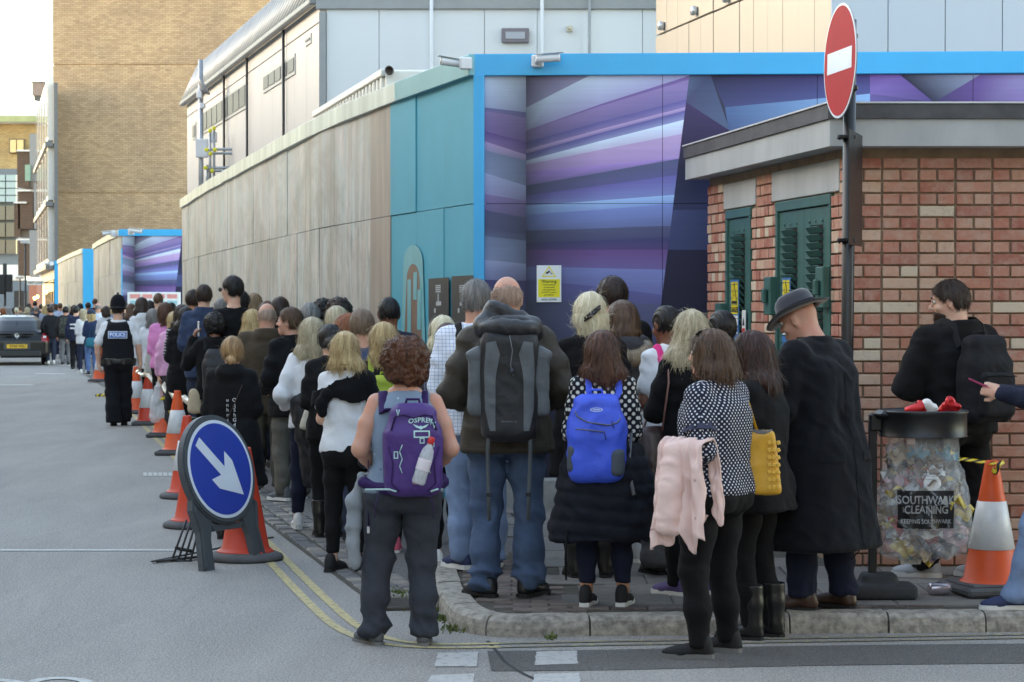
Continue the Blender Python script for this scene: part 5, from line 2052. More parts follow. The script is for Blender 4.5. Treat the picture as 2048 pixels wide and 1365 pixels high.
 g.loft([ring(.70 * h,lx * .7,ly * .7,.08 * bw,.05),ring(.80 * h,lx,ly - .012,shw * .8,.06),ring(.845 * h,lx,ly - .015,.075 * bw,.058)],.03)
 g.chain([(0,0,hz_),(lx * .7,ly * .7,.75 * h)],[.05,.05],.02)
 sl = (top or {}).get('sleeve','long')
 P.hands = {}
 for sd in (-1,1):
  a,e,w,d = AR[sd]
  if sl == 'none':
   rr = np.array([.050,.045,.041,.036,.026]) * bw
   g.chain([a + np.array([-sd * .01,0,-.012]),a * .5 + e * .5,e,e * .6 + w * .4,w],list(rr),.02)
  elif sl == 'short':
   rr = np.array([.04,.046,.043,.040,.027]) * bw
   g.chain([a,a * .5 + e * .5,e,e * .6 + w * .4,w],list(rr),.02)
  else:
   g.chain([a,e,w],[.03,.03,.024],.01)
  P.hands[sd] = hand(g,w,d,sd,s * (1.0 if sex == 'm' else .92),vb,curl if np.isscalar(curl) else curl[0 if sd < 0 else 1])
  boot_ = shoes and shoes[0] == 'boot'
  g.chain([HIP[sd],KNE[sd],ANK[sd] + np.array([0,-.01,.12 if boot_ else 0])],[.05,.035,.034 if bare_ankle else .03],.02)
  if boot_:
   continue
  g.cone(ANK[sd] + np.array([0,-.01,0]),ANK[sd] + np.array([0,.03,-.03]),.03,.025,.01)
 v,f = g.mesh(1)
 body = link('body',npmesh('body',v,f,SKINS[skin_]),None,root)
 P.body = body
 if face and lod < 2:
  for sx in (-1,1):
   eb = MB().lathe([(.0005,-.0115),(.008,-.008),(.0115,0),(.008,.008),(.0005,.0115)],12)
   ev = link('eye',eb.mesh('eye'),EYE_W,root)
   ev.matrix_local = Matrix.Translation(H((sx * .033,.081,.010))) @ Matrix(Rh.tolist()).to_4x4() @ Matrix.Rotation(R(-90),4,'X') @ Matrix.Scale(hs,4)
   ib = MB().lathe([(.0055,.0095),(.004,.0120),(.0005,.0126)],10)
   io_ = link('iris',ib.mesh('iris'),EYE_D,ev)
   br = MB().tube([(-.017,0,-.002),(-.006,.004,.003),(.008,.003,.004),(.018,-.004,0)],[.0025,.004,.0038,.002],6)
   bo = link('eyebrow',br.mesh('eyebrow'),hair[1] if hair else EYE_D,root)
   bo.matrix_local = Matrix.Translation(H((sx * .034,.0935,.031))) @ Matrix(Rh.tolist()).to_4x4() @ Matrix.Rotation(R(-sx * 18),4,'Z') @ Matrix.Scale(hs,4)
  lb = MB().tube([(-.021,-.006,0),(-.01,.003,.001),(0,.005,0),(.01,.003,.001),(.021,-.006,0)],[.002,.006,.0065,.006,.002],8)
  lo_ = link('lips',lb.mesh('lips'),LIPS,root)
  lo_.matrix_local = Matrix.Translation(H((0,.0905,-.066))) @ Matrix(Rh.tolist()).to_4x4() @ Matrix.Scale(hs,4)
 if hair and hair[0] != 'bald':
  hm = make_hair(hair[0],hair[1],lod,seed,hs)
  ho = link('hair',hm,None,root)
  ho.matrix_local = Matrix.Translation(H((0,0,0))) @ Matrix(Rh.tolist()).to_4x4()
  P.hair = ho
 b = dict(kind='trousers',mat=None)
 b.update(bottom or {})
 P.bot = None
 fat = {'trousers': (.090,.066,.057,.008),'jeans': (.090,.065,.060,.009),'leggings': (.084,.058,.040,.006),'slim': (.090,.064,.048,.010),'wide': (.10,.088,.09,.016),'capri': (.092,.068,.055,.012)}[b['kind']]
 if b.get('mat') is not None:
  g = SDF((-.32 * bw,min(-.22,ANK[-1][1] - .15,ANK[1][1] - .15),.02),(.32 * bw,max(.22,ANK[-1][1] + .15,ANK[1][1] + .15),.64 * h),vc)
  hr,hw = (.165 if sex == 'm' else .178) * bw,(.118 if sex == 'm' else .125) * bw
  wr = (.152 if sex == 'm' else .142) * bw
  t = fat[3]
  g.loft([ring(.455 * h,0,-.005,hr * .86,hw * .86),ring(.49 * h,0,-.012,hr + t,hw + t),ring(.53 * h,0,-.010,hr + t,hw + t),ring(.60 * h,lx * .3,ly * .3,wr + t,.108 * bw + t)],.02)
  for sx in (-1,1):
   g.ell((sx * .075 * bw,-.055,.495 * h),(.085 * bw,.085 * bw,.085),.04)
  hem = b.get('hem',.055 if not bare_ankle else .12)
  for sd in (-1,1):
   an = ANK[sd].copy()
   k_ = KNE[sd]
   tz = (hem - k_[2]) / (an[2] - k_[2])
   end = k_ + (an - k_) * min(tz,1.15)
   end[1] -= .012
   mid = k_ * .5 + end * .5
   g.chain([HIP[sd],HIP[sd] * .5 + k_ * .5,k_,mid + np.array([0,-.012,0]),end],[fat[0] * bw,fat[0] * .9 * bw,fat[1] * bw,(fat[1] + fat[2]) * .5 * bw * (1.04 if b['kind'] != 'leggings' else 1.12),fat[2] * bw],.035)
  g.half((0,0,-1),-hem)
  v,f = g.mesh(1)
  z = v[:,2] / h
  wgt = .32 + .6 * np.exp(-((z - .27) / .05) ** 2) + (1.3 if b['kind'] in ('jeans','trousers','wide') else .5) * np.exp(-((z - .055) / .05) ** 2) + .6 * np.exp(-((z - .46) / .05) ** 2)
  v = wrinkle(v,f,{'leggings': .006,'slim': .009}.get(b['kind'],.0125) * b.get('fold',1),seed + 11,9 if b['kind'] != 'leggings' else 18,5.0,wgt)
  uv = boxuv(v,f)
  P.bot = link(b.get('name','leggings' if b['kind'] == 'leggings' else ('jeans' if b['kind'] == 'jeans' else 'trousers')),npmesh('trousers',v,f,b['mat'],uv),None,root)
 t_ = dict(kind='jacket',mat=None,hem=.47,loose=.016,sleeve='long',collar=0.0,hood=False,flare=0.0,wr=.012,quilt=0)
 t_.update(top or {})
 P.top = None
 if t_['mat'] is not None:
  lo_t = t_['loose']
  male = sex == 'm'
  hem = t_['hem'] * h
  R0 = [(.47,.168 if male else .178,.122 if male else .128),(.53,.166 if male else .174,.122 if male else .126),(.60,.154 if male else .142,.112 if male else .108),(.70,.166 if male else .152,.118 if male else .118),(.755,.168 if male else .150,.115),(.785,.150 if male else .132,.100),(.812,.112 if male else .098,.082),(.838,.072 if male else .062,.066)]
  rings = []
  for zf,rx,ry in R0:
   tt = max(0,min(1,(zf - .5) / .3))
   if zf * h >= hem - .001:
    fl = t_['flare'] * max(0,(.62 - zf)) / .3
    lo2 = lo_t * (1 if zf < .79 else .6)
    rings.append(ring(zf * h,lx * tt,ly * tt - .008,(rx * bw + lo2 + fl),(ry * bw + lo2 + fl * .8)))
  if not rings or rings[0][0] > hem + .005:
   zf = hem / h
   base = R0[0] if zf < .47 else min(R0,key=lambda q: abs(q[0] - zf))
   fl = t_['flare'] * max(0,(.62 - zf)) / .3
   rings.insert(0,ring(hem,0,-.008,base[1] * bw + lo_t + fl,base[2] * bw + lo_t + fl * .8))
   if zf < .40:
    rings.insert(1,ring(hem * .5 + .47 * h * .5,0,-.008,base[1] * bw + lo_t + fl * .55,base[2] * bw + lo_t + fl * .45))
  pts = np.array([q for sd in (-1,1) for q in AR[sd][:3]])
  lo = np.minimum(pts.min(0),[-.3 - t_['flare'],-.3 - t_['flare'],hem]) - .09
  hi = np.maximum(pts.max(0),[.3 + t_['flare'],.3 + t_['flare'],.9 * h]) + .09
  g = SDF(lo,hi,vc)
  g.loft(rings,0,2.7)
  sl = t_['sleeve']
  for sd in (-1,1):
   a,e,w,d = AR[sd]
   a2 = a + np.array([-sd * .012,0,-.005])
   ru,re,rw = .052 * bw + lo_t * .62,.044 * bw + lo_t * .62,.031 * bw + lo_t * .55
   if sl == 'long':
    w2 = w - (w - e) * t_.get('cuff',.02)
    fe = e * .55 + w * .45
    g.chain([a2,a * .5 + e * .5,e,fe,w2],[ru,(ru + re) / 2,re,(re + rw) / 2 + .003,rw],.03)
   elif sl == 'short':
    q = a + (e - a) * t_.get('cuff',.62)
    g.cone(a2,q,ru,ru * .92 + .004,.03)
   elif sl == 'none':
    g.cone(a2 - np.array([sd * .03,0,0]),a2 - np.array([sd * .035,0,.02]),.045,.05,.02)
   if sl != 'none':
    g.cone(np.array([lx,ly - .015,.828 * h]),a,.052 * bw ** .5 + lo_t * .35,.044 * bw + lo_t * .45,.03)
  if t_['collar']:
   g.loft([ring(.825 * h,lx,ly - .012,nr + .034,nr + .036),ring(.845 * h + t_['collar'],lx,ly - .012 + .3 * stoop,nr + .026,nr + .03)],.012,2.0)
   g.loft([ring(.845 * h + t_['collar'] * .6,lx,ly - .005 + .3 * stoop,nr + .008,nr + .012),ring(.86 * h + t_['collar'],lx,ly - .005 + .3 * stoop,nr + .012,nr + .016)],.004,2.0,'sub')
  if t_['hood']:
   g.ell((lx,ly - .095,.825 * h),(.115 * bw,.062,.075),.03)
   g.loft([ring(.83 * h,lx,ly - .03,nr + .05,nr + .05),ring(.868 * h,lx,ly - .035,nr + .045,nr + .055)],.02,2.0)
   g.loft([ring(.85 * h,lx,ly - .02,nr + .014,nr + .02),ring(.89 * h,lx,ly - .025,nr + .022,nr + .03)],.006,2.0,'sub')
  if sl == 'none' or t_.get('scoop'):
   g.loft([ring(.80 * h,lx,ly + .02,.05,.07),ring(.86 * h,lx,ly + .0,.085,.085)],.01,2.0,'sub')
  g.half((0,0,-1),-hem)
  v,f = g.mesh(1)
  z = v[:,2] / h
  wgt = np.full(len(v),.55)
  for sd in (-1,1):
   de = np.linalg.norm(v - AR[sd][1],axis=1)
   wgt += .9 * np.exp(-(de / .09) ** 2)
   da = np.linalg.norm(v - (AR[sd][0] + np.array([-sd * .03,0,-.12])),axis=1)
   wgt += .7 * np.exp(-(da / .09) ** 2)
  wgt += .55 * np.exp(-((z - .60) / .05) ** 2)
  v = wrinkle(v,f,t_['wr'],seed + 21,t_.get('fz',11),t_.get('fr',6),wgt)
  if t_['quilt']:
   n = vnormals(v,f)
   q = np.abs(np.sin(v[:,2] * math.pi / t_['quilt']))
   v = v + n * (.016 * (q ** .5) - .010)[:,None]
  uv = boxuv(v,f)
  P.top = link(t_.get('name',t_['kind']),npmesh(t_['kind'],v,f,t_['mat'],uv),None,root)
  P.topv,P.topf = v,f
 if shoes:
  me,ms = shoe_mesh(shoes[0],shoes[1],shoes[2],lod)
  for sd,ft in ((-1,feet[0]),(1,feet[1])):
   so = link('shoe' if shoes[0] != 'boot' else 'boot',me,None,root,(ANK[sd][0],ANK[sd][1] - .005,ft[4] if len(ft) > 4 else 0),(R(ft[5]) if len(ft) > 5 else 0,0,R(ft[2])))
   k_ = s * 1.08 if sex == 'm' else s * 1.03
   so.scale = (k_,k_,k_)
   so2 = link('sole',ms,None,so)
 return P
def bvh_of(v,f):
 return BVHTree.FromPolygons([tuple(p) for p in v],[tuple(int(i) for i in q) for q in f])
def drape(name,vs,fs,bvh,mat,parent,origin=(0,0),axis='y-',lift=.004,sub=.03):
 """lay a flat shape (x across, y up) on a curved surface by dropping it along -y (seen from behind)"""
 bm = bmesh.new()
 bv = [bm.verts.new((p[0] + origin[0],0,p[1] + origin[1])) for p in vs]
 for f in fs:
  try:
   bm.faces.new([bv[i] for i in f])
  except ValueError:
   pass
 bmesh.ops.triangulate(bm,faces=bm.faces[:])
 for _ in range(5):
  ed = [e for e in bm.edges if e.calc_length() > sub]
  if not ed:
   break
  bmesh.ops.subdivide_edges(bm,edges=ed,cuts=1)
  bmesh.ops.triangulate(bm,faces=bm.faces[:])
 last = None
 for v_ in bm.verts:
  if axis == 'y-':
   hit = bvh.ray_cast(Vector((v_.co.x,-2,v_.co.z)),Vector((0,1,0)))
  else:
   hit = bvh.ray_cast(Vector((v_.co.x,2,v_.co.z)),Vector((0,-1,0)))
  if hit[0] is not None:
   v_.co.y = hit[0].y + (-lift if axis == 'y-' else lift)
   last = v_.co.y
  elif last is not None:
   v_.co.y = last
 me = bpy.data.meshes.new(name)
 bm.to_mesh(me)
 bm.free()
 return link(name,me,mat,parent)
def rect(w,h):
 return [(-w / 2,-h / 2),(w / 2,-h / 2),(w / 2,h / 2),(-w / 2,h / 2)],[[0,1,2,3]]
# ================================================================== BAGS AND WORN THINGS
BLACKW = fabric('black webbing',(30,30,32),.8)
METALS = M('pale metal buckle',(190,194,198),.35,.05,metal=.7)
def thing_at(P,name,label,cat,group=None):
 return empty(name,(P.X,P.Y,P.z),R(P.yaw),label,cat,group)
def back_y(P,bvh,x,z):
 hit = bvh.ray_cast(Vector((x,-2,z)),Vector((0,1,0)))
 return hit[0].y if hit[0] is not None else -.12
def top_z(bvh,x,y,dflt):
 hit = bvh.ray_cast(Vector((x,y,3)),Vector((0,0,-1)))
 return hit[0].z if hit[0] is not None else dflt
def shoulder_strap(P,bvh,x,y0,z0,mat,parent,width=.024,y1=.13,z1=None):
 pts = [(x * .75,y0,z0)]
 for k in range(7):
  y = y0 + .035 + (y1 - y0 - .035) * k / 6
  pts.append((x,y,top_z(bvh,x,y,P.sh_z) + .007))
 pts.append((x,y1 + .015,pts[-1][2] - .12))
 return MB().tube(pts,width,10,flat=.22).build('strap',mat,parent)
def pack_shell(g,w,d,h,c,taper=.82,rr=.06):
 g.box((c[0],c[1],c[2] - h * .12),(w / 2,d / 2,h * .38),rr,.0)
 g.box((c[0],c[1] + .01,c[2] + h * .22),(w / 2 * taper,d / 2 * .85,h * .28),rr,.06)
 return g
def backpack(P,label,mat,w=.29,d=.17,h=.45,zc=None,mat2=None,pockets=True,strapmat=None,lod=0,name='backpack',straps=True,handle=True,seed=3,wr=.006,xoff=0.0,strapx=None):
 t = thing_at(P,name,label,'backpack')
 bvh = bvh_of(P.topv,P.topf)
 P.bvh = bvh
 zc = zc if zc is not None else P.sh_z - .24 * P.s
 yb = min(back_y(P,bvh,0,zc),back_y(P,bvh,0,zc + h * .25))
 c = (xoff,yb - d / 2 + .02,zc)
 vx = (.010,.014,.022,.03)[lod]
 g = SDF((c[0] - w / 2 - .04,c[1] - d / 2 - .07,zc - h / 2 - .04),(c[0] + w / 2 + .04,c[1] + d / 2 + .04,zc + h / 2 + .05),vx)
 pack_shell(g,w,d,h,c)
 v,f = g.mesh(2)
 v = wrinkle(v,f,wr,seed,9,7)
 link('pack_body',npmesh('pack_body',v,f,mat,boxuv(v,f)),None,t)
 P.packv,P.packf,P.packc = v,f,c
 if pockets:
  g = SDF((c[0] - w / 2,c[1] - d / 2 - .08,zc - h / 2),(c[0] + w / 2,c[1],zc + h / 2),vx)
  g.box((c[0],c[1] - d / 2 + .005,zc - h * .18),(w * .40,.045,h * .26),.035,0)
  v,f = g.mesh(2)
  v = wrinkle(v,f,wr * .8,seed + 2,9,7)
  link('pocket',npmesh('pocket',v,f,mat2 or mat),None,t)
  MB().tube([(c[0] - w * .36,c[1] - d / 2 - .042,zc + h * .03),(c[0],c[1] - d / 2 - .046,zc + h * .045),(c[0] + w * .36,c[1] - d / 2 - .042,zc + h * .03)],.004,6).build('zip',BLACKW,t)
 if straps:
  for sx in (-1,1):
   shoulder_strap(P,bvh,sx * (strapx or min(.115,P.shw * .68)),c[1] + d / 2 - .03,zc + h * .44,strapmat or BLACKW,t)
 if handle:
  zt = zc + h / 2
  MB().tube([(c[0] - .04,c[1] + d * .3,zt - .02),(c[0] - .03,c[1] + d * .3,zt + .02),(c[0] + .03,c[1] + d * .3,zt + .02),(c[0] + .04,c[1] + d * .3,zt - .02)],.007,6).build('handle',strapmat or BLACKW,t)
 return t
def soft_bag(P,name,label,cat,mat,c,half,rr=.05,rotz=0.0,wr=.008,vx=.010,strap=None,strapmat=None,seed=4,tilt=0.0,smat_w=.012):
 """slouchy bag hung at c (person's axes); strap = list of points"""
 t = thing_at(P,name,label,cat)
 rot = rotm('Z',rotz) @ rotm('Y',tilt)
 m = float(np.linalg.norm(half)) + .05
 c = np.array(c,float)
 g = SDF(c - m,c + m,vx)
 g.box(c,half,rr,0,rot)
 v,f = g.mesh(2)
 dz = (c[2] + half[2] - v[:,2]) / (2 * half[2])
 v[:,0] = c[0] + (v[:,0] - c[0]) * (.82 + .3 * dz)
 v[:,1] = c[1] + (v[:,1] - c[1]) * (.7 + .5 * dz)
 v = wrinkle(v,f,wr,seed,8,7)
 link('bag_body',npmesh('bag_body',v,f,mat,boxuv(v,f)),None,t)
 if strap:
  MB().tube(strap,smat_w,8,flat=.35).build('strap',strapmat or mat,t)
 return t
def sunglasses(P,label,col=(40,30,28),on_top=True):
 """pushed up on the head"""
 t = thing_at(P,'sunglasses',label,'sunglasses')
 hs = P.hs
 Mh = Matrix.Translation(Vector(P.hc)) @ Matrix(P.Rh.tolist()).to_4x4() @ Matrix.Scale(hs,4)
 if on_top:
  Mh = Mh @ Matrix.Translation((0,-.03,.034)) @ Matrix.Rotation(R(44),4,'X')
 fm = M('tortoise frame',col,.25,.2,30,0)
 gm = glossy_glass('sunglass lens',(30,24,24),.05)
 for sx in (-1,1):
  o = MB().lathe([(.001,0),(.024,.0),(.024,.004),(.001,.006)],16,None,0,1.1,.85).build('lens',gm,t)
  o.matrix_local = Mh @ Matrix.Translation((sx * .034,.108,0)) @ Matrix.Rotation(R(-90),4,'X')
  o = MB().tube([(sx * .06,.1,.006),(sx * .092,.06,.006),(sx * .1,-.03,0),(sx * .098,-.06,-.02)],.0035,6).build('temple',fm,t)
  o.matrix_local = Mh
 o = MB().tube([(-.01,.112,.004),(0,.116,.008),(.01,.112,.004)],.003,6).build('bridge',fm,t)
 o.matrix_local = Mh
 return t
def dots_mat(name,base,dot,scale,size,rough=.8):
 m,nt,b = newmat(name)
 tc = N(nt,'ShaderNodeTexCoord')
 mp = N(nt,'ShaderNodeMapping')
 mp.inputs['Rotation'].default_value = (0,0,R(45))
 nt.links.new(tc.outputs['UV'],mp.inputs[0])
 vo = N(nt,'ShaderNodeTexVoronoi',voronoi_dimensions='2D')
 vo.inputs['Scale'].default_value = scale
 vo.inputs['Randomness'].default_value = 0.0
 nt.links.new(mp.outputs[0],vo.inputs['Vector'])
 f = ramp(nt,vo.outputs['Distance'],[(size - .04,(1,1,1)),(size + .04,(0,0,0))])
 col = mixc(nt,f,lin(base),lin(dot))
 nt.links.new(col,b.inputs['Base Color'])
 b.inputs['Roughness'].default_value = rough
 b.inputs['Specular IOR Level'].default_value = .2
 bump(nt,b,noise_tex(nt,mapping(nt),24,4),.3,.012)
 return m
def check_mat(name,base,line,scale,width=.12,line2=None):
 m,nt,b = newmat(name)
 tc = N(nt,'ShaderNodeTexCoord')
 sx = N(nt,'ShaderNodeSeparateXYZ')
 nt.links.new(tc.outputs['UV'],sx.inputs[0])
 fs_ = []
 for i in (0,1):
  fr = mathn(nt,'FRACT',mathn(nt,'MULTIPLY',sx.outputs[i],scale))
  fs_.append(mathn(nt,'LESS_THAN',fr,width))
 f = mathn(nt,'MAXIMUM',fs_[0],fs_[1])
 col = mixc(nt,f,lin(base),lin(line))
 nt.links.new(col,b.inputs['Base Color'])
 b.inputs['Roughness'].default_value = .85
 bump(nt,b,noise_tex(nt,mapping(nt),22,4),.3,.012)
 return m
def stripes_mat(name,base,line,scale,width=.3,ax=1):
 m,nt,b = newmat(name)
 tc = N(nt,'ShaderNodeTexCoord')
 sx = N(nt,'ShaderNodeSeparateXYZ')
 nt.links.new(tc.outputs['UV'],sx.inputs[0])
 f = mathn(nt,'LESS_THAN',mathn(nt,'FRACT',mathn(nt,'MULTIPLY',sx.outputs[ax],scale)),width)
 nt.links.new(mixc(nt,f,lin(base),lin(line)),b.inputs['Base Color'])
 b.inputs['Roughness'].default_value = .85
 return m
def speckle_mat(name,base,cols,scale=22,thr=.32,rough=.85):
 """scattered print: flowers, dashes, camouflage"""
 m,nt,b = newmat(name)
 v = mapping(nt)
 col = None
 cur = lin(base)
 for i,c in enumerate(cols):
  vo = N(nt,'ShaderNodeTexVoronoi')
  vo.inputs['Scale'].default_value = scale * (1 + .23 * i)
  mv = N(nt,'ShaderNodeVectorMath',operation='ADD')
  mv.inputs[1].default_value = (i * 3.7,i * 1.3,i * 5.1)
  nt.links.new(v,mv.inputs[0])
  nt.links.new(mv.outputs[0],vo.inputs['Vector'])
  n = noise_tex(nt,mv.outputs[0],scale * 3,2)
  f = ramp(nt,mathn(nt,'ADD',vo.outputs['Distance'],mathn(nt,'MULTIPLY',n,.3)),[(thr,(1,1,1)),(thr + .06,(0,0,0))])
  cur = mixc(nt,f,cur,lin(c))
 nt.links.new(cur,b.inputs['Base Color'])
 b.inputs['Roughness'].default_value = rough
 bump(nt,b,noise_tex(nt,v,22,4),.3,.012)
 return m
# ================================================================== THE QUEUE, NEAR FIGURES
BLK = fabric('black cloth',(19,19,21))
BLK2 = fabric('soft black knit',(17,17,19),.95,weave=260)
CHAR = fabric('charcoal cloth',(58,62,70))
NAVY = fabric('navy cloth',(30,36,54))
WHT = fabric('white cotton',(226,228,232),.9,.05)
JEAN = denim('mid blue denim',(70,88,114))
JEANL = denim('pale blue denim',(116,138,168))
JEAND = denim('dark blue denim',(42,50,68))
OLIVE = fabric('dark olive waxed jacket',(58,51,42),.6,.25,bmp=.35,spec=.35)
S_BLK = M('black leather',(24,24,25),.38,.15,20,.2,90)
S_BLKF = M('black trainer mesh',(26,26,28),.8,.15,20,.3,200)
S_WHT = M('white trainer',(222,222,220),.6,.06,20,.1)
S_GRY = M('grey shoe',(86,88,90),.75,.15,20,.3)
S_LGR = M('pale grey trainer',(170,174,178),.7,.1)
S_NAV = M('navy trainer',(36,48,84),.7,.12)
S_BRN = M('brown leather',(66,44,34),.42,.2,20,.2)
S_PUR = M('purple trainer',(84,70,120),.7,.12)
SOLE_W = M('white sole',(216,216,212),.7,.06)
SOLE_B = M('black sole',(30,30,31),.8,.1)
SOLE_G = M('grey sole',(112,112,110),.8,.1)
H_CURL = hairmat('auburn brown hair',(112,68,44),(52,30,20))
H_BRN = hairmat('chestnut hair',(104,66,48),(46,28,22))
H_DBR = hairmat('dark brown hair',(62,44,36),(26,18,15))
H_BLK = hairmat('black hair',(34,30,30),(12,11,11))
H_MBR = hairmat('mid brown hair',(108,80,60),(56,38,28))
H_BLO = hairmat('honey blonde hair',(218,192,142),(136,104,66))
H_BLA = hairmat('ash blonde hair',(206,194,164),(130,112,84))
H_PLA = hairmat('platinum hair',(236,228,202),(184,170,136))
H_GRY = hairmat('grey hair',(152,150,148),(88,84,82))
H_LGR = hairmat('short grey stubble',(186,158,142),(150,124,110))
H_BUR = hairmat('burgundy hair',(92,44,44),(42,18,20))
H_RED = hairmat('red hair',(164,96,58),(92,48,28))
H_HIL = hairmat('highlighted blonde hair',(196,158,112),(104,72,48))
BLKN = fabric('black nylon',(28,29,32),.5,.2,bmp=.4,spec=.45)
def btube(bv,pts,r,name,mat,parent,lift=.003):
 out = []
 for x,z in pts:
  hit = bv.ray_cast(Vector((x,-2,z)),Vector((0,1,0)))
  out.append((x,(hit[0].y if hit[0] is not None else -.2) - lift,z))
 return MB().tube(out,r,8,flat=.5).build(name,mat,parent)
# --- woman with the purple rucksack
SLEEVELESS = speckle_mat('grey blue patterned top',(118,138,158),[(168,190,200),(92,84,122),(150,170,180)],16,.2)
pu = person(806,11.55,'curly auburn haired woman in grey blue sleeveless top and charcoal trousers',ytop=674,yaw=4,build=1.16,skin_='pink',hair=('curly',H_CURL),top=dict(kind='sleeveless_top',mat=SLEEVELESS,sleeve='none',hem=.50,loose=.012,flare=.03,wr=.006),bottom=dict(kind='trousers',mat=CHAR,fold=1.5),shoes=('shoe',S_GRY,SOLE_G),feet=((-.15,.01,30),(.10,-.02,-4)),arms=(((-.085,-.05,-.27),(.0,.15,-.40),(.9,.5,.1)),((.085,-.05,-.27),(-.0,.15,-.40),(-.9,.5,.1))),lean=(.01,0),seed=11)
PURP = fabric('purple nylon',(74,44,118),.55,.18,bmp=.4,spec=.45)
PURPD = fabric('dark purple nylon',(52,32,84),.6,.18,bmp=.4)
MINT = M('pale mint trim',(170,206,206),.6,.06)
t = backpack(pu,'purple nylon rucksack with a water bottle, on the curly haired woman',PURP,.285,.16,.455,pu.sh_z - .235,PURP,pockets=False,strapmat=PURPD,seed=5,wr=.005,xoff=.045)
pb = bvh_of(pu.packv,pu.packf)
c = pu.packc
# top lid piping, pocket edges, belt wings, buckles
zt = c[2] + .25
def back_pts(bv,pts,lift=.004):
 out = []
 for x,z in pts:
  x = c[0] + x * .84
  hit = bv.ray_cast(Vector((x,-2,z)),Vector((0,1,0)))
  out.append((x,(hit[0].y if hit[0] is not None else c[1] - .08) - lift,z))
 return out
MB().tube(back_pts(pb,[(-.13,c[2] + .10),(-.11,c[2] + .165),(-.05,c[2] + .175),(0,c[2] + .16),(.06,c[2] + .175),(.11,c[2] + .17),(.135,c[2] + .10)]),.0045,6).build('zip',PURPD,t)
for sx in (-1,1):
 MB().tube(back_pts(pb,[(sx * .15,c[2] + .02),(sx * .12,c[2] - .06),(sx * .13,c[2] - .16),(sx * .08,c[2] - .2)]),.0035,6).build('seam_piping',PURPD,t)
 for k in range(4):
  MB().tube(back_pts(pb,[(sx * .082 + (.0 if k % 2 else .016),c[2] + .03 - k * .035),(sx * .082 + (.016 if k % 2 else 0),c[2] - .005 - k * .035)]),.0025,6).build('bungee_cord',MINT,t)
 g = SDF((-.3,-.4,.6),(.3,.2,1.1),.01)
 g.cone((c[0] * .6 + sx * .11,c[1] + .06,c[2] - .20),(sx * .20,c[1] + .13,c[2] - .17),.034,.026,0)
 g.cone((sx * .20,c[1] + .13,c[2] - .17),(sx * .2,c[1] + .24,c[2] - .15),.026,.02,.02)
 v,f = g.mesh(2)
 link('belt_wing',npmesh('belt_wing',v,f,PURPD),None,t)
 MB().tube(back_pts(pb,[(sx * .1,c[2] - .2),(sx * .14,c[2] - .19)]) + [(sx * .19,c[1] + .05,c[2] - .2)],.005,6).build('trim',MINT,t)
 MB().tube([(sx * .125,c[1] - .06,c[2] - .2),(sx * .14,c[1] - .04,c[2] - .27),(sx * .145,c[1] - .03,c[2] - .33)],.009,6,flat=.3).build('strap_end',PURPD,t)
def deco(name,outline,x,z,mat,lift=.006,parent=t,bv=pb):
 return drape(name,outline[0],outline[1],bv,mat,parent,(c[0] + x * .8,z),'y-',lift,.02)
vs,fs = text_mesh('OSPREY',.034,True,1.05)
# gentle arc of lettering
vs = [(x,y - 2.2 * x * x,z) for x,y,z in vs]
deco('lettering',(vs,fs),.045,c[2] + .15,MINT)
wing = [(-.04,.006),(-.022,0),(-.008,-.006),(0,-.002),(.008,-.006),(.022,0),(.04,.006),(.024,-.010),(.008,-.016),(0,-.022),(-.008,-.016),(-.024,-.010)]
deco('emblem',([(x,y) for x,y in wing],[list(range(12))]),.045,c[2] + .125,MINT)
def ringshape(w,h,t_):
 o = [(-w,-h),(w,-h),(w,h),(-w,h)]
 i = [(-w + t_,-h + t_),(w - t_,-h + t_),(w - t_,h - t_),(-w + t_,h - t_)]
 return o + i,[[k,(k + 1) % 4,4 + (k + 1) % 4,4 + k] for k in range(4)]
deco('buckle',ringshape(.04,.018,.007),.05,c[2] + .082,MINT)
deco('buckle',ringshape(.012,.014,.005),.052,c[2] + .05,MINT)
deco('buckle',ringshape(.011,.018,.005),-.108,c[2] - .02,MINT)
deco('buckle',ringshape(.01,.012,.004),.115,c[2] + .03,MINT)
for x,z in ((-.09,.20),(.10,.155),(.12,.14)):
 MB().tube(back_pts(pb,[(x - .008,c[2] + z),(x,c[2] + z - .03),(x + .008,c[2] + z)],.007),.003,6).build('zip_pull',MINT,t)
vs,fs = text_mesh('TEMPEST 9',.013,True)
deco('lettering',(vs,fs),.03,c[2] - .16,M('copper print',(196,150,110),.5))
# water bottle under the bungee
wbt = thing_at(pu,'water_bottle','clear plastic water bottle with red cap strapped to the purple rucksack','bottle')
yb_ = back_pts(pb,[(.05,c[2] - .04)])[0][1] - .032
Mb = Matrix.Translation((c[0] + .02,yb_,c[2] - .16)) @ Matrix.Rotation(R(17),4,'Y')
PET = clear_plastic('clear bottle plastic',(.85,.9,.93),.42)
MB().lathe([(.028,0),(.034,.01),(.034,.07),(.032,.075),(.034,.08),(.034,.14),(.028,.175),(.014,.2),(.013,.21)],20,Mb).build('bottle',PET,wbt)
MB().lathe([(.0345,.07),(.0348,.072),(.0348,.125),(.0345,.127)],20,Mb).build('paper_label',M('bottle label',(222,214,220),.5,.05),wbt)
MB().lathe([(.015,.205),(.016,.208),(.016,.236),(.012,.24)],16,Mb).build('cap',M('red cap',(204,44,44),.4,.05),wbt)
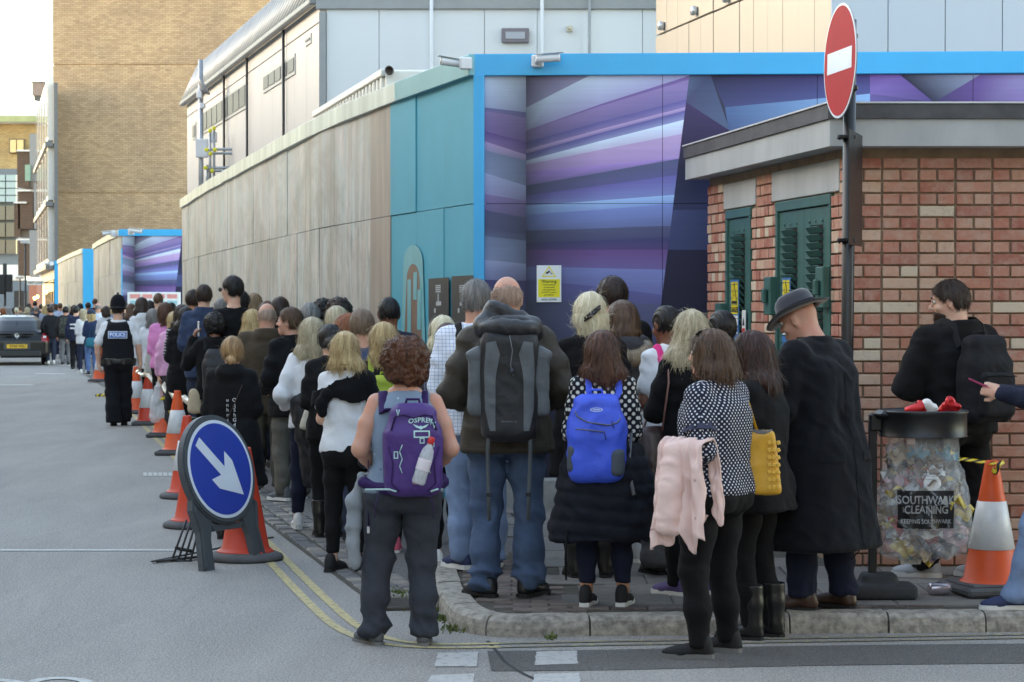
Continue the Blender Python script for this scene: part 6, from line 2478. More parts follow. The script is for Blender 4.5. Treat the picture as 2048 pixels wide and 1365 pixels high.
# sweater tied at her left hip
g = SDF((-.36,-.18,.3),(-.1,.2,.95),.011)
g.chain([(-.2,-.02,.84),(-.245,.02,.7),(-.25,.0,.52),(-.235,-.02,.40)],[.024,.034,.03,.022],.03)
v,f = g.mesh(1)
v = wrinkle(v,f,.014,5,5,16)
jm = thing_at(pu,'grey_sweater','pale grey sweater hanging from the waist of the curly haired woman','sweater')
link('knit',npmesh('knit',v,f,fabric('pale grey knit',(140,148,154),.95)),None,jm)
MB().tube([(-.19,-.05,.86),(-.1,-.12,.85),(0,-.14,.845),(.12,-.12,.85),(.19,-.04,.86)],.012,8,flat=.5).build('tied_sleeve',fabric('pale grey knit',(140,148,154),.95),jm)
# strap tail with a metal tag
MB().tube([(-.175,-.05,.93),(-.18,-.055,.75),(-.175,-.06,.60)],.008,6,flat=.3).build('strap_tail',PURPD,t)
MB().box((-.175,-.062,.58),(.014,.006,.035),0,.002).build('tag',METALS,t)
bv_ = bvh_of(np.array([v_.co[:] for v_ in pu.bot.data.vertices]),np.array([p_.vertices[:] for p_ in pu.bot.data.polygons]))
for sx in (-1,1):
 drape('back_pocket',[(-.05,-.06),(0,-.075),(.05,-.06),(.05,.05),(-.05,.05)],[[0,1,2,3,4]],bv_,CHAR,pu.root,(sx * .085,.475 * pu.h + .06),'y-',.004,.03)
 btube(bv_,[(sx * .085 - .05,.475 * pu.h + .11),(sx * .085,.475 * pu.h + .107),(sx * .085 + .05,.475 * pu.h + .11)],.002,'pocket_seam',BLKN,pu.root,.004)
btube(bv_,[(0,.56 * pu.h),(0,.50 * pu.h),(0,.455 * pu.h)],.002,'back_seam',BLKN,pu.root,.001)
# --- bald man with the big grey rucksack
bm_ = person(1014,12.65,'bald man in dark olive waxed jacket and blue jeans',ytop=552,yaw=2,sex='m',build=1.22,skin_='pink',hair=('fringe',H_LGR),top=dict(kind='jacket',mat=OLIVE,hem=.455,loose=.034,flare=.05,collar=.02,wr=.018,fz=8),bottom=dict(kind='jeans',mat=JEAN,fold=1.7),shoes=('shoe',S_BLK,SOLE_B),feet=((-.105,0,32),(.105,.0,-32)),arms=(((-.10,-.03,-.27),(-.0,.18,-.34),(.8,.5,0)),((.10,-.03,-.27),(.0,.18,-.34),(-.8,.5,0))),seed=21)
GRYN = fabric('grey ripstop nylon',(92,98,102),.6,.15,bmp=.35,spec=.4)
bb = bvh_of(bm_.topv,bm_.topf)
t = thing_at(bm_,'backpack','big grey and black trekking rucksack with drawstring lid on the bald man','backpack')
zc = bm_.sh_z - .17
yb = back_y(bm_,bb,0,zc)
g = SDF((-.25,yb - .3,zc - .5),(.25,yb + .08,zc + .45),.011)
g.box((0,yb - .10,zc - .08),(.15,.115,.29),.06,0)
g.box((0,yb - .09,zc + .18),(.13,.10,.12),.06,.05)
v,f = g.mesh(2)
v = wrinkle(v,f,.007,31,7,8)
link('pack_body',npmesh('pack_body',v,f,BLKN),None,t)
tb_ = bvh_of(v,f)
g = SDF((-.25,yb - .32,zc + .1),(.25,yb + .12,zc + .5),.011)
g.ell((.0,yb - .10,zc + .235),(.165,.12,.055),0,n=2.6)
g.cone((-.13,yb - .06,zc + .25),(-.085,yb - .03,zc + .345),.045,.03,.05)
g.cone((-.085,yb - .03,zc + .345),(.08,yb - .03,zc + .30),.03,.025,.04)
g.cone((.12,yb - .07,zc + .25),(.15,yb - .03,zc + .20),.04,.03,.04)
v,f = g.mesh(2)
v = wrinkle(v,f,.012,33,8,9)
link('lid',npmesh('lid',v,f,fabric('black lid nylon',(34,35,38),.42,.25,bmp=.5,spec=.5)),None,t)
for sx in (-1,1):
 band = [(sx * .050,.10),(sx * .075,.17),(sx * .125,.16),(sx * .135,.02),(sx * .13,-.2),(sx * .105,-.31),(sx * .075,-.31),(sx * .085,-.15),(sx * .07,.0)]
 drape('side_panel',band,[list(range(9))],tb_,GRYN,t,(0,zc),'y-',.007,.025)
 g = SDF((-.3,yb - .3,zc - .45),(.3,yb + .1,zc + .3),.011)
 g.box((sx * .172,yb - .09,zc - .06),(.042,.07,.17),.02,0)
 g.box((sx * .185,yb - .1,zc + .10),(.045,.06,.025),.015,.02,rotm('Y',sx * .5))
 v,f = g.mesh(2)
 v = wrinkle(v,f,.008,35,7,9)
 link('side_pocket',npmesh('side_pocket',v,f,GRYN),None,t)
 shoulder_strap(bm_,bb,sx * .125,yb + .0,zc + .22,BLKN,t,.035)
 MB().tube([(sx * .11,yb - .2,zc - .32),(sx * .115,yb - .14,zc - .42),(sx * .11,yb - .1,zc - .62),(sx * .105,yb - .1,zc - .80)],.012,6,flat=.25).build('strap_end',GRYN,t)
 MB().box((sx * .105,yb - .1,zc - .66),(.03,.012,.02),0,.003).build('buckle',BLKN,t)
MB().tube([(.0,yb - .23,zc + .2),(.015,yb - .235,zc + .12),(.005,yb - .235,zc + .04),(.02,yb - .235,zc - .02)],.0025,6).build('drawcord',M('cord grey',(110,112,116),.6),t)
MB().lathe([(.004,0),(.009,.008),(.011,.02),(.005,.03)],10,Matrix.Translation((.012,yb - .236,zc - .005))).build('cord_lock',M('cord lock',(60,64,74),.3),t)
for z0_,z1_ in ((.455,.457),):
 btube(bb,[(x * .04,.475 * bm_.h) for x in range(-6,7)],.002,'hem_seam',BLKN,bm_.root,.001)
btube(bb,[(0,.60 * bm_.h),(0,.53 * bm_.h),(0,.458 * bm_.h)],.003,'back_vent',BLKN,bm_.root,.001)
for k in range(9):
 drape('printed_mark',*rect(.005 if k % 3 else .007,.009 if k % 2 else .007),tb_,GRYN,t,(-.04 + k * .009 + (.006 if k > 6 else 0),zc - .26),'y-',.005,.02)
# --- woman with the blue daypack, puffer coat round her waist
DOTS_B = dots_mat('black blouse with pale dots',(26,28,38),(206,206,200),31,.30)
bl = person(1205,12.25,'brown haired woman in dotted black blouse and navy trousers',ytop=657,yaw=2,build=1.02,skin_='tan',hair=('lob',H_BRN),top=dict(kind='blouse',mat=DOTS_B,hem=.54,loose=.016,wr=.007),bottom=dict(kind='slim',mat=NAVY),bare_ankle=True,shoes=('sneaker',S_BLKF,SOLE_W),feet=((-.095,0,-16),(.125,.0,-18)),arms=('front','front'),seed=31)
BLUEN = fabric('cobalt blue nylon',(52,92,222),.5,.12,bmp=.35,spec=.45)
t = backpack(bl,'cobalt blue nylon daypack with grey zips on the woman in the dotted blouse',BLUEN,.30,.15,.46,bl.sh_z - .265,BLUEN,pockets=False,strapmat=BLUEN,seed=7,wr=.009,xoff=-.045,strapx=.075)
pb = bvh_of(bl.packv,bl.packf)
c = bl.packc
GRYZ = M('grey zip tape',(110,112,116),.7,.1)
x0 = c[0]
btube(pb,[(x0 - .115,c[2] + .14),(x0 - .105,c[2] + .115),(x0 - .05,c[2] + .085),(x0 + .06,c[2] + .07),(x0 + .105,c[2] + .085),(x0 + .12,c[2] + .105)],.007,'zip',GRYZ,t)
btube(pb,[(x0 - .115,c[2] + .05),(x0 - .04,c[2] + .045),(x0 + .035,c[2] + .035)],.006,'zip',GRYZ,t)
for x,z in ((x0 + .075,.09),(x0 + .035,.03)):
 btube(pb,[(x,c[2] + z),(x + .008,c[2] + z - .035)],.004,'zip_pull',BLKN,t,.006)
el = [(.034 * math.cos(a * .5236),.011 * math.sin(a * .5236)) for a in range(12)]
el2 = [(x * .86,y * .74) for x,y in el]
drape('emblem',el + el2,[[k,(k + 1) % 12,12 + (k + 1) % 12,12 + k] for k in range(12)],pb,M('pale print',(206,222,236),.6),t,(x0 - .005,c[2] + .15),'y-',.005,.02)
for k in range(5):
 drape('printed_mark',*rect(.005,.008 if k % 2 else .006),pb,M('pale print',(206,222,236),.6),t,(x0 - .02 + k * .008,c[2] + .15),'y-',.005,.02)
g = SDF((-.3,-.4,.5),(.3,.1,1.3),.01)
g.box((x0 + .105,c[1] - .03,c[2] - .125),(.04,.06,.075),.03,0)
v,f = g.mesh(2)
link('mesh_pocket',npmesh('mesh_pocket',v,f,M('grey mesh pocket',(70,78,88),.8,.2)),None,t)
g = SDF((-.3,-.4,.5),(.3,.1,1.3),.01)
g.box((x0 - .125,c[1] - .01,c[2] - .11),(.03,.06,.075),.025,0)
v,f = g.mesh(2)
link('mesh_pocket',npmesh('mesh_pocket',v,f,M('grey mesh pocket',(70,78,88),.8,.2)),None,t)
MB().tube([(x0 + .11,c[1] + .04,c[2] - .04),(x0 + .19,c[1] + .07,c[2] + .03),(x0 + .17,c[1] + .02,c[2] - .16),(x0 + .195,c[1] - .02,c[2] - .3)],.011,6,flat=.25).build('strap_end',GRYZ,t)
t = thing_at(bl,'puffer_coat','black quilted puffer coat tied by its sleeves round the waist under the blue daypack','coat')
h = bl.h
g = SDF((-.45,-.45,.2),(.45,.35,.95),.012)
g.loft([ring(.36,-.02,-.05,.262,.155),ring(.45,-.02,-.05,.262,.16),ring(.62,-.01,-.05,.24,.16),ring(.78,0,-.04,.215,.155),ring(.87,0,-.02,.165,.135)],0,2.4)
g.cone((.16,.02,.82),(.22,-.02,.62),.055,.06,.05)
g.cone((.22,-.02,.62),(.22,-.02,.48),.06,.05,.05)
v,f = g.mesh(1)
n = vnormals(v,f)
zz = v[:,2] + .02 * np.sin(v[:,0] * 6)
q = np.abs(np.sin(zz * math.pi / .075))
v = wrinkle(v,f,.012,41,7,6)
v = v + n * (.011 * q ** .6 - .008)[:,None]
link('quilted_shell',npmesh('quilted_shell',v,f,fabric('black quilted nylon',(24,27,36),.75,.2,bmp=.35,spec=.2)),None,t)
MB().tube([(-.17,.03,.84),(-.08,.15,.85),(.05,.17,.84),(.17,.05,.84)],.045,10).build('tied_sleeve',fabric('black quilted nylon',(27,30,40)),t)
MB().tube([(-.2,-.19,.42),(-.21,-.2,.28),(-.205,-.2,.16)],.012,6,flat=.4).build('hanging_cord',BLK,t)
# --- woman in dotted navy top with the pink coat
DOTS_S = dots_mat('navy top with small white dots',(30,34,52),(206,208,214),56,.25)
po = person(1428,11.15,'brown bobbed woman in navy dotted top and black leggings',ytop=655,yaw=52,build=1.26,skin_='fair',hair=('bob',H_MBR),head=(14,0),top=dict(kind='blouse',mat=DOTS_S,hem=.50,loose=.018,wr=.008,cuff=.12),bottom=dict(kind='leggings',mat=BLK,name='leggings',fold=1.4),shoes=('sneaker',S_BLKF,SOLE_G),feet=((-.11,.02,30),(.12,.02,12)),arms=(((-.06,-.06,-.27),(-.07,.12,-.40),(.3,1,-.1)),'front'),seed=41,face=True)
sunglasses(po,'tortoiseshell sunglasses pushed up in the hair of the woman in the dotted top')
t = thing_at(po,'sleeve_frill','dark frill',None)
bpy.data.objects.remove(t)
a,e,w,d = po.arms[-1]
# frill round her left sleeve
fm_ = MB()
ax_ = Vector(e - a).normalized()
u_ = ax_.orthogonal().normalized()
w_ = ax_.cross(u_)
cc = Vector(a) + Vector(e - a) * .55
vs,fs = [],[]
for i in range(25):
 an = i / 24 * 6.283
 for j,(rr_,o) in enumerate(((.066,-.02),(.080 + .008 * math.sin(an * 9),.035))):
  p = cc + (u_ * math.cos(an) + w_ * math.sin(an)) * rr_ + ax_ * o
  vs.append(p)
for i in range(24):
 fs.append([2 * i,2 * i + 1,2 * i + 3,2 * i + 2])
fm_.add(vs,fs,None,0,True)
fm_.build('sleeve_frill',fabric('speckled navy frill',(64,68,88)),po.root)
PINK = fabric('pale pink raincoat',(236,204,196),.7,.06,bmp=.3)
t = thing_at(po,'pink_coat','pale pink raincoat hanging over the left arm of the woman in the dotted top','coat')
fa = (e + w) / 2 + np.array([-.02,-.03,.045])
def coat_over_arm(parent,fa,ud,L1,L2,half,mat,seed):
 """cloth thrown over a forearm: pleats deepen towards the hems"""
 ud = np.array([ud[0],ud[1],0.0])
 ud /= np.linalg.norm(ud)
 qd = np.array([-ud[1],ud[0],0.0])
 nu,nv = 64,90
 rr_ = .062
 arc = math.pi * rr_
 T = np.linspace(-L1,L2 + arc,nv)
 S = np.linspace(-1,1,nu)
 tt,ss = np.meshgrid(T,S,indexing='ij')
 hemj = .05 * vnoise(np.stack([S * 2.1,S * 0,S * 0 + .5],1),seed)[None,:] + .02 * np.sin(S * 9)[None,:]
 tt = np.where(tt > arc,arc + (tt - arc) * (1 + hemj / L2),np.where(tt < 0,tt * (1 - hemj / L1),tt))
 drop = np.where(tt < 0,-tt,np.where(tt > arc,tt - arc,0))
 an = np.clip(tt,0,arc) / rr_
 side = np.where(tt < 0,-1,np.where(tt > arc,1,0))
 qn = -np.cos(an) * rr_
 zz = np.sin(an) * rr_ - drop
 P3 = np.stack([ss * 1.0,np.sign(qn) * .5,drop * 2],-1).reshape(-1,3)
 ph_ = vnoise(P3 * np.array([1.3,1,.8]),seed + 3).reshape(tt.shape)
 k_ = np.minimum(drop / .22,1.0)
 pl = np.sin(ss * 8.5 + ph_ * 3.0 + (qn > 0) * 1.7) * .022 * k_ + np.sin(ss * 19 + ph_ * 5) * .006 * k_
 rid = (1 - 2.2 * np.abs(vnoise(np.stack([ss * 3 + 1,drop * 11 + ph_,qn * 9],-1).reshape(-1,3),seed + 5))).reshape(tt.shape) * .016
 rid = rid + (1 - 2 * np.abs(vnoise(np.stack([ss * 6 + drop * 7,drop * 6 - ss * 5,qn * 9 + 4],-1).reshape(-1,3),seed + 8))).reshape(tt.shape) * .011
 off = qn + np.sign(qn) * (.010 + .05 * drop) + np.sign(qn) * (np.abs(pl) if False else pl) + rid
 su = ss * half * (1 + .35 * drop / .5) + ph_ * .015
 zz = zz + rid * .4
 V_ = fa[None,None,:] + su[...,None] * ud + off[...,None] * qd + zz[...,None] * np.array([0,0,1.0])
 V_ = V_.reshape(-1,3)
 i,j = np.meshgrid(np.arange(nv - 1),np.arange(nu - 1),indexing='ij')
 a_ = (i * nu + j).ravel()
 f_ = np.stack([a_,a_ + 1,a_ + nu + 1,a_ + nu],1)
 o_ = link('coat_body',npmesh('coat_body',V_,f_,mat),None,parent)
 m_ = o_.modifiers.new('cloth','SOLIDIFY')
 m_.thickness = .009
 m_.offset = 0
 return V_,f_,qd,ud
cvv,cff,qd,ud = coat_over_arm(t,fa,w - e,.34,.42,.12,PINK,43)
for off_,ln_,sd_ in ((.03,.38,5),):
 g = SDF(fa + qd * .1 + np.array([-.3,-.3,-.55]),fa + qd * .1 + np.array([.3,.3,.15]),.010)
 c0 = fa + ud * off_ + qd * .085
 g.chain([c0 + np.array([0,0,.0]),c0 + qd * .035 + np.array([0,0,-.18]),c0 + qd * .03 + ud * .02 + np.array([0,0,-ln_])],[.045,.05,.046],.02)
 g.half((0,0,-1),-(c0[2] - ln_ + .01))
 v,f = g.mesh(1)
 v = wrinkle(v,f,.013,sd_,16,5)
 v = wrinkle(v,f,.008,sd_ + 2,5,18)
 link('coat_sleeve',npmesh('coat_sleeve',v,f,PINK),None,t)
cb = bvh_of(cvv,cff)
for k,(du,dz_) in enumerate(((-.1,-.12),(-.11,-.30),(.12,-.36))):
 o3 = fa + ud * du + np.array([0,0,dz_])
 hit = cb.ray_cast(Vector(o3 + qd * 1.0),Vector(-qd))
 if hit[0] is not None:
  MB().lathe([(.009,0),(.009,.007),(.004,.008)],10,frame(hit[0],ud,(0,0,1),qd)).build('button',M('pink button',(206,170,164),.4),t)
MUST = M('mustard leather',(206,152,44),.5,.12,14,.2,60)
t = soft_bag(po,'mustard_bag','mustard yellow woven leather shoulder bag behind the woman in the dotted top','bag',MUST,(.19,-.15,po.sh_z - .33),(.085,.045,.155),.025,R(-52),.004,.010,[(.17,-.14,po.sh_z - .18),(.155,-.10,po.sh_z - .04),(.145,-.03,po.sh_z + .05),(.16,.05,po.sh_z - .05),(.2,.0,po.sh_z - .18)],MUST,9,0,.008)
for r_ in range(7):
 for k in range(3):
  MB().box((0,0,0),(.018,.008,.02),0,.003).build('woven_link',M('mustard link',(222,172,70),.45),t,(.19 + .616 * (.035 + k * .022) - .788 * .052,-.15 - .788 * (.035 + k * .022) - .616 * .052,po.sh_z - .23 - r_ * .036),(0,R(20 if k % 2 else -20),R(-52)))
g = SDF((.1,-.4,po.sh_z - .4),(.4,.1,po.sh_z - .2),.011)
g.ell((.19,-.15,po.sh_z - .18),(.06,.04,.03),0,rotm('Z',R(-52)))
v,f = g.mesh(1)
link('grey_lining',npmesh('grey_lining',v,f,fabric('grey scarf',(120,118,118))),None,t)
# --- dark haired woman in black, boots
dk = person(1513,11.75,'dark brown haired woman dressed all in black with black boots, beside the mustard bag',ytop=657,yaw=62,build=1.08,hair=('lob',hairmat('dark auburn hair',(78,48,38),(34,20,16))),head=(24,4),top=dict(kind='coat',mat=BLK,hem=.42,loose=.03,flare=.05,wr=.01),bottom=dict(kind='leggings',mat=BLK),shoes=('boot',S_BLK,SOLE_B),feet=((-.08,.02,10),(.08,-.04,-5)),arms=('front','front'),seed=51,face=True)
# --- man in the long dark coat and hat
COATB = fabric('black wool overcoat',(20,22,27),.95,.12,weave=600,bmp=.3,sheen=.06)
hat = person(1640,12.1,'stooping man in long black overcoat and grey felt hat, looking down',ytop=585,yaw=48,sex='m',build=1.26,skin_='pink',hair=('bald',H_LGR),head=(10,20),stoop=.045,lean=(0,.04),top=dict(kind='overcoat',mat=COATB,hem=.20,loose=.04,flare=.075,collar=.03,wr=.016,fz=3.5,fr=8),bottom=dict(kind='trousers',mat=NAVY,hem=.075),shoes=('shoe',S_BRN,SOLE_B),feet=((-.09,.05,25),(.11,-.05,-8)),arms=('hold','hold'),seed=61,face=True)
felt = fabric('grey felt',(66,68,76),.95,.1,weave=500,bmp=.15,sheen=.4)
hs = hat.hs
hb = MB()
prof_ = [(.165,.032),(.168,.036),(.15,.030),(.118,.028),(.102,.034),(.098,.06),(.094,.095),(.088,.118),(.07,.133),(.045,.132),(.02,.122),(.001,.118)]
vs,fs = [],[]
sg_ = 40
for r_,z in prof_:
 for k in range(sg_):
  an = 2 * math.pi * k / sg_
  brim = max(0,(r_ - .12) / .05)
  pinch = 1 - .16 * max(0,(z - .1) / .03) * max(0,math.sin(an)) if z > .1 else 1
  zz = z + brim * (.012 * math.cos(2 * an) - .016 * max(0,math.sin(an)))
  vs.append((r_ * math.cos(an) * .95,r_ * math.sin(an) * 1.14 * pinch,zz))
for i in range(len(prof_) - 1):
 for k in range(sg_):
  p_,q_ = i * sg_ + k,i * sg_ + (k + 1) % sg_
  fs.append([p_,q_,q_ + sg_,p_ + sg_])
hb.add(vs,fs,None,0,True)
hob = thing_at(hat,'felt_hat','grey felt hat with a dark ribbon on the man in the long coat','hat')
Mh = Matrix.Translation(Vector(hat.hc)) @ Matrix(hat.Rh.tolist()).to_4x4() @ Matrix.Translation((0,-.012,.012)) @ Matrix.Rotation(R(-6),4,'X')
o = hb.build('felt',felt,hob)
o.matrix_local = Mh
o.modifiers.new('thick','SOLIDIFY').thickness = .003
o = MB().lathe([(.1035,.036),(.1025,.062),(.0995,.062),(.1,.036)],40,None,0,.955,1.145).build('ribbon',fabric('black ribbon',(36,36,40)),hob)
o.matrix_local = Mh
hv = bvh_of(hat.topv,hat.topf)
btube(hv,[(0,hat.sh_z - .02 - k * .08) for k in range(14)],.003,'back_seam',M('coat seam',(10,10,12),.9),hat.root,.001)
for sx in (-1,1):
 drape('pocket_flap',*rect(.15,.05),hv,COATB,hat.root,(sx * .16,hat.sh_z - .52),'y-',.006,.03)
# --- man in the black hoodie with the black rucksack
hd = person(1908,13.5,'bearded man in black hoodie and trousers with a black rucksack, by the brick wall',ytop=556,yaw=30,sex='m',build=1.4,skin_='fair',hair=('short',hairmat('dark cropped hair',(74,56,46),(34,24,20))),head=(48,6),top=dict(kind='hoodie',mat=BLK,hem=.49,loose=.03,hood=True,wr=.011),bottom=dict(kind='trousers',mat=BLK),shoes=('sneaker',S_LGR,SOLE_W),feet=((-.1,.1,40),(.1,-.1,10)),arms=('fold','fold'),seed=71,face=True)
g = SDF(hd.hc - .2,hd.hc + .2,.007)
Rh = hd.Rh
def HH(p):
 return hd.hc + Rh @ (np.array(p) * hd.hs)
g.ell(HH((0,.035,-.062)),np.array((.062,.062,.062)) * hd.hs,0,Rh)
g.ell(HH((0,.068,-.098)),np.array((.030,.028,.026)) * hd.hs,.02,Rh)
nrm_ = Rh @ np.array([0,-.35,.94])
g.half(nrm_,float(nrm_ @ HH((0,.05,-.058))))
g.ell(HH((0,.1,-.064)),np.array((.022,.02,.012)) * hd.hs,.0,Rh,'sub')
v,f = g.mesh(1)
n = vnormals(v,f)
sv,st = strands(v,n,500,.010,.001,np.random.default_rng(4),1,.6)
link('beard',npmesh('beard',np.concatenate([v,sv]),f,hairmat('brown beard',(74,50,38),(34,22,18)),np.concatenate([v[:,:2],sv[:,:2]]),True,st + len(v)),None,hd.root)
backpack(hd,'black rucksack on the back of the bearded man in the hoodie',fabric('matt black rucksack',(30,31,35),.8),.32,.19,.50,hd.sh_z - .22,seed=17)
# --- passer-by at the right edge with a phone
ph = person(2132,12.1,'person with a phone at the right picture edge, in torn pale jeans and navy trainers',h=1.66,yaw=78,build=1.0,hair=('long',H_DBR),top=dict(kind='jacket',mat=NAVY,hem=.50,loose=.022,wr=.010),bottom=dict(kind='jeans',mat=JEANL),shoes=('sneaker',S_NAV,SOLE_W),feet=((-.08,.27,15),(.08,-.10,0)),arms=(((-.06,.10,-.25),(.02,.36,-.20),(.1,1,.25)),((.06,.10,-.25),(-.02,.36,-.20),(-.1,1,.25))),head=(0,25),seed=81,curl=.75)
g = SDF((-.3,-.1,.6),(.3,.3,1.1),.012)
g.loft([ring(.68,-.12,.02,.07,.1),ring(.85,-.13,.03,.09,.13),ring(1.02,-.1,.02,.08,.12)],0)
v,f = g.mesh(1)
v = wrinkle(v,f,.014,3,6,10)
link('maroon_shirt_tail',npmesh('maroon_shirt_tail',v,f,fabric('maroon cloth',(86,48,58))),None,ph.root)
for z in (.52,.44):
 g = SDF((-.35,-.2,.3),(.0,.4,.7),.011)
phn = thing_at(ph,'mobile_phone','pink cased mobile phone held by the person at the right edge','phone')
hw_ = ph.arms[-1][2] + np.array([.03,.10,.045])
MB().box((0,0,0),(.075,.15,.009),0,.004).build('case',M('magenta case',(176,46,96),.4,.05),phn,hw_,(R(24),0,0))
MB().box((0,0,0),(.069,.142,.002)).build('screen',M('dark screen',(24,26,32),.1,0,bmp=0),phn,hw_ + np.array([0,-.0035,.0062]),(R(24),0,0))
# ================================================================== THE QUEUE, MIDDLE DISTANCE
DG = fabric('dark grey cloth',(64,64,68))
GRYC = fabric('mid grey cloth',(118,120,124))
KHAK = fabric('grey khaki cloth',(98,94,86))
BEIG = fabric('beige cloth',(178,160,134))
# --- right hand group by the wall
p = person(1384,12.7,'ash blonde woman with shoulder length hair in black jumper, carrying the brown tote',ytop=616,yaw=14,build=1.05,hair=('grey_lob',H_BLA),top=dict(kind='jumper',mat=BLK2,hem=.47,loose=.02,wr=.010),bottom=dict(kind='slim',mat=BLK),shoes=('sneaker',S_PUR,SOLE_W),feet=((-.1,0,30),(.1,.05,-5)),arms=(((-.08,.03,-.26),(.0,.2,-.22),(.5,1,.2)),'front'),seed=101)
TOTE = M('dark brown leather',(58,38,36),.5,.18,12,.25,50)
soft_bag(p,'leather_tote','big dark brown leather tote on the shoulder of the ash blonde woman','bag',TOTE,(-.26,-.06,p.sh_z - .50),(.07,.19,.17),.05,R(-35),.010,.011,[(-.22,-.15,p.sh_z - .34),(-.17,-.11,p.sh_z - .08),(-.15,-.03,p.sh_z + .06),(-.17,.07,p.sh_z - .08),(-.26,.06,p.sh_z - .34)],M('tan strap leather',(112,76,70),.5),5)
person(1446,13.5,'woman with tight black cornrows in dark top, between the blonde and the dark haired woman',ytop=616,yaw=25,skin_='dark',hair=('braids',H_BLK),top=dict(kind='jacket',mat=BLK,hem=.47),bottom=dict(kind='slim',mat=DG,),shoes=('shoe',S_BLK,SOLE_B),arms=('front','front'),lod=1,seed=103)
p = person(1338,13.7,'brown skinned person with braided hair and white T-shirt wearing the pink and grey pack',ytop=606,yaw=20,skin_='brown',hair=('braids',H_BLK),top=dict(kind='tee',mat=WHT,hem=.48,sleeve='short',loose=.018),bottom=dict(kind='wide',mat=fabric('grey wide trousers',(98,98,100))),shoes=('shoe',S_BLK,SOLE_B),arms=('front','front'),lod=1,seed=105,head=(8,10))
backpack(p,'pink and grey patterned pack on the person with braided hair',speckle_mat('pink grey pattern',(110,106,108),[(226,60,120),(150,140,140)],9,.42),.27,.15,.40,p.sh_z - .16,strapmat=fabric('hot pink webbing',(230,60,130)),lod=1,seed=4)
p = person(1226,14.9,'tall brown haired man in black jacket near the camera warning plate',ytop=550,yaw=12,sex='m',build=1.12,hair=('short',H_DBR),head=(22,0),top=dict(kind='jacket',mat=BLK,hem=.47,loose=.03,collar=.02),bottom=dict(kind='trousers',mat=BLK),shoes=('shoe',S_LGR,SOLE_W),arms=('front','front'),lod=1,seed=107)
backpack(p,'black rucksack with red strap loops on the tall man in black',BLKN,.30,.17,.44,p.sh_z - .24,strapmat=fabric('dull red webbing',(168,66,66)),lod=1,seed=6,xoff=.07)
p = person(1180,13.55,'platinum blonde woman with a black hair claw in black coat',ytop=582,yaw=4,build=1.12,hair=('clip',H_PLA),top=dict(kind='coat',mat=BLK2,hem=.36,loose=.03,collar=.02,flare=.04),bottom=dict(kind='slim',mat=BLK),shoes=('boot',S_BLK,SOLE_B),arms=('front','front'),seed=109)
t = thing_at(p,'hair_claw','black plastic claw holding the platinum blonde hair','hair clip')
Mh = Matrix.Translation(Vector(p.hc)) @ Matrix(p.Rh.tolist()).to_4x4()
for sx in (-1,1):
 o = MB().tube([(-.045,0,-.03),(-.015,-.012,-.006),(.02,-.014,.022),(.05,-.004,.045)],[.006,.009,.009,.005],8).build('jaw',M('black gloss plastic',(22,22,24),.2,.05),t)
 o.matrix_local = Mh @ Matrix.Translation((.0,-.128 + .004 * sx,-.005 + sx * .008))
 for k in range(4):
  o = MB().tube([(0,0,0),(0.006,.01,-.018 * sx)],[.0035,.002],6).build('tooth',M('black gloss plastic',(22,22,24)),t)
  o.matrix_local = Mh @ Matrix.Translation((-.03 + k * .02,-.13,-.02 + k * .017))
p = person(1246,14.3,'woman with brown bob in grey coat with fur trimmed hood',ytop=598,yaw=18,hair=('bob',H_MBR),top=dict(kind='coat',mat=DG,hem=.40,loose=.034,hood=True),bottom=dict(kind='slim',mat=BLK),shoes=('sneaker',S_LGR,SOLE_W),arms=('front','front'),lod=1,seed=111)
g = SDF((-.25,-.3,p.sh_z - .2),(.25,.1,p.sh_z + .2),.011)
g.chain([(-.12,-.06,p.sh_z + .05),(-.1,-.14,p.sh_z + .01),(0,-.17,p.sh_z - .03),(.1,-.14,p.sh_z + .01),(.14,-.05,p.sh_z + .05)],[.035,.042,.045,.042,.035],.02)
v,f = g.mesh(1)
n = vnormals(v,f)
sv,st = strands(v,n,900,.03,.0014,np.random.default_rng(8),.3,1.0)
link('fur_trim',npmesh('fur_trim',np.concatenate([v,sv]),f,hairmat('grey brown fur',(168,150,126),(96,80,64)),np.concatenate([v[:,:2],sv[:,:2]]),True,st + len(v)),None,p.root)
# --- behind the bald man
SHIRT = check_mat('white checked shirt',(224,228,236),(150,170,206),46,.14)
p = person(952,13.95,'grey haired man in white checked shirt and pale jeans, left of the bald man',ytop=556,yaw=8,sex='m',build=1.18,skin_='pink',hair=('short',H_GRY),head=(-14,0),top=dict(kind='shirt',mat=SHIRT,hem=.47,loose=.02,collar=.012),bottom=dict(kind='jeans',mat=JEANL),shoes=('sneaker',S_NAV,SOLE_W),feet=((-.08,.02,25),(.1,0,-10)),arms=('front','front'),seed=113)
backpack(p,'black rucksack worn by the grey haired man in the checked shirt',BLKN,.30,.15,.45,p.sh_z - .2,seed=8,lod=1)
PLAID = check_mat('dark plaid',(40,42,46),(96,104,120),12,.08)
p = person(896,14.45,'woman with burgundy hair in a white scrunchie, dark plaid jacket and white trainers',ytop=643,yaw=12,hair=('lowbun',H_BUR),top=dict(kind='jacket',mat=PLAID,hem=.46,loose=.028,collar=.03),bottom=dict(kind='leggings',mat=BLK),bare_ankle=True,shoes=('sneaker',S_WHT,SOLE_W),arms=('front','front'),lod=1,seed=115)
sc_ = MB()
for k in range(14):
 a = k / 14 * 6.283
 sc_.lathe([(.002,-.012),(.014,-.006),(.016,.006),(.002,.012)],8,Matrix.Translation((.05 * math.cos(a) ,.0,.042 * math.sin(a))))
o = sc_.build('scrunchie',WHT,p.root)
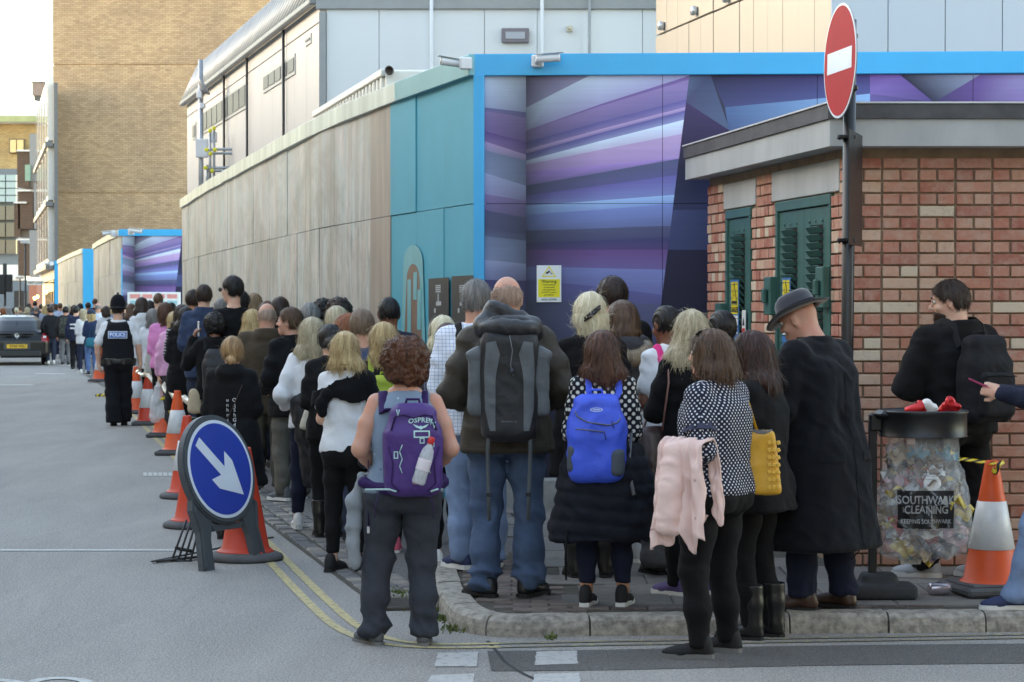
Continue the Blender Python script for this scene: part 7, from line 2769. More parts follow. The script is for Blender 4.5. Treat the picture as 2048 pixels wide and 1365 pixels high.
o.matrix_local = Matrix.Translation(Vector(p.hc)) @ Matrix(p.Rh.tolist()).to_4x4() @ Matrix.Translation((-.02,-.112,-.005))
p = person(886,15.7,'pale blonde woman with glasses pushed up, behind the burgundy haired woman',ytop=628,yaw=10,hair=('bob',H_PLA),top=dict(kind='jacket',mat=DG,hem=.47),bottom=dict(kind='slim',mat=BLK),shoes=('shoe',S_BLK,SOLE_B),arms=('front','front'),lod=1,seed=117)
sunglasses(p,'dark sunglasses on the pale blonde hair beside the black information panels')
# --- centre
p = person(767,15.5,'long blonde haired woman in black with the lime green rucksack',ytop=642,yaw=8,hair=('long',H_BLO),top=dict(kind='tee',mat=BLK,hem=.47,loose=.016),bottom=dict(kind='leggings',mat=BLK),shoes=('sneaker',M('pink trainer',(206,90,110),.7),SOLE_W),arms=('front','front'),seed=119)
LIME = fabric('lime green nylon',(158,176,66),.6,.12)
backpack(p,'lime green rucksack half hidden behind the curly haired woman',LIME,.29,.16,.42,p.sh_z - .25,strapmat=LIME,lod=1,seed=10)
person(724,16.3,'man with cropped mousy hair in slate blue T-shirt',ytop=616,yaw=2,sex='m',skin_='pink',hair=('short',hairmat('mousy cropped hair',(140,118,98),(86,66,52))),top=dict(kind='tee',mat=fabric('slate blue cotton',(62,76,102)),hem=.47,sleeve='short'),bottom=dict(kind='jeans',mat=JEAND),shoes=('shoe',S_BLK,SOLE_B),arms=('front','front'),lod=1,seed=121)
person(694,17.1,'red haired woman in profile beside the man in slate blue',ytop=624,yaw=-25,hair=('lob',H_RED),head=(-40,5),top=dict(kind='jacket',mat=fabric('plum cloth',(92,70,98)),hem=.47),bottom=dict(kind='slim',mat=JEAND),shoes=('shoe',S_BLK,SOLE_B),arms=('front','front'),lod=1,seed=123,face=True)
person(778,17.2,'man with close cropped black hair in navy blazer against the teal boards',ytop=595,yaw=6,sex='m',build=1.1,skin_='brown',hair=('buzz',H_BLK),top=dict(kind='blazer',mat=NAVY,hem=.46,loose=.024,collar=.015),bottom=dict(kind='trousers',mat=NAVY),shoes=('shoe',S_BLK,SOLE_B),arms=('front','front'),lod=1,seed=125)
# --- blonde woman in the white T-shirt
wt = person(690,14.65,'blonde bobbed woman in white T-shirt and black trousers, black sweater over her shoulders',ytop=660,yaw=-2,build=.9,hair=('bob',H_BLO),top=dict(kind='tee',mat=WHT,hem=.50,sleeve='short',loose=.018,wr=.011),bottom=dict(kind='slim',mat=BLK),bare_ankle=True,shoes=('sneaker',S_BLKF,SOLE_B),feet=((-.1,0,-22),(.11,.02,5)),arms=('front',((.08,.02,-.27),(.06,.24,-.16),(-.1,1,.4))),seed=131)
t = thing_at(wt,'black_sweater','black sweater knotted over the shoulders of the woman in the white T-shirt','sweater')
z_ = wt.sh_z
tv,tf = wt.topv,wt.topf
x_,zz_ = tv[:,0],tv[:,2]
ok_ = (zz_ > z_ - .145 + .10 * x_ - .02 * np.sin(x_ * 22)) & ((zz_ < z_ + .012 + .45 * x_) | (x_ > .06))
fk = tf[ok_[tf].all(1)]
used_ = np.unique(fk)
remap = np.full(len(tv),-1)
remap[used_] = np.arange(len(used_))
nn2 = vnormals(tv,tf)[used_]
v = tv[used_] + nn2 * (.017 + .010 * (1 - 2 * np.abs(vnoise(tv[used_] * np.array([7,7,22.0]),5))))[:,None]
for _ in range(6):
 v = lap(v,remap[fk],.5)
o = link('knit',npmesh('knit',v + nn2 * .012,remap[fk],BLK2),None,t)
o.modifiers.new('cloth','SOLIDIFY').thickness = .014
g = SDF((-.3,-.3,z_ - .35),(.1,.1,z_ + .05),.011)
g.chain([(-.10,-.135,z_ - .09),(-.135,-.15,z_ - .15),(-.125,-.15,z_ - .20)],[.04,.034,.026],.02)
v,f = g.mesh(1)
v = wrinkle(v,f,.010,7,12,9)
link('sleeve_end',npmesh('sleeve_end',v,f,BLK2),None,t)
FLOR = speckle_mat('floral black cotton',(28,30,42),[(206,54,58),(206,214,226),(72,92,126)],26,.2)
soft_bag(wt,'floral_bag','black cotton bag with red and white flowers on the white T-shirt woman','bag',FLOR,(.185,-.03,z_ - .40),(.055,.12,.15),.04,R(-20),.008,.011,[(.15,-.08,z_ - .26),(.14,-.06,z_ + .02),(.14,.02,z_ + .05),(.17,.05,z_ - .25)],BLK,6)
# --- ash blonde woman in white long sleeves
wl = person(624,17.3,'ash blonde woman in white long sleeved top and navy trousers, carrying a dark jacket',ytop=632,yaw=6,hair=('grey_lob',H_BLA),top=dict(kind='top',mat=WHT,hem=.48,loose=.018,wr=.011),bottom=dict(kind='slim',mat=NAVY),bare_ankle=True,shoes=('sneaker',S_WHT,SOLE_W),feet=((-.12,0,5),(.08,.03,-10)),arms=('bag','front'),seed=133)
t = thing_at(wl,'dark_jacket','dark quilted jacket carried on the arm of the ash blonde woman in white','jacket')
z_ = wl.sh_z
g = SDF((-.3,-.35,z_ - 1.05),(.32,.3,z_ - .1),.013)
g.loft([ring(z_ - .95,.07,-.08,.13,.10),ring(z_ - .7,.06,-.08,.15,.11),ring(z_ - .45,.02,-.09,.17,.11),ring(z_ - .30,.0,-.08,.15,.09),ring(z_ - .22,.02,-.06,.08,.06)],0)
g.chain([(.12,-.1,z_ - .3),(.19,-.08,z_ - .6),(.2,-.06,z_ - .9)],[.06,.06,.05],.04)
v,f = g.mesh(1)
v = wrinkle(v,f,.018,8,6,9)
link('jacket_body',npmesh('jacket_body',v,f,fabric('black puffer nylon',(28,29,34),.5,.2,bmp=.4,spec=.4)),None,t)
jb = bvh_of(v,f)
for x in (.03,.1):
 btube(jb,[(x + .01,z_ - .35),(x + .02,z_ - .5),(x - .0,z_ - .7),(x + .03,z_ - .9)],.004,'zip',METALS,t)
soft_bag(wl,'cream_bag','cream leather bag with tan strap hung against the dark jacket','bag',M('cream leather',(214,206,188),.55,.06),(.03,-.22,z_ - .40),(.10,.03,.13),.025,0,.004,.011,[(.1,-.22,z_ - .28),(.1,-.16,z_ - .05),(.09,-.04,z_ + .05),(.1,.06,z_ - .1)],M('tan strap leather pale',(196,150,126),.5),6,R(12))
p = person(660,16.7,'dark haired woman with sunglasses pushed up, between the two blonde women',ytop=646,yaw=4,hair=('lowbun',H_BLK),top=dict(kind='jacket',mat=BLK,hem=.46),bottom=dict(kind='leggings',mat=BLK),shoes=('boot',S_BLK,SOLE_B),arms=('front','front'),lod=1,seed=135)
sunglasses(p,'black sunglasses on the dark hair between the two blonde women',(20,20,22))
# --- man in profile, olive parka, lettered coat
p = person(582,19.7,'brown haired man in profile in black zipped jacket, hands folded in front',ytop=613,yaw=38,sex='m',build=1.08,skin_='pink',hair=('short',H_MBR),head=(38,-4),top=dict(kind='jacket',mat=BLK,hem=.44,loose=.03,collar=.035),bottom=dict(kind='trousers',mat=KHAK),shoes=('sneaker',S_GRY,SOLE_W),arms=(((-.05,.02,-.28),(.03,.22,-.40),(.8,.5,-.2)),((.05,.02,-.28),(-.08,.22,-.40),(-.8,.5,-.2))),seed=137,face=True)
btube(bvh_of(p.topv,p.topf),[],.003,'zip',METALS,p.root) if False else None
pv = bvh_of(p.topv,p.topf)
pts = []
for k in range(8):
 z = p.sh_z - .02 - k * .09
 hit = pv.ray_cast(Vector((-.02,2,z)),Vector((0,-1,0)))
 if hit[0] is not None:
  pts.append((-.02,hit[0].y + .004,z))
MB().tube(pts,.005,6).build('zip',METALS,p.root)
person(534,20.6,'balding grey man in brown olive parka, left of the man in profile',ytop=606,yaw=10,sex='m',build=1.28,skin_='pink',hair=('fringe',H_LGR),top=dict(kind='parka',mat=fabric('brown olive parka cloth',(74,62,50)),hem=.42,loose=.035,hood=True),bottom=dict(kind='trousers',mat=KHAK),shoes=('shoe',S_GRY,SOLE_W),arms=('front','front'),lod=1,seed=139)
cw = person(464,16.7,'woman with blonde ponytail in long black coat lettered in white down the back',ytop=670,yaw=-4,build=1.0,hair=('pony',H_HIL),top=dict(kind='coat',mat=BLK,hem=.27,loose=.034,flare=.06,hood=True,wr=.011),bottom=dict(kind='leggings',mat=BLK),shoes=('boot',S_BLK,SOLE_B),arms=('front','front'),seed=141)
cv = bvh_of(cw.topv,cw.topf)
for x,w0,chars in ((-.025,0,'unhnsuxGOoJC'),(.025,0,'OqShGdJat+qq')):
 for k,ch in enumerate(chars):
  vs,fs = text_mesh(ch,.038,False)
  drape('lettering',vs,fs,cv,M('white print',(220,222,224),.6,.03),cw.root,(x + .02,cw.sh_z - .16 - k * .036),'y-',.004,.03)
t = thing_at(cw,'bag_strap','thin brown shoulder strap crossing the back of the lettered coat','strap')
btube(cv,[(.10,cw.sh_z - .05),(.04,cw.sh_z - .2),(-.03,cw.sh_z - .35),(-.1,cw.sh_z - .5),(-.14,cw.sh_z - .58)],.006,'strap',S_BRN,t,.006)
# --- on the phone, and the group behind
p = person(430,22.8,'woman in black with dark wrapped hair holding a phone to her ear',ytop=624,yaw=12,build=1.12,skin_='brown',hair=('afro',H_BLK),head=(20,4),top=dict(kind='jacket',mat=BLK2,hem=.47,loose=.026),bottom=dict(kind='trousers',mat=BLK),shoes=('shoe',S_BLK,SOLE_B),arms=(((-.13,.10,-.2),(-.06,.14,.07),(.3,-.2,1)),'front'),lod=1,seed=143)
t = thing_at(p,'mobile_phone','white mobile phone held to the ear of the woman in black','phone')
MB().box((0,0,0),(.012,.075,.15),0,.004).build('case',M('white phone case',(226,226,228),.3),t,p.arms[-1][2] + np.array([.05,.0,.10]))
MB().box((0,0,0),(.002,.068,.14)).build('screen',M('dark screen',(24,26,32)),t,p.arms[-1][2] + np.array([.0575,.0,.10]))
backpack(p,'black rucksack on the woman holding a phone to her ear',BLKN,.28,.15,.42,p.sh_z - .24,lod=1,seed=12)
soft_bag(p,'beige_bag','beige shoulder bag at the hip of the woman on the phone','bag',BEIG,(-.2,-.02,p.sh_z - .55),(.06,.12,.12),.04,0,.006,.014)
soft_bag(p,'green_carrier','dark green carrier bag hanging low beside the cones','bag',fabric('dark green plastic',(44,64,52),.4,spec=.5),(-.22,.05,p.sh_z - .92),(.07,.12,.2),.03,0,.012,.014)
p = person(467,23.0,'very tall dark haired man in sunglasses looking left over the queue',ytop=550,yaw=15,sex='m',skin_='fair',hair=('short',H_BLK),head=(42,0),top=dict(kind='tee',mat=BLK,hem=.47,sleeve='short'),bottom=dict(kind='jeans',mat=JEAND),shoes=('shoe',S_BLK,SOLE_B),lod=1,seed=145)
t = sunglasses(p,'black sunglasses worn by the very tall man above the queue',(20,20,22),on_top=False)
p = person(482,24.8,'black haired man in black T-shirt with the pale canvas rucksack',ytop=580,yaw=8,sex='m',build=1.05,skin_='tan',hair=('short',H_BLK),head=(-10,0),top=dict(kind='tee',mat=BLK,hem=.47,sleeve='short'),bottom=dict(kind='jeans',mat=JEAND),shoes=('shoe',S_BLK,SOLE_B),arms=('front','front'),lod=1,seed=147)
PALE = fabric('pale blue canvas',(190,206,216),.9,.06)
backpack(p,'pale canvas rucksack on the black haired man',PALE,.32,.16,.46,p.sh_z - .24,strapmat=PALE,lod=1,seed=13)
HOODB = fabric('dusty navy hoodie',(52,66,92))
person(408,26.5,'tall brown haired man in dusty navy hoodie standing above the queue',ytop=568,yaw=8,sex='m',build=1.15,hair=('short',H_DBR),top=dict(kind='hoodie',mat=HOODB,hem=.44,loose=.03,hood=True),bottom=dict(kind='jeans',mat=JEAND),shoes=('shoe',S_BLK,SOLE_B),arms=('front','front'),lod=1,seed=149)
MIDS = [
 (386,28.5,578,'dark haired man just left of the man in the navy hoodie','m','tan',('short',H_DBR),BLK,JEAND),
 (443,27.0,596,'person with short silver hair behind the woman on the phone','f','fair',('short',H_GRY),GRYC,BLK),
 (508,26.0,585,'woman with mousy shoulder length hair in front of the weathered boards','f','fair',('lob',hairmat('mousy hair',(150,126,96),(92,72,54))),BEIG,JEAND),
 (504,22.8,617,'honey blonde woman beside the balding man in the parka','f','fair',('lob',H_BLO),fabric('tan coat',(124,100,74)),BLK),
 (620,20.4,604,'older man with cropped grey hair behind the blonde in white','m','pink',('short',H_GRY),DG,KHAK),
 (560,23.2,592,'dark haired woman whose crown shows above the balding man','f','tan',('lob',H_DBR),BLK,JEAND),
 (648,21.0,596,'woman with black curls near the weathered boards','f','brown',('afro',H_BLK),BLK,BLK),
 (678,19.6,594,'woman with full dark hair against the teal drips on the boards','f','brown',('afro',H_DBR),DG,BLK),
 (674,18.5,610,'blonde haired person half hidden behind the dark haired woman','f','fair',('lob',H_BLA),GRYC,JEAND),
 (598,21.6,622,'ginger haired person peeping out beside the man in profile','f','fair',('bob',H_RED),DG,JEAND),
 (535,25.0,600,'chestnut haired woman behind the balding man in the parka','f','fair',('bob',H_BRN),BLK,JEAND),
]
for i,(px,d,yt,lb,sx,sk,hr,tp,bt) in enumerate(MIDS):
 person(px,d,lb,ytop=yt,yaw=random.uniform(0,20),sex=sx,skin_=sk,hair=hr,head=(random.uniform(-15,15),0),top=dict(kind='jacket',mat=tp,hem=.45,loose=.024),bottom=dict(kind='trousers',mat=bt),shoes=('shoe',S_BLK,SOLE_B),arms=('front','front'),lod=1,seed=160 + i,group='people queueing along the hoarding')
# --- striped top, pink jackets
STRP = stripes_mat('black and white stripes',(30,30,34),(196,196,200),28,.3)
person(372,27.6,'person in black coat with a striped hood, left of the navy hoodie',ytop=612,yaw=8,hair=('lob',H_BLK),build=1.1,top=dict(kind='coat',mat=BLK,hem=.25,loose=.035,flare=.04),bottom=dict(kind='trousers',mat=BLK),shoes=('shoe',S_BLK,SOLE_B),arms=('front','front'),lod=1,seed=181)
p = person(364,28.2,'person in black and white striped top beside the pink jackets',ytop=608,yaw=5,hair=('lob',H_DBR),top=dict(kind='jumper',mat=STRP,hem=.46),bottom=dict(kind='trousers',mat=BLK),shoes=('shoe',S_BLK,SOLE_B),arms=('front','front'),lod=1,seed=183)
PKJ = fabric('candy pink jacket',(222,138,190),.7,.1)
PKJ2 = fabric('pale pink print jacket',(226,166,200),.7,.1)
p = person(330,30.0,'long brown haired girl in candy pink jacket',ytop=604,yaw=14,hair=('long',H_BRN),top=dict(kind='jacket',mat=PKJ,hem=.50,loose=.035),bottom=dict(kind='slim',mat=BLK),shoes=('shoe',S_BLK,SOLE_B),arms=('front','down'),lod=1,seed=185)
p2 = person(349,29.2,'small blonde person in pale pink printed jacket',ytop=622,yaw=6,hair=('bob',H_BLO),top=dict(kind='jacket',mat=PKJ2,hem=.49,loose=.032),bottom=dict(kind='slim',mat=DG),shoes=('shoe',S_BLK,SOLE_B),arms=('down','front'),lod=1,seed=187)
CARR = clear_plastic('thin carrier plastic',(.82,.86,.9),.5)
t = thing_at(p2,'carrier_bag','translucent plastic carrier bag hanging from the pale pink jacket','bag')
w = p2.arms[-1][2] + np.array([0,.03,-.1])
g = SDF(w + np.array([-.2,-.2,-.6]),w + np.array([.2,.2,.1]),.014)
g.loft([ring(w[2] - .50,w[0],w[1],.09,.07),ring(w[2] - .42,w[0],w[1],.12,.09),ring(w[2] - .25,w[0],w[1],.11,.08),ring(w[2] - .08,w[0],w[1],.06,.04),ring(w[2] + .03,w[0],w[1],.012,.012)],0)
v,f = g.mesh(1)
v = wrinkle(v,f,.014,5,6,10)
link('bag_film',npmesh('bag_film',v,f,CARR),None,t)
g = SDF(w + np.array([-.2,-.2,-.6]),w + np.array([.2,.2,.1]),.016)
for k in range(5):
 g.ell(w + np.array([random.uniform(-.05,.05),random.uniform(-.04,.04),-.43 + k * .05]),(.045,.04,.04),.0)
v,f = g.mesh(1)
link('contents',npmesh('contents',v,f,speckle_mat('shopping',(120,130,140),[(190,70,60),(220,220,220)],14,.35)),None,t)
p = person(306,33.0,'woman with grey blonde long hair and a white cardigan over black',ytop=616,yaw=10,hair=('long',H_GRY),top=dict(kind='cardigan',mat=WHT,hem=.47),bottom=dict(kind='slim',mat=BLK),shoes=('shoe',S_BLK,SOLE_B),arms=('front','front'),lod=1,seed=189)
soft_bag(p,'black_holdall','big black quilted holdall hanging beside the pink jackets','bag',BLKN,(.2,-.05,p.sh_z - .6),(.11,.16,.22),.06,0,.012,.016,[(.18,-.1,p.sh_z - .4),(.14,-.03,p.sh_z + .05),(.18,.08,p.sh_z - .4)],BLKN)
soft_bag(p,'cream_tote','off-white canvas tote bag right of the police officer','bag',fabric('cream canvas',(204,200,190)),(.02,-.2,p.sh_z - .45),(.14,.06,.18),.04,0,.01,.016,[(-.05,-.2,p.sh_z - .28),(.05,-.06,p.sh_z + .06),(.12,-.2,p.sh_z - .28)],fabric('cream canvas',(204,200,190)))
# --- police officer walking up the road
POL = fabric('black police trousers',(24,25,30),.9)
VEST = fabric('black stab vest',(27,28,33),.85,bmp=.35)
po2 = person(236,31.9,'police officer in helmet, white shirt and black vest walking up beside the cones',h=1.72,yaw=8,sex='m',build=1.12,skin_='fair',hair=('buzz',H_DBR),top=dict(kind='shirt',mat=WHT,hem=.52,sleeve='short',cuff=.75,loose=.02,collar=.01),bottom=dict(kind='wide',mat=POL),shoes=('shoe',S_BLK,SOLE_B),feet=((-.06,-.06,0,0,.02,-12),(.07,.12,0)),arms=(((-.10,-.02,-.27),(-.09,.04,-.52),(.1,.2,-1)),((.10,-.03,-.27),(.13,.0,-.52),(-.1,.1,-1))),lod=0,seed=191)
h = po2.h
g = SDF((-.3,-.3,.5 * h),(.3,.3,.86 * h),.012)
g.loft([ring(.545 * h,0,-.005,.225,.175),ring(.60 * h,0,-.005,.215,.172),ring(.72 * h,0,-.008,.215,.178),ring(.77 * h,0,-.012,.185,.168),ring(.815 * h,0,-.018,.135,.135),ring(.835 * h,0,-.02,.10,.10)],0,2.6)
for sx in (-1,1):
 g.cone((sx * .10,-.08,.80 * h),(sx * .12,.03,.835 * h),.05,.045,.03)
v,f = g.mesh(1)
v = wrinkle(v,f,.004,9,9,6)
link('stab_vest',npmesh('stab_vest',v,f,VEST),None,po2.root)
vb_ = bvh_of(v,f)
drape('police_patch',*rect(.26,.10),vb_,M('patch white',(226,232,240),.5,.03),po2.root,(.0,.735 * h),'y-',.006,.03)
drape('police_patch_blue',*rect(.245,.085),vb_,M('patch blue',(70,116,184),.5,.03),po2.root,(.0,.735 * h),'y-',.0085,.03)
vs,fs = text_mesh('POLICE',.078,True,1.0)
vs = [(x * .86,y,z) for x,y,z in vs]
drape('lettering',vs,fs,vb_,M('patch white',(226,232,240)),po2.root,(.0,.735 * h),'y-',.011,.03)
bt_ = MB().lathe([(.222,.50 * h),(.228,.505 * h),(.228,.535 * h),(.222,.54 * h)],28,None,0,1.0,.80)
bt_.build('duty_belt',S_BLK,po2.root)
for x,y,sx,sz in ((-.21,.0,.05,.13),(.205,-.03,.07,.11),(.22,.05,.05,.1),(-.12,-.155,.07,.09),(.08,-.165,.06,.08)):
 MB().box((0,0,0),(sx,.05,sz),0,.012).build('belt_pouch',S_BLK,po2.root,(x,y,.515 * h))
hm = MB()
prof_ = [(.122,-.02),(.126,-.012),(.112,-.004),(.110,.03),(.106,.08),(.092,.13),(.066,.168),(.03,.188),(.012,.192),(.014,.2),(.018,.206),(.014,.216),(.001,.22)]
hm.lathe(prof_,28,None,0,1.0,1.22)
o = hm.build('helmet',fabric('helmet felt',(20,21,26),.9),po2.root)
o.matrix_local = Matrix.Translation(Vector(po2.hc)) @ Matrix.Translation((0,-.01,.035))
o2 = MB().lathe([(.01,.196),(.017,.203),(.017,.212),(.008,.22),(.001,.224)],14).build('helmet_rose',M('polished silver',(226,228,232),.15,.02,metal=.9),o)
o3 = MB().lathe([(.1115,.0),(.112,.004),(.112,.014),(.1112,.018)],28,None,0,1.0,1.22).build('helmet_band',S_BLK,o)
# ================================================================== THE QUEUE, FAR FIGURES
FAB = {}
def fb(rgb):
 if rgb not in FAB:
  FAB[rgb] = fabric('cloth %d %d %d' % rgb,rgb)
 return FAB[rgb]
HM = dict(bk=H_BLK,db=H_DBR,br=H_MBR,bl=H_BLO,ab=H_BLA,gr=H_GRY,rd=H_RED,pl=H_PLA,ch=H_BRN)
HN = dict(bk='black',db='dark brown',br='brown',bl='blonde',ab='ash blonde',gr='grey',rd='red',pl='silver',ch='chestnut')
# px, depth, ytop, sex, style, hair, top rgb, colour word, bottom rgb, where, arms
W_,K_,N_,G_,B_ = (220,222,226),(28,28,32),(38,46,68),(108,110,114),(70,92,128)
FAR = [
 (283,36,593,'f','lob','db',W_,'white hooded top',(190,194,198),'just right of the police helmet','front'),
 (317,38,586,'m','buzz','br',(36,40,52),'dark navy jacket',B_,'beside the route map board','front'),
 (262,44,606,'f','lob','br',(52,52,58),'charcoal jacket',B_,'behind the police officer on the right','front'),
 (300,46,600,'f','bob','bk',(60,130,170),'turquoise top',N_,'below the route map board','front'),
 (343,40,604,'m','short','bk',K_,'black jacket',N_,'at the foot of the weathered boards','front'),
 (183,53,619,'f','long','bl',(44,60,92),'navy top and cap',(92,126,176),'beside the teal handbag','front'),
 (167,54.5,617,'f','long','ab',W_,'white cardigan',(40,48,70),'left of the woman in the cap','front'),
 (152,57,611,'m','short','bk',(40,48,72),'striped navy shirt',K_,'left of the long blonde hair','down'),
 (131,61,612,'m','short','bk',(44,46,48),'camouflage patterned pack',G_,'stepping along by the kerb','down'),
 (101,62.5,612,'m','short','db',(30,32,38),'black quilted jacket',JEAND,'nearest the parked black car','pocket'),
 (196,59,606,'m','fringe','gr',(196,206,220),'pale blue shirt',N_,'left of the police officer','front'),
 (212,50,611,'f','bob','db',(200,204,210),'pale top',K_,'close left of the police officer','front'),
 (190,68,597,'m','buzz','br',K_,'black shirt',N_,'tall behind the woman in the cap','front'),
 (176,70,604,'m','short','db',G_,'grey jacket',N_,'in front of the blue board','front'),
 (148,66,609,'f','lob','db',(92,100,150),'lilac blue top',K_,'behind the striped shirt','front'),
 (120,70,606,'m','buzz','br',(176,190,214),'pale blue shirt',N_,'right of the black car, tall','front'),
 (104,74,604,'m','fringe','gr',(120,128,140),'grey shirt',K_,'balding, above the black jacket','front'),
 (90,72,610,'f','lob','bl',(150,160,180),'pale grey top',N_,'right behind the black car','front'),
 (72,76,612,'m','short','gr',(40,44,60),'navy jacket',N_,'above the right side of the car roof','front'),
 (55,78,614,'f','bob','ab',(150,140,130),'beige top',N_,'above the middle of the car roof','front'),
 (33,79,615,'f','short','pl',(130,130,134),'grey coat',N_,'above the left side of the car roof','front'),
 (18,78,614,'f','lob','gr',(96,90,88),'brown grey coat',N_,'left of the silver haired person','front'),
 (6,76,615,'f','bob','rd',(80,60,60),'maroon coat',N_,'at the left picture edge','front'),
 (58,82,606,'f','lob','db',(70,74,84),'slate jacket',N_,'below the EAST LANE board','front'),
 (70,90,602,'m','short','bk',K_,'black coat',N_,'tallest under the EAST LANE board','front'),
 (82,84,608,'m','short','db',(60,66,80),'blue grey jacket',N_,'right of the EAST LANE board','front'),
 (40,86,612,'m','short','br',(120,110,100),'tan jacket',N_,'by the short far lamp post','front'),
 (28,88,614,'f','lob','bk',(60,60,66),'dark coat',N_,'right of the traffic signal','front'),
 (12,86,612,'m','short','gr',(46,60,96),'blue jacket',N_,'under the traffic signal','front'),
 (160,66,606,'f','bob','bk',K_,'black top',N_,'before the grey far boards','front'),
 (136,68,608,'m','short','pl',(200,200,204),'white shirt',N_,'before the far grey hoarding on the left','front'),
 (226,58,604,'f','lob','bl',(120,130,150),'grey blue top',N_,'behind the police helmet on the left','front'),
 (250,56,603,'m','short','bk',(28,30,44),'dark jacket',N_,'behind the police helmet on the right','front'),
 (294,54,604,'f','lob','br',(160,150,140),'oatmeal coat',N_,'left of the bald man by the map board','front'),
 (330,50,603,'m','short','gr',(70,74,80),'slate coat',N_,'right end of the map board','front'),
 (110,76,607,'f','bob','ch',(90,70,66),'russet top',N_,'before the narrow blue hoarding end','front'),
 (96,78,608,'m','buzz','bk',(52,56,64),'charcoal shirt',N_,'left of the narrow blue hoarding end','front'),
]
FARP = []
for i,(px,d,yt,sx,st_,hr,tp,cw_,bt,where,ar) in enumerate(FAR):
 lb = 'far %s haired person in %s, %s' % (HN[hr],cw_,where)
 lod = 2 if d < 64 else 3
 q = person(px,d,lb,ytop=yt,yaw=random.uniform(2,26),sex=sx,skin_=random.choice(('fair','pink','tan','fair')),hair=(st_,HM[hr]),head=(random.uniform(-25,25),0),top=dict(kind='jacket',mat=fb(tp),hem=.46,loose=.024,hood=('hooded' in cw_)),bottom=dict(kind='slim' if sx == 'f' else 'trousers',mat=bt if not isinstance(bt,tuple) else fb(bt)),shoes=('shoe',S_BLK if i % 3 else S_WHT,SOLE_W),arms=(ar,ar),lod=lod,seed=300 + i,group='people far up the queue',zg=None if d < 50 else .03)
 FARP.append(q)
# cap, bags and pack on the nearer of them
q = FARP[5]
o = MB().lathe([(.104,.0),(.105,.03),(.095,.07),(.07,.1),(.03,.115),(.001,.118)],18,None,0,.95,1.12).build('cap',fb((58,72,96)),q.root)
o.matrix_local = Matrix.Translation(Vector(q.hc)) @ Matrix(q.Rh.tolist()).to_4x4() @ Matrix.Translation((0,-.01,.02))
o2 = MB().box((0,.14,.012),(.15,.13,.008),0,.003).build('cap_peak',fb((58,72,96)),o)
TEALB = fabric('teal leather',(32,118,140),.5,.1)
soft_bag(q,'teal_handbag','teal handbag on the arm of the woman in the navy cap','bag',TEALB,(-.02,-.22,q.sh_z - .45),(.16,.06,.11),.04,0,.006,.02,[(-.1,-.22,q.sh_z - .34),(-.03,-.1,q.sh_z - .05),(.05,-.22,q.sh_z - .34)],TEALB)
q = FARP[8]
q.topv,q.topf = q.topv,q.topf
backpack(q,'camouflage rucksack on the man stepping by the kerb',speckle_mat('camouflage',(52,54,50),[(96,98,90),(24,26,26)],16,.4),.32,.18,.5,q.sh_z - .22,lod=2,seed=14)
q = FARP[7]
for k,z in enumerate((.70,.64)):
 MB().lathe([(.205,z * q.h),(.208,z * q.h + .005),(.208,z * q.h + .035),(.205,z * q.h + .04)],20,None,0,1.0,.8).build('white_stripe',WHT,q.root)
q = FARP[9]
# ================================================================== STREET FURNITURE
# ---- traffic cones
ORANGE = M('orange cone plastic',(226,84,34),.5,.1,8,.1,40)
REDC = M('red cone plastic',(204,60,34),.5,.1,8,.1,40)
SLEEVE = M('white reflective sleeve',(214,216,218),.35,.14,12,.1,60)
RUBBER = M('grey rubber base',(84,84,86),.8,.18,10,.2,50)
def cone_parts(mat,sleeve=True,round_=False):
 r0,r1,H_ = .155,.035,.72
 def rad(z):
  return r0 + (r1 - r0) * (z - .06) / (H_ - .06)
 body = MB().lathe([(.19,.05),(.175,.062),(rad(.08),.08),(rad(.3),.3),(rad(.5),.5),(rad(.7),.7),(.036,.715),(.03,.72),(.024,.715),(.022,.6)],28).mesh('cone_body')
 body.materials.append(mat)
 if round_:
  base = MB().lathe([(.235,0),(.245,.012),(.235,.035),(.2,.05),(.18,.055)],28).mesh('base')
 else:
  base = MB().box((0,0,.024),(.46,.46,.048),0,.014).box((0,0,.052),(.38,.38,.02),0,.01).mesh('base')
 base.materials.append(RUBBER)
 sl = None
 if sleeve:
  sl = MB().lathe([(rad(.24) + .001,.24),(rad(.24) + .004,.242),(rad(.5) + .004,.498),(rad(.5) + .001,.5)],28).mesh('reflective_sleeve')
  sl.materials.append(SLEEVE)
 return body,base,sl
CONES = {k: cone_parts(m,s_,r_) for k,(m,s_,r_) in dict(o=(ORANGE,True,False),r=(REDC,True,False),n=(REDC,False,True),k=(REDC,True,True)).items()}
def cone(kind,px,py,label,rz=0.0,z=None,scale=1.0):
 p_ = ground(px,py,0.0)
 zz = gz(p_.x,p_.y)
 if zz > .05:
  p_ = ground(px,py,zz)
 t = empty('traffic_cone',(p_.x,p_.y + .2,zz + .003),R(rz),label,'traffic cone','traffic cones along the queue')
 b_,s_,sl = CONES[kind]
 link('cone_body',b_,None,t)
 link('base',s_,None,t)
 if sl:
  link('reflective_sleeve',sl,None,t)
 t.scale = (scale,) * 3
 return t
cone('n',484,1127,'plain red cone without a sleeve, standing behind the blue arrow sign',10,scale=1.04)
cone('n',382,1060,'plain red cone seen left of the blue arrow sign, nearer one',0)
cone('k',368,1000,'red cone just behind the top of the arrow sign with a dark base',5)
cone('o',350,912,'orange cone right of the one wrapped with yellow tape',0)
CT1 = cone('o',326,876,'orange cone wrapped with yellow and black tape beside the queue',4)
cone('r',292,852,'red cone with white sleeve between taped cone and the officer',8)
cone('o',268,829,'orange cone right at the police officer\'s trouser leg',0)
cone('o',262,812,'orange cone partly hidden behind the police officer\'s hand',5)
cone('o',197,766,'orange cone standing left of the police officer',0)
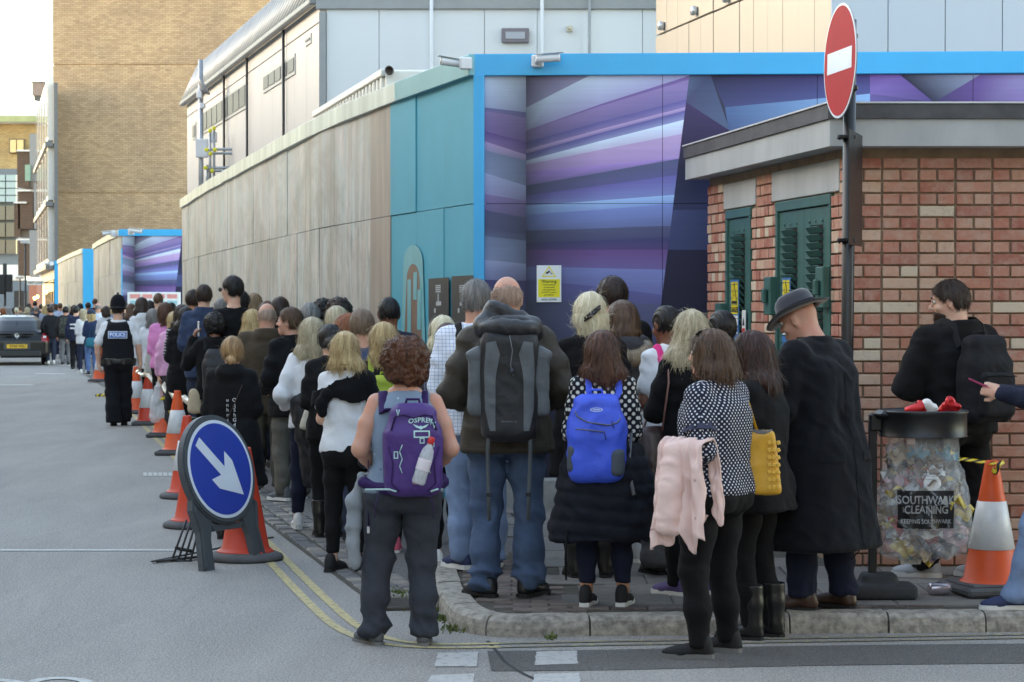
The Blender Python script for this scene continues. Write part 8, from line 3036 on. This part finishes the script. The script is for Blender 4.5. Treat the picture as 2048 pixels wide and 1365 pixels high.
CT2 = cone('o',1998,1195,'big orange cone with bright sleeve at the right picture edge',12,scale=1.02)
# ---- barrier tape from cone to cone
TAPE,nt_,b_ = newmat('yellow and black tape')
_v = mapping(nt_,(1,1,1),'UV')
_s = N(nt_,'ShaderNodeSeparateXYZ')
nt_.links.new(_v,_s.inputs[0])
_f = mathn(nt_,'LESS_THAN',mathn(nt_,'FRACT',mathn(nt_,'ADD',mathn(nt_,'MULTIPLY',_s.outputs[0],9.0),mathn(nt_,'MULTIPLY',_s.outputs[1],.6))),.45)
nt_.links.new(mixc(nt_,_f,lin((226,196,40)),lin((26,26,26))),b_.inputs['Base Color'])
b_.inputs['Roughness'].default_value = .35
def tape(name,pts,label,width=.035,mat=TAPE,twist=1.0):
 P_ = [Vector(p) for p in pts]
 Q = []
 n = 10
 for i in range(len(P_) - 1):
  for k in range(n):
   a = [P_[max(i - 1,0)],P_[i],P_[i + 1],P_[min(i + 2,len(P_) - 1)]]
   t = k / n
   Q.append(0.5 * ((2 * a[1]) + (a[2] - a[0]) * t + (2 * a[0] - 5 * a[1] + 4 * a[2] - a[3]) * t * t + (3 * a[1] - a[0] - 3 * a[2] + a[3]) * t ** 3))
 Q.append(P_[-1])
 vs,fs,uv = [],[],[]
 L = 0
 for i,q in enumerate(Q):
  if i:
   L += (Q[i] - Q[i - 1]).length
  tan = (Q[min(i + 1,len(Q) - 1)] - Q[max(i - 1,0)]).normalized()
  an = .5 + twist * math.sin(L * 3.1)
  s_ = tan.cross(Vector((0,0,1)))
  s_ = s_.normalized() if s_.length > 1e-3 else Vector((1,0,0))
  u = tan.cross(s_).normalized()
  w_ = (s_ * math.sin(an) + u * math.cos(an)) * width
  vs += [q - w_,q + w_]
  uv += [(L,0),(L,1)]
 f = np.array([[2 * i,2 * i + 1,2 * i + 3,2 * i + 2] for i in range(len(Q) - 1)])
 o = link(name,npmesh(name,np.array([tuple(v) for v in vs]),f,mat,np.array(uv)))
 o.modifiers.new('thickness','SOLIDIFY').thickness = .0012
 return tag(o,label,'tape')
FOIL = M('shiny tape back',(224,216,196),.25,.1,6,.05,20)
def tp(px,py,d):
 return at(px,py,d)
tape('barrier_tape',[tp(326,768,28.9),tp(333,782,28.0),tp(345,793,27.0),tp(362,792,26.2),tp(372,800,26.0),tp(380,812,25.6)],'shiny barrier tape sagging between the two nearest orange cones',.035,FOIL)
tape('barrier_tape',[tp(272,742,33.2),tp(285,749,32.2),tp(297,752,31.0),tp(312,768,30),tp(326,770,29)],'shiny barrier tape strung by the police officer\'s hand',.03,FOIL)
tape('barrier_tape',[tp(316,806,28.8),tp(322,797,28.7),tp(332,800,28.7),tp(340,812,28.7),tp(344,834,28.7),tp(350,846,28.8)],'yellow and black tape knotted round an orange cone',.03,TAPE,.3)
tape('barrier_tape',[tp(1895,917,13.3),tp(1930,919,13.0),tp(1970,925,12.8),tp(1992,928,12.7)],'yellow and black tape tied to the big cone at right',.012,TAPE,.2)
tape('barrier_tape',[tp(1988,928,12.66),tp(1986,940,12.64),tp(1992,946,12.62),tp(1998,930,12.62),tp(2008,924,12.65)],'loose knot of yellow tape on the big cone at right',.012,TAPE,.2)
p_ = ground(202,794)
tape('tape_scrap',[(p_.x - .1,p_.y,.01),(p_.x,p_.y + .1,.03),(p_.x + .12,p_.y,.012)],'scrap of yellow tape lying on the road by the officer',.03,TAPE,.3)
# ---- blue arrow sign on its folding frame
FR = M('dark grey moulded plastic',(72,78,82),.55,.12,8,.15,60)
SBLUE = M('sign blue',(30,66,164),.35,.05,6,.02,30)
SWHITE = M('sign white',(216,226,236),.35,.04,6,.02,30)
BLKP2 = M('black plastic grid',(36,38,40),.55,.1)
L_,R_ = ground(414,1142),ground(534,1126)
tx = Vector((.52,.855,0)).normalized()
base_c = (L_ + R_) / 2
arrow = empty('arrow_sign',(base_c.x,base_c.y,0),0,'round blue keep right sign with white arrow on a grey folding stand','road sign')
lean_ = R(13)
nx_ = Vector((tx.y,-tx.x,0))            # face normal, level part
up_ = (Vector((0,0,1)) * math.cos(lean_) - nx_ * math.sin(lean_)).normalized()
fn_ = tx.cross(up_).normalized()
if fn_.dot(nx_) < 0:
 fn_ = -fn_
def SM(u,v,w):
 return Vector((0,0,0)) + tx * u + up_ * v + fn_ * w
Ms = frame((0,0,0),tx,up_,fn_)
CZ,DR = .645,.325
def disc(r,w0,w1,mat,name,n=64,parent=arrow,cv=0):
 poly = [(r * math.cos(2 * math.pi * k / n),r * math.sin(2 * math.pi * k / n) + CZ) for k in range(n)]
 return MB().prism(poly,w0,w1,Ms).build(name,mat,parent)
disc(.362,-.045,-.002,FR,'rim')
disc(.349,-.002,.008,FR,'rim_lip')
disc(DR,.008,.0105,SWHITE,'white_border')
disc(DR - .022,.0105,.0125,SBLUE,'blue_face')
a45 = math.radians(-45)
ca,sa = math.cos(a45),math.sin(a45)
ar = [(-.27,.036),(.02,.036),(-.035,.125),(.055,.125),(.26,.0),(.055,-.125),(-.035,-.125),(.02,-.036),(-.27,-.036)]
ar = [(x * ca - y * sa,x * sa + y * ca + CZ) for x,y in ar]
mbb = MB()
mbb.prism([ar[0],ar[1],ar[7],ar[8]],.0125,.0145,Ms)
mbb.prism([ar[1],ar[2],ar[3],ar[4],ar[5],ar[6],ar[7]],.0125,.0145,Ms)
mbb.build('arrow',SWHITE,arrow)
for sx in (-1,1):
 poly = [(sx * .31,.48),(sx * .335,.40),(sx * .30,.25),(sx * .33,.0),(sx * .215,.0),(sx * .20,.2),(sx * .16,.31),(sx * .09,.36)]
 MB().prism(poly,-.055,-.012,Ms).build('leg',FR,arrow)
 MB().prism([(sx * .305,.42),(sx * .325,.40),(sx * .29,.24),(sx * .315,.02),(sx * .30,.02),(sx * .272,.24),(sx * .30,.38)],-.012,.004,Ms).build('leg_rib',FR,arrow)
MB().prism([(-.16,.29),(.16,.29),(.14,.25),(-.14,.25)],-.05,-.015,Ms).build('cross_bar',FR,arrow)
# rear stay, folded out flat on the road
q0 = ground(300,1126)
loc = lambda p: Vector((p.x - base_c.x,p.y - base_c.y,p.z))
a0,a1 = loc(ground(305,1128)),loc(ground(545,1092))
MB().tube([a0 + Vector((0,0,.015)),a1 + Vector((0,0,.06))],.016,6,flat=.4).build('stay_foot',BLKP2,arrow)
MB().tube([a0 + Vector((0.02,.05,.012)),loc(ground(420,1118)) + Vector((0,.02,.02))],.03,6,flat=.3).build('stay_foot',BLKP2,arrow)
for k in range(4):
 b0 = loc(at(345 + k * 12,1118 + k * 1.5,15.2))
 b1 = loc(at(373 + k * 9,1040 + k * 3,15.35))
 MB().tube([b0,b1],.007,6).build('stay_bar',BLKP2,arrow)
for yy0,yy1 in ((0,1),):
 MB().tube([loc(at(341,1120,15.2)),loc(at(384,1126,15.2))],.012,6).build('stay_bar',BLKP2,arrow)
 MB().tube([loc(at(350,1096,15.25)),loc(at(388,1104,15.25))],.012,6).build('stay_bar',BLKP2,arrow)
# ---- no entry sign on its post
PBLK = M('black post paint',(26,27,29),.38,.1,10,.08,40)
np_ = at(1690,900,13.45)
noent = empty('no_entry_sign',(np_.x,np_.y,0),0,'tall black post with a round red no entry sign and a plate seen from behind','road sign')
zt = at(1700,40,13.45).z
MB().tube([(0,0,.05),(.01,0,1.2),(.025,0,zt)],.037,16).build('post',PBLK,noent)
SRED = M('sign red',(186,34,40),.6,.06,10,.03,40,spec=.2)
cs_ = at(1680,122,13.35) - Vector((np_.x,np_.y,0))
an_ = R(82)
tn = Vector((math.cos(an_),-math.sin(an_),0))
nn_ = Vector((-math.sin(an_),-math.cos(an_),0))
Mn = frame(cs_,tn,(0.02,0,1),nn_)
def ndisc(r,w0,w1,mat,name):
 MB().prism([(r * math.cos(2 * math.pi * k / 56),r * math.sin(2 * math.pi * k / 56)) for k in range(56)],w0,w1,Mn).build(name,mat,noent)
ndisc(.333,-.006,.0,M('aluminium sign back',(150,152,154),.5,.1,metal=.3),'sign_back')
ndisc(.333,.0,.002,SWHITE,'white_border')
ndisc(.318,.002,.0035,SRED,'red_face')
MB().prism([(-.25,-.062),(.25,-.062),(.25,.062),(-.25,.062)],.0035,.005,Mn).build('white_bar',SWHITE,noent)
for z in (.15,-.15):
 MB().box((.02,0,cs_.z + z),(.09,.09,.03),0,.006).build('bracket',PBLK,noent)
pc_ = at(1700,378,13.45)
zpl = at(1700,265,13.45).z - at(1700,492,13.45).z
tp_ = Vector((math.cos(R(-74)),-math.sin(R(-74)),0))
Mp = frame((.062,0.03,pc_.z),Vector((.27,.96,0)),(0,0,1))
MB().prism([(-.30,-zpl / 2),(.30,-zpl / 2),(.30,zpl / 2),(-.30,zpl / 2)],-.003,.003,Mp).build('plate',PBLK,noent)
for z in (zpl / 2 - .03,-zpl / 2 + .03):
 MB().box((.005,0,pc_.z + z),(.1,.1,.022),0,.005).build('clip',PBLK,noent)
 MB().tube([(-.04,-.05,pc_.z + z - .02),(-.05,-.05,pc_.z + z + .01)],.006,6).build('clip_bolt',PBLK,noent)
# ---- CCTV cameras
CAMW = M('white camera housing',(214,216,218),.4,.05,10,.03)
CAMD = M('camera dark',(40,42,46),.25,.05)
def cctv(loc,rz,label,s=1.0,tilt=8,wall=(0,1,0)):
 t = empty('security_camera',loc,rz,label,'camera','security cameras on the hoardings')
 MB().box((0,.03,0),(.12,.07,.12),0,.012).build('wall_box',CAMW,t)
 MB().tube([(0,0,-.01),(.0,-.05,-.01),(.03,-.07,.0)],[.028,.026,.022],10).build('bracket_arm',CAMW,t)
 M_ = Matrix.Translation((.11,-.08,.015)) @ Matrix.Rotation(R(90 + tilt),4,'Y')
 MB().lathe([(.03,-.12),(.036,-.1),(.04,.1),(.042,.115),(.036,.12)],18,M_).build('camera_body',CAMW,t)
 MB().lathe([(.035,.119),(.03,.122),(.015,.124),(.001,.124)],18,M_).build('lens',CAMD,t)
 MB().prism([(-.045,-.13),(.045,-.13),(.05,.15),(-.05,.15)],.0,.006,Matrix.Translation((.11,-.08,.06)) @ Matrix.Rotation(R(tilt),4,'Y') @ Matrix.Rotation(R(-90),4,'Z')).build('sun_shield',CAMW,t)
 t.scale = (s,) * 3
 return t
cctv(at(1075,122,18.22),R(-4),'white security camera on the blue fascia pointing right',.8,-4)
cctv(at(930,128,18.28),R(-4),'white security camera at the teal end of the hoarding corner, pointing left',.8,-8).rotation_euler = (0,0,R(195))
cctv(at(262,464,62.0),R(0),'distant security camera on the blue fascia of the second hoarding',1.4,6)
cctv(at(228,468,63.5),R(190),'distant security camera on the grey side of the second hoarding',1.4,6)
cctv(at(103,528,117),R(190),'tiny security camera on the farthest blue hoarding end',1.6,6)
# ---- CCTV warning plate
wp = empty('warning_sign',onfront(1098,568) + Vector((0,-.012,0)),math.atan2(fx.y,fx.x),'white and yellow camera warning plate screwed to the striped front','sign')
PW,PH = .196,.292
MB().box((0,0,0),(PW,.004,PH),0,.001).build('plate',M('plate white',(228,232,234),.4,.03),wp)
PYEL = M('plate yellow',(236,220,40),.45,.04)
MB().box((0,-.003,-.035),(PW * .88,.002,PH * .49)).build('yellow_panel',PYEL,wp)
Mw = frame((0,-.0035,.095),(1,0,0),(0,0,1),(0,-1,0))
MB().add([(-.058,-.04,0),(.058,-.04,0),(0,.05,0),(-.044,-.032,0),(.044,-.032,0),(0,.035,0)],[[0,1,4,3],[1,2,5,4],[2,0,3,5]],Mw).build('triangle',PYEL,wp)
MB().add([(-.02,-.012,0),(.01,.006,0),(.004,.018,0),(-.026,0,0),(.01,-.004,0),(.026,-.014,0),(.028,-.008,0),(.012,.003,0)],[[0,1,2,3],[4,5,6,7]],frame((0,-.004,.088),(1,0,0),(0,0,1),(0,-1,0))).build('camera_symbol',INK,wp)
for z,s_,tx_ in ((.018,.034,'Warning'),(-.008,.0165,'These premises'),(-.028,.0165,'are patrolled'),(-.048,.0165,'and monitored'),(-.068,.0165,'by CCTV camera'),(-.088,.0165,'surveillance'),(-.126,.021,'02036 627093')):
 vs,fs = text_mesh(tx_,s_,True)
 MB().add(vs,fs,frame((0,-.0048,z),(1,0,0),(0,0,1),(0,-1,0))).build('lettering',M('lettering dark',(58,54,40),.6),wp)
for sx in (-1,1):
 for sz in (-1,1):
  MB().lathe([(.004,0),(.003,.002)],8,Matrix.Translation((sx * .086,-.002,sz * .133)) @ Matrix.Rotation(R(90),4,'X')).build('screw',METALS,wp)
# ---- art on the teal end: information panels and the arch figure
hA = Vector((HP[0].x,HP[0].y,0))
hE = (HP[1] - HP[0]).normalized()
hN = Vector((-hE.y,hE.x,0))
def onleft(px,py,out=.02):
 return onplane(px,py,hA + hN * out,hN)
IPAN = M('black information panel',(46,48,52),.45,.08)
IPR = M('pale panel print',(168,174,178),.5,.05)
def left_poly(name,pts,mat,parent,out=.022):
 ps = [onleft(x,y,out) for x,y in pts]
 vs = [tuple(p) for p in ps] + [tuple(p - hN * .004) for p in ps]
 n = len(ps)
 f = list(range(n))
 a,b_,c_ = ps[0],ps[1],ps[2]
 if (b_ - a).cross(c_ - a).dot(hN) < 0:
  f = f[::-1]
 fs = [f] + [[f[i],f[i - 1],f[i - 1] + n,f[i] + n] for i in range(n)]
 return MB().add(vs,fs).build(name,mat,parent)
for k,(x0,x1,yt0,yt1) in enumerate(((857,897,558,555),(903,946,553,551))):
 ip = empty('information_panel',onleft((x0 + x1) / 2,640),0,('left' if k == 0 else 'right') + ' one of two black information panels on the teal boards','panel')
 ip.location = (0,0,0)
 left_poly('board',[(x0,yt0),(x1,yt1),(x1,720),(x0,720)],IPAN,ip,.03)
 xm = (x0 + x1) / 2 - 1
 for y in (571,575,579,583):
  left_poly('printed_mark',[(xm - 5,y),(xm + 5,y - .6),(xm + 5,y + 1.8),(xm - 5,y + 2.4)],IPR,ip,.032)
 for y in range(588,606,3):
  left_poly('printed_mark',[(xm - 1.2,y),(xm + 1.5,y),(xm + 1.5,y + 2),(xm - 1.2,y + 2)],IPR,ip,.032)
 left_poly('printed_mark',[(xm - 4,604),(xm + 6,603),(xm + 6,611),(xm - 4,612)],IPR,ip,.032)
 left_poly('printed_mark',[(xm - 8,617),(xm - 5,617),(xm - 5,626),(xm - 8,626)],IPR,ip,.032)
ART_T = M('artwork turquoise',(96,168,176),.4,.08)
ART_B = M('artwork brown',(122,98,86),.4,.15,6)
ART_P = M('artwork mauve',(166,134,140),.4,.12,6)
art = empty('wall_artwork',(0,0,0),0,'faded turquoise and brown arched figure printed on the boards beside the teal end','artwork')
def arch(cx,w,top,bot,t_,mat,out):
 o,i = [],[]
 for k in range(13):
  a = math.pi * k / 12
  o.append((cx - w * math.cos(a),top + 36 - 36 * math.sin(a)))
  i.append((cx - (w - t_) * math.cos(a),top + 40 + 0 - 34 * math.sin(a)))
 return [(cx - w - 6,bot)] + o + [(cx + w + 6,bot)]
left_poly('arch',arch(826,19,490,720,6,ART_T,.02),ART_T,art,.024)
left_poly('arch_inside',arch(826,13,528,720,6,ART_B,.02),ART_B,art,.026)
for x,y0,y1 in ((818,560,700),(830,545,600),(838,580,660)):
 left_poly('arch_bar',[(x - 3,y0),(x + 4,y0 - 1),(x + 3,y1),(x - 4,y1)],ART_T,art,.028)
# route map board by the second hoarding
mb_ = empty('map_board',at(308,608,61.5),0,'white printed route map board on the second hoarding','sign')
MB().box((0,0,0),(1.42,.06,.62),0,.01).build('board',M('board white gloss',(228,230,230),.4),mb_)
for i in range(4):
 for k,colr in enumerate(((226,150,144),(140,190,200),(170,204,190))):
  MB().box((-.5 + (i if i < 2 else i + .0) * .33,-.034,.2 - k * .17),(.27,.008,.11)).build('printed_block',M('block %d' % k,colr,.5),mb_)
# ---- litter bin: post, ring and clear sack
bp = ground(1764,1196,KERB_H)
binn = empty('litter_bin',(bp.x,bp.y,KERB_H),0,'black litter bin stand with a round rim on a weighted rubber foot','bin')
BINB = M('black bin plastic',(24,25,27),.42,.1,10,.1,50)
BASEM = M('dark recycled rubber',(50,52,55),.75,.2,12,.3,60)
g = SDF((-.26,-.2,0),(.26,.2,.2),.012)
g.box((0,0,.04),(.18,.12,.04),.02,0)
g.box((-.02,0,.09),(.10,.08,.05),.03,.04)
g.half((0,0,-1),-.002)
v,f = g.mesh(1)
link('foot',npmesh('foot',v,f,BASEM),None,binn)
px_ = at(1745,1000,bp.y).x - bp.x
MB().box((px_,0,.5),(.044,.044,.95),0,.004).build('post',BINB,binn)
rc = at(1846,845,bp.y)
rc = Vector((rc.x - bp.x,0,rc.z - KERB_H))
RR = .238
MB().lathe([(RR + .004,-.075),(RR,-.07),(RR - .002,.045),(RR + .01,.06),(RR + .002,.07),(RR - .014,.06),(RR - .018,-.06)],40,Matrix.Translation(rc)).build('rim',BINB,binn)
MB().box(((px_ + rc.x - RR) / 2,0,rc.z - .0),(abs(rc.x - RR - px_) + .04,.06,.10),0,.01).build('arm',BINB,binn)
MB().box((rc.x - RR + .02,-.06,rc.z + .045),(.09,.12,.05),R(18),.02).build('hinge',BINB,binn)
SACK = clear_plastic('clear sack film',(.92,.94,.96),.22)
sack = empty('rubbish_sack',(bp.x + rc.x,bp.y,KERB_H),0,'clear plastic rubbish sack full of litter hanging from the bin rim','sack')
g = SDF((-.3,-.3,.08),(.3,.3,rc.z + .03),.012)
g.loft([ring(.24,.0,0,.19,.14),ring(.27,.0,0,.225,.17),ring(.36,.01,0,.245,.19),ring(.55,-.0,0,.235,.19),ring(.72,.0,0,.185,.175),ring(rc.z - .05,0,0,.18,.175),ring(rc.z,0,0,.195,.19)],0,2.2)
v,f = g.mesh(1)
v = wrinkle(v,f,.020,4,3,16)
v = wrinkle(v,f,.010,6,14,26)
link('film',npmesh('film',v,f,SACK),None,sack)
sb = bvh_of(v,f)
drape('print_panel',*rect(.30,.205),sb,M('black sack print',(20,20,22),.5,.05),sack,(-.015,.50),'y-',.002,.03)
for z,s_,tx_ in ((.55,.062,'SOUTHWARK'),(.498,.062,'CLEANING'),(.435,.033,'KEEPING SOUTHWARK')):
 vs,fs = text_mesh(tx_,s_,True)
 vs = [(x * .78,y,z_) for x,y,z_ in vs]
 drape('lettering',vs,fs,sb,M('sack white print',(160,160,160),.5,.3,12),sack,(-.015,z),'y-',.005,.03)
for z,pts in ((.32,[(-.09,-.0),(-.06,.022),(-.04,-.01),(-.02,.018),(.0,-.004),(.03,.02),(.06,.0),(.09,.016)]),(.755,[(-.08,0),(-.05,.02),(-.03,-.01),(0,.015),(.03,0),(.07,.012)])):
 btube(sb,[(x,z + y) for x,y in pts],.003,'scribble',INK,sack,.003)
for k in range(3):
 btube(sb,[(-.11,.70 - k * .018),(-.03,.702 - k * .018),(.06,.695 - k * .018)],.0018,'printed_line',INK,sack,.003)
TR = [M('litter %d' % i,c_,.45,.15,20,.3,40) for i,c_ in enumerate([(214,216,214),(180,52,50),(70,150,170),(180,156,126),(206,180,84),(116,90,70),(226,226,222),(196,200,204),(190,150,156),(150,152,156),(96,90,96),(60,66,78)])]
lit = MB()
rl = random.Random(12)
for k in range(140):
 z = rl.uniform(.26,.80)
 rmax = (.19 if z < .62 else .15) if z > .34 else .10 + .06 * (z - .26) / .08
 a,r_ = rl.uniform(0,6.283),rmax * rl.uniform(.55,1.0)
 c_ = Vector((r_ * math.cos(a),r_ * math.sin(a) * .82,z))
 s_ = rl.uniform(.035,.09)
 rot = Matrix.Rotation(rl.uniform(0,6),4,'X') @ Matrix.Rotation(rl.uniform(0,6),4,'Z')
 n_ = 5
 vs = []
 for i_ in range(n_ + 1):
  for j_ in range(n_ + 1):
   vs.append((s_ * (i_ / n_ - .5) * 2,s_ * (j_ / n_ - .5) * rl.uniform(1.2,1.7),s_ * .5 * math.sin(i_ * 1.7 + k) * math.cos(j_ * 1.3 + k) + rl.uniform(-.004,.004)))
 fs = [[i_ * (n_ + 1) + j_,(i_ + 1) * (n_ + 1) + j_,(i_ + 1) * (n_ + 1) + j_ + 1,i_ * (n_ + 1) + j_ + 1] for i_ in range(n_) for j_ in range(n_)]
 lit.add(vs,fs,Matrix.Translation(c_) @ rot,rl.randrange(len(TR)))
o = lit.build('rubbish',TR,None,(bp.x + rc.x,bp.y,KERB_H))
tag(o,'jumble of crumpled wrappers and paper filling the clear sack','rubbish',kind='stuff')
def can(loc,rot,label,col,top=METALS,s=1.0):
 t = empty('drinks_can',loc,0,label,'can')
 MB().lathe([(.022,-.058),(.031,-.05),(.033,-.044),(.033,.04),(.031,.048),(.026,.055)],20).build('can_body',col,t)
 MB().lathe([(.026,.055),(.027,.058),(.024,.056),(.001,.053)],20).build('lid',top,t)
 t.rotation_euler = rot
 t.scale = (s,) * 3
 return t
REDK = M('red can print',(198,36,40),.3,.08,14,.02,metal=.4)
SILV = M('silver can print',(196,190,200),.2,.2,24,.05,60,.7)
base_ = Vector((bp.x + rc.x,bp.y,KERB_H + rc.z))
can(base_ + Vector((-.06,-.12,.075)),(R(70),0,R(70)),'red drinks can lying on top of the full bin',REDK)
g2 = ground(1878,1190,KERB_H)
can((g2.x,g2.y,KERB_H + .034),(0,R(90),R(8)),'crushed silver drinks can lying on the pavement by the bin',SILV,METALS,1.05)
for dx,dy,c_,lb in ((.01,-.13,M('crisp packet white',(226,222,218),.4),'white crumpled wrapper on top of the bin'),(.13,-.1,REDK,'red crisp packet standing up from the bin'),(-.01,-.09,REDK,'folded red wrapper beside the can on top of the bin')):
 g = SDF((-.08,-.08,-.08),(.08,.08,.08),.007)
 g.box((0,0,0),(.04,.018,.032 if dx < .1 else .05),.012,0,rotm('Y',.5) @ rotm('X',.3))
 v,f = g.mesh(1)
 v = wrinkle(v,f,.016,int(dx * 100) + 7,26,26)
 t = link('food_wrapper',npmesh('food_wrapper',v,f,c_),None,None,base_ + Vector((dx,dy,.08)))
 tag(t,lb,'wrapper')
cup = empty('paper_cup',base_ + Vector((.0,-.02,.0)),0,'white paper cup lid seen through the clear sack','cup')
cup.location = (bp.x + rc.x + .02,bp.y - .165,KERB_H + .64)
MB().lathe([(.045,-.004),(.047,.0),(.047,.008),(.04,.012),(.001,.01)],22,Matrix.Rotation(R(80),4,'X')).build('cup_lid',M('cup lid white',(232,232,230),.4,.03),cup)
MB().lathe([(.03,-.1),(.043,-.005)],22,Matrix.Rotation(R(80),4,'X')).build('cup_body',M('cup paper',(220,214,204),.6),cup)
for px,py,lb in ((1343,1269,'scrap of white paper in the gutter by the dotted top woman'),(1010,1272,'yellowed leaf of paper in the gutter at the kerb corner')):
 p_ = ground(px,py)
 o = MB().add([(-.03,-.02,.002),(.03,-.015,.012),(.026,.02,.003),(-.022,.024,.016)],[[0,1,2,3]]).build('paper_scrap',TR[6] if px > 1200 else TR[4],None,(p_.x,p_.y,.006))
 o.modifiers.new('thickness','SOLIDIFY').thickness = .001
 tag(o,lb,'litter')
# ---- parked black hatchback up the road
cd = 62.0
cxp = at(34,700,cd).x
car = empty('parked_car',(cxp,cd,0),R(12),'small black hatchback seen from behind in the road','car')
car.scale = (1,1,.93)
CARP = M('black car paint',(12,12,14),.35,.08,3,.0,spec=.4,coat=.2)
GLS = glossy_glass('car glass',(20,23,27),.2)
g = SDF((-.95,-.1,.12),(.95,4.1,1.5),.03)
# body sections from tail (y=0) to nose (y=4)
def sec(y0,y1,half,z0,z1,rr):
 g.box((0,(y0 + y1) / 2,(z0 + z1) / 2),(half,(y1 - y0) / 2,(z1 - z0) / 2),rr,.12)
sec(.0,3.95,.86,.22,.82,.14)
sec(.12,3.0,.82,.6,.98,.16)
g.loft([ring(.90,0,1.45,.78,1.45),ring(1.1,0,1.45,.72,1.22),ring(1.3,0,1.5,.64,1.0),ring(1.42,0,1.55,.52,.75),ring(1.46,0,1.55,.35,.5)],.06,3.4)
for sx in (-1,1):
 for y in (.7,3.2):
  g.cone((sx * .95,y,.31),(sx * .6,y,.31),.36,.36,.0,'sub')
v,f = g.mesh(2)
link('body',npmesh('body',v,f,CARP),None,car)
cbv = bvh_of(v,f)
drape('rear_window',[(-.56,1.0),(.56,1.0),(.52,1.2),(.46,1.34),(-.46,1.34),(-.52,1.2)],[[0,1,2,3,4,5]],cbv,GLS,car,(0,0),'y-',.008,.08)
drape('roof_sky_sheen',[(-.5,1.405),(.5,1.405),(.44,1.44),(-.44,1.44)],[[0,1,2,3]],cbv,M('painted sky sheen',(170,174,178),.2,.03,metal=.4),car,(0,0),'y-',.008,.08)  # sky reflection on the roof edge, put in as a pale strip
TLR = M('tail light red',(150,18,20),.2,.1,10,0,coat=.5)
TLW = M('tail light clear',(214,206,204),.2,.05)
for sx in (-1,1):
 lp = drape('tail_light',[(sx * .84,.68),(sx * .84,.93),(sx * .72,1.0),(sx * .64,.78),(sx * .66,.70)],[[0,1,2,3,4]],cbv,TLR,car,(0,0),'y-',.012,.06)
 drape('light_lens',[(sx * .78,.80),(sx * .78,.86),(sx * .70,.86),(sx * .69,.80)],[[0,1,2,3]],cbv,TLW,lp,(0,0),'y-',.018,.06)
drape('number_plate',*rect(.54,.115),cbv,M('plate amber',(222,176,50),.4,.03),car,(0,.56),'y-',.014,.06)
vs,fs = text_mesh('EY60 WJU',.1,True)
vs = [(x * .95,y,z) for x,y,z in vs]
drape('lettering',vs,fs,cbv,INK,car,(0.02,.56),'y-',.018,.06)
drape('plate_recess',*rect(.7,.19),cbv,M('plate recess',(52,58,66),.3),car,(0,.56),'y-',.010,.06)
CHR = M('chrome badge',(220,222,226),.12,.02,metal=.9)
drape('badge',[(-.17,.03),(-.06,-.01),(-.04,-.05),(0,-.09),(.04,-.05),(.06,-.01),(.17,.03),(.06,.03),(.03,.06),(-.03,.06),(-.06,.03)],[[0,1,2,3,4,5,6,7,8,9,10]],cbv,CHR,car,(0,.87),'y-',.016,.06)
MB().box((0,.06,.34),(1.3,.2,.2),0,.05).build('bumper_insert',M('bumper grey plastic',(44,46,48),.6),car)
MB().tube([(0,.55,1.44),(0,.45,1.62)],.008,6).build('aerial',BLACKP,car)
MB().lathe([(.03,0),(.03,.12)],10,Matrix.Translation((-.45,-.02,.26)) @ Matrix.Rotation(R(-90),4,'X')).build('exhaust',METALS,car)
for sx in (-1,1):
 for y in (.7,3.2):
  wh = empty('wheel',(sx * .76,y,.30))
  wh.parent = car
  Mw_ = Matrix.Rotation(R(90),4,'Y')
  MB().lathe([(.2,-.1),(.28,-.1),(.3,-.07),(.3,.07),(.28,.1),(.2,.1)],28,Mw_).build('tyre',M('tyre rubber',(26,26,27),.85),wh)
  MB().lathe([(.05,-.09),(.2,-.07),(.2,.07),(.05,.09)],20,Mw_).build('rim',M('alloy',(150,152,156),.3,.05,metal=.8),wh)
 MB().box((sx * .93,2.55,1.02),(.14,.1,.12),0,.03).build('wing_mirror',CARP,car)
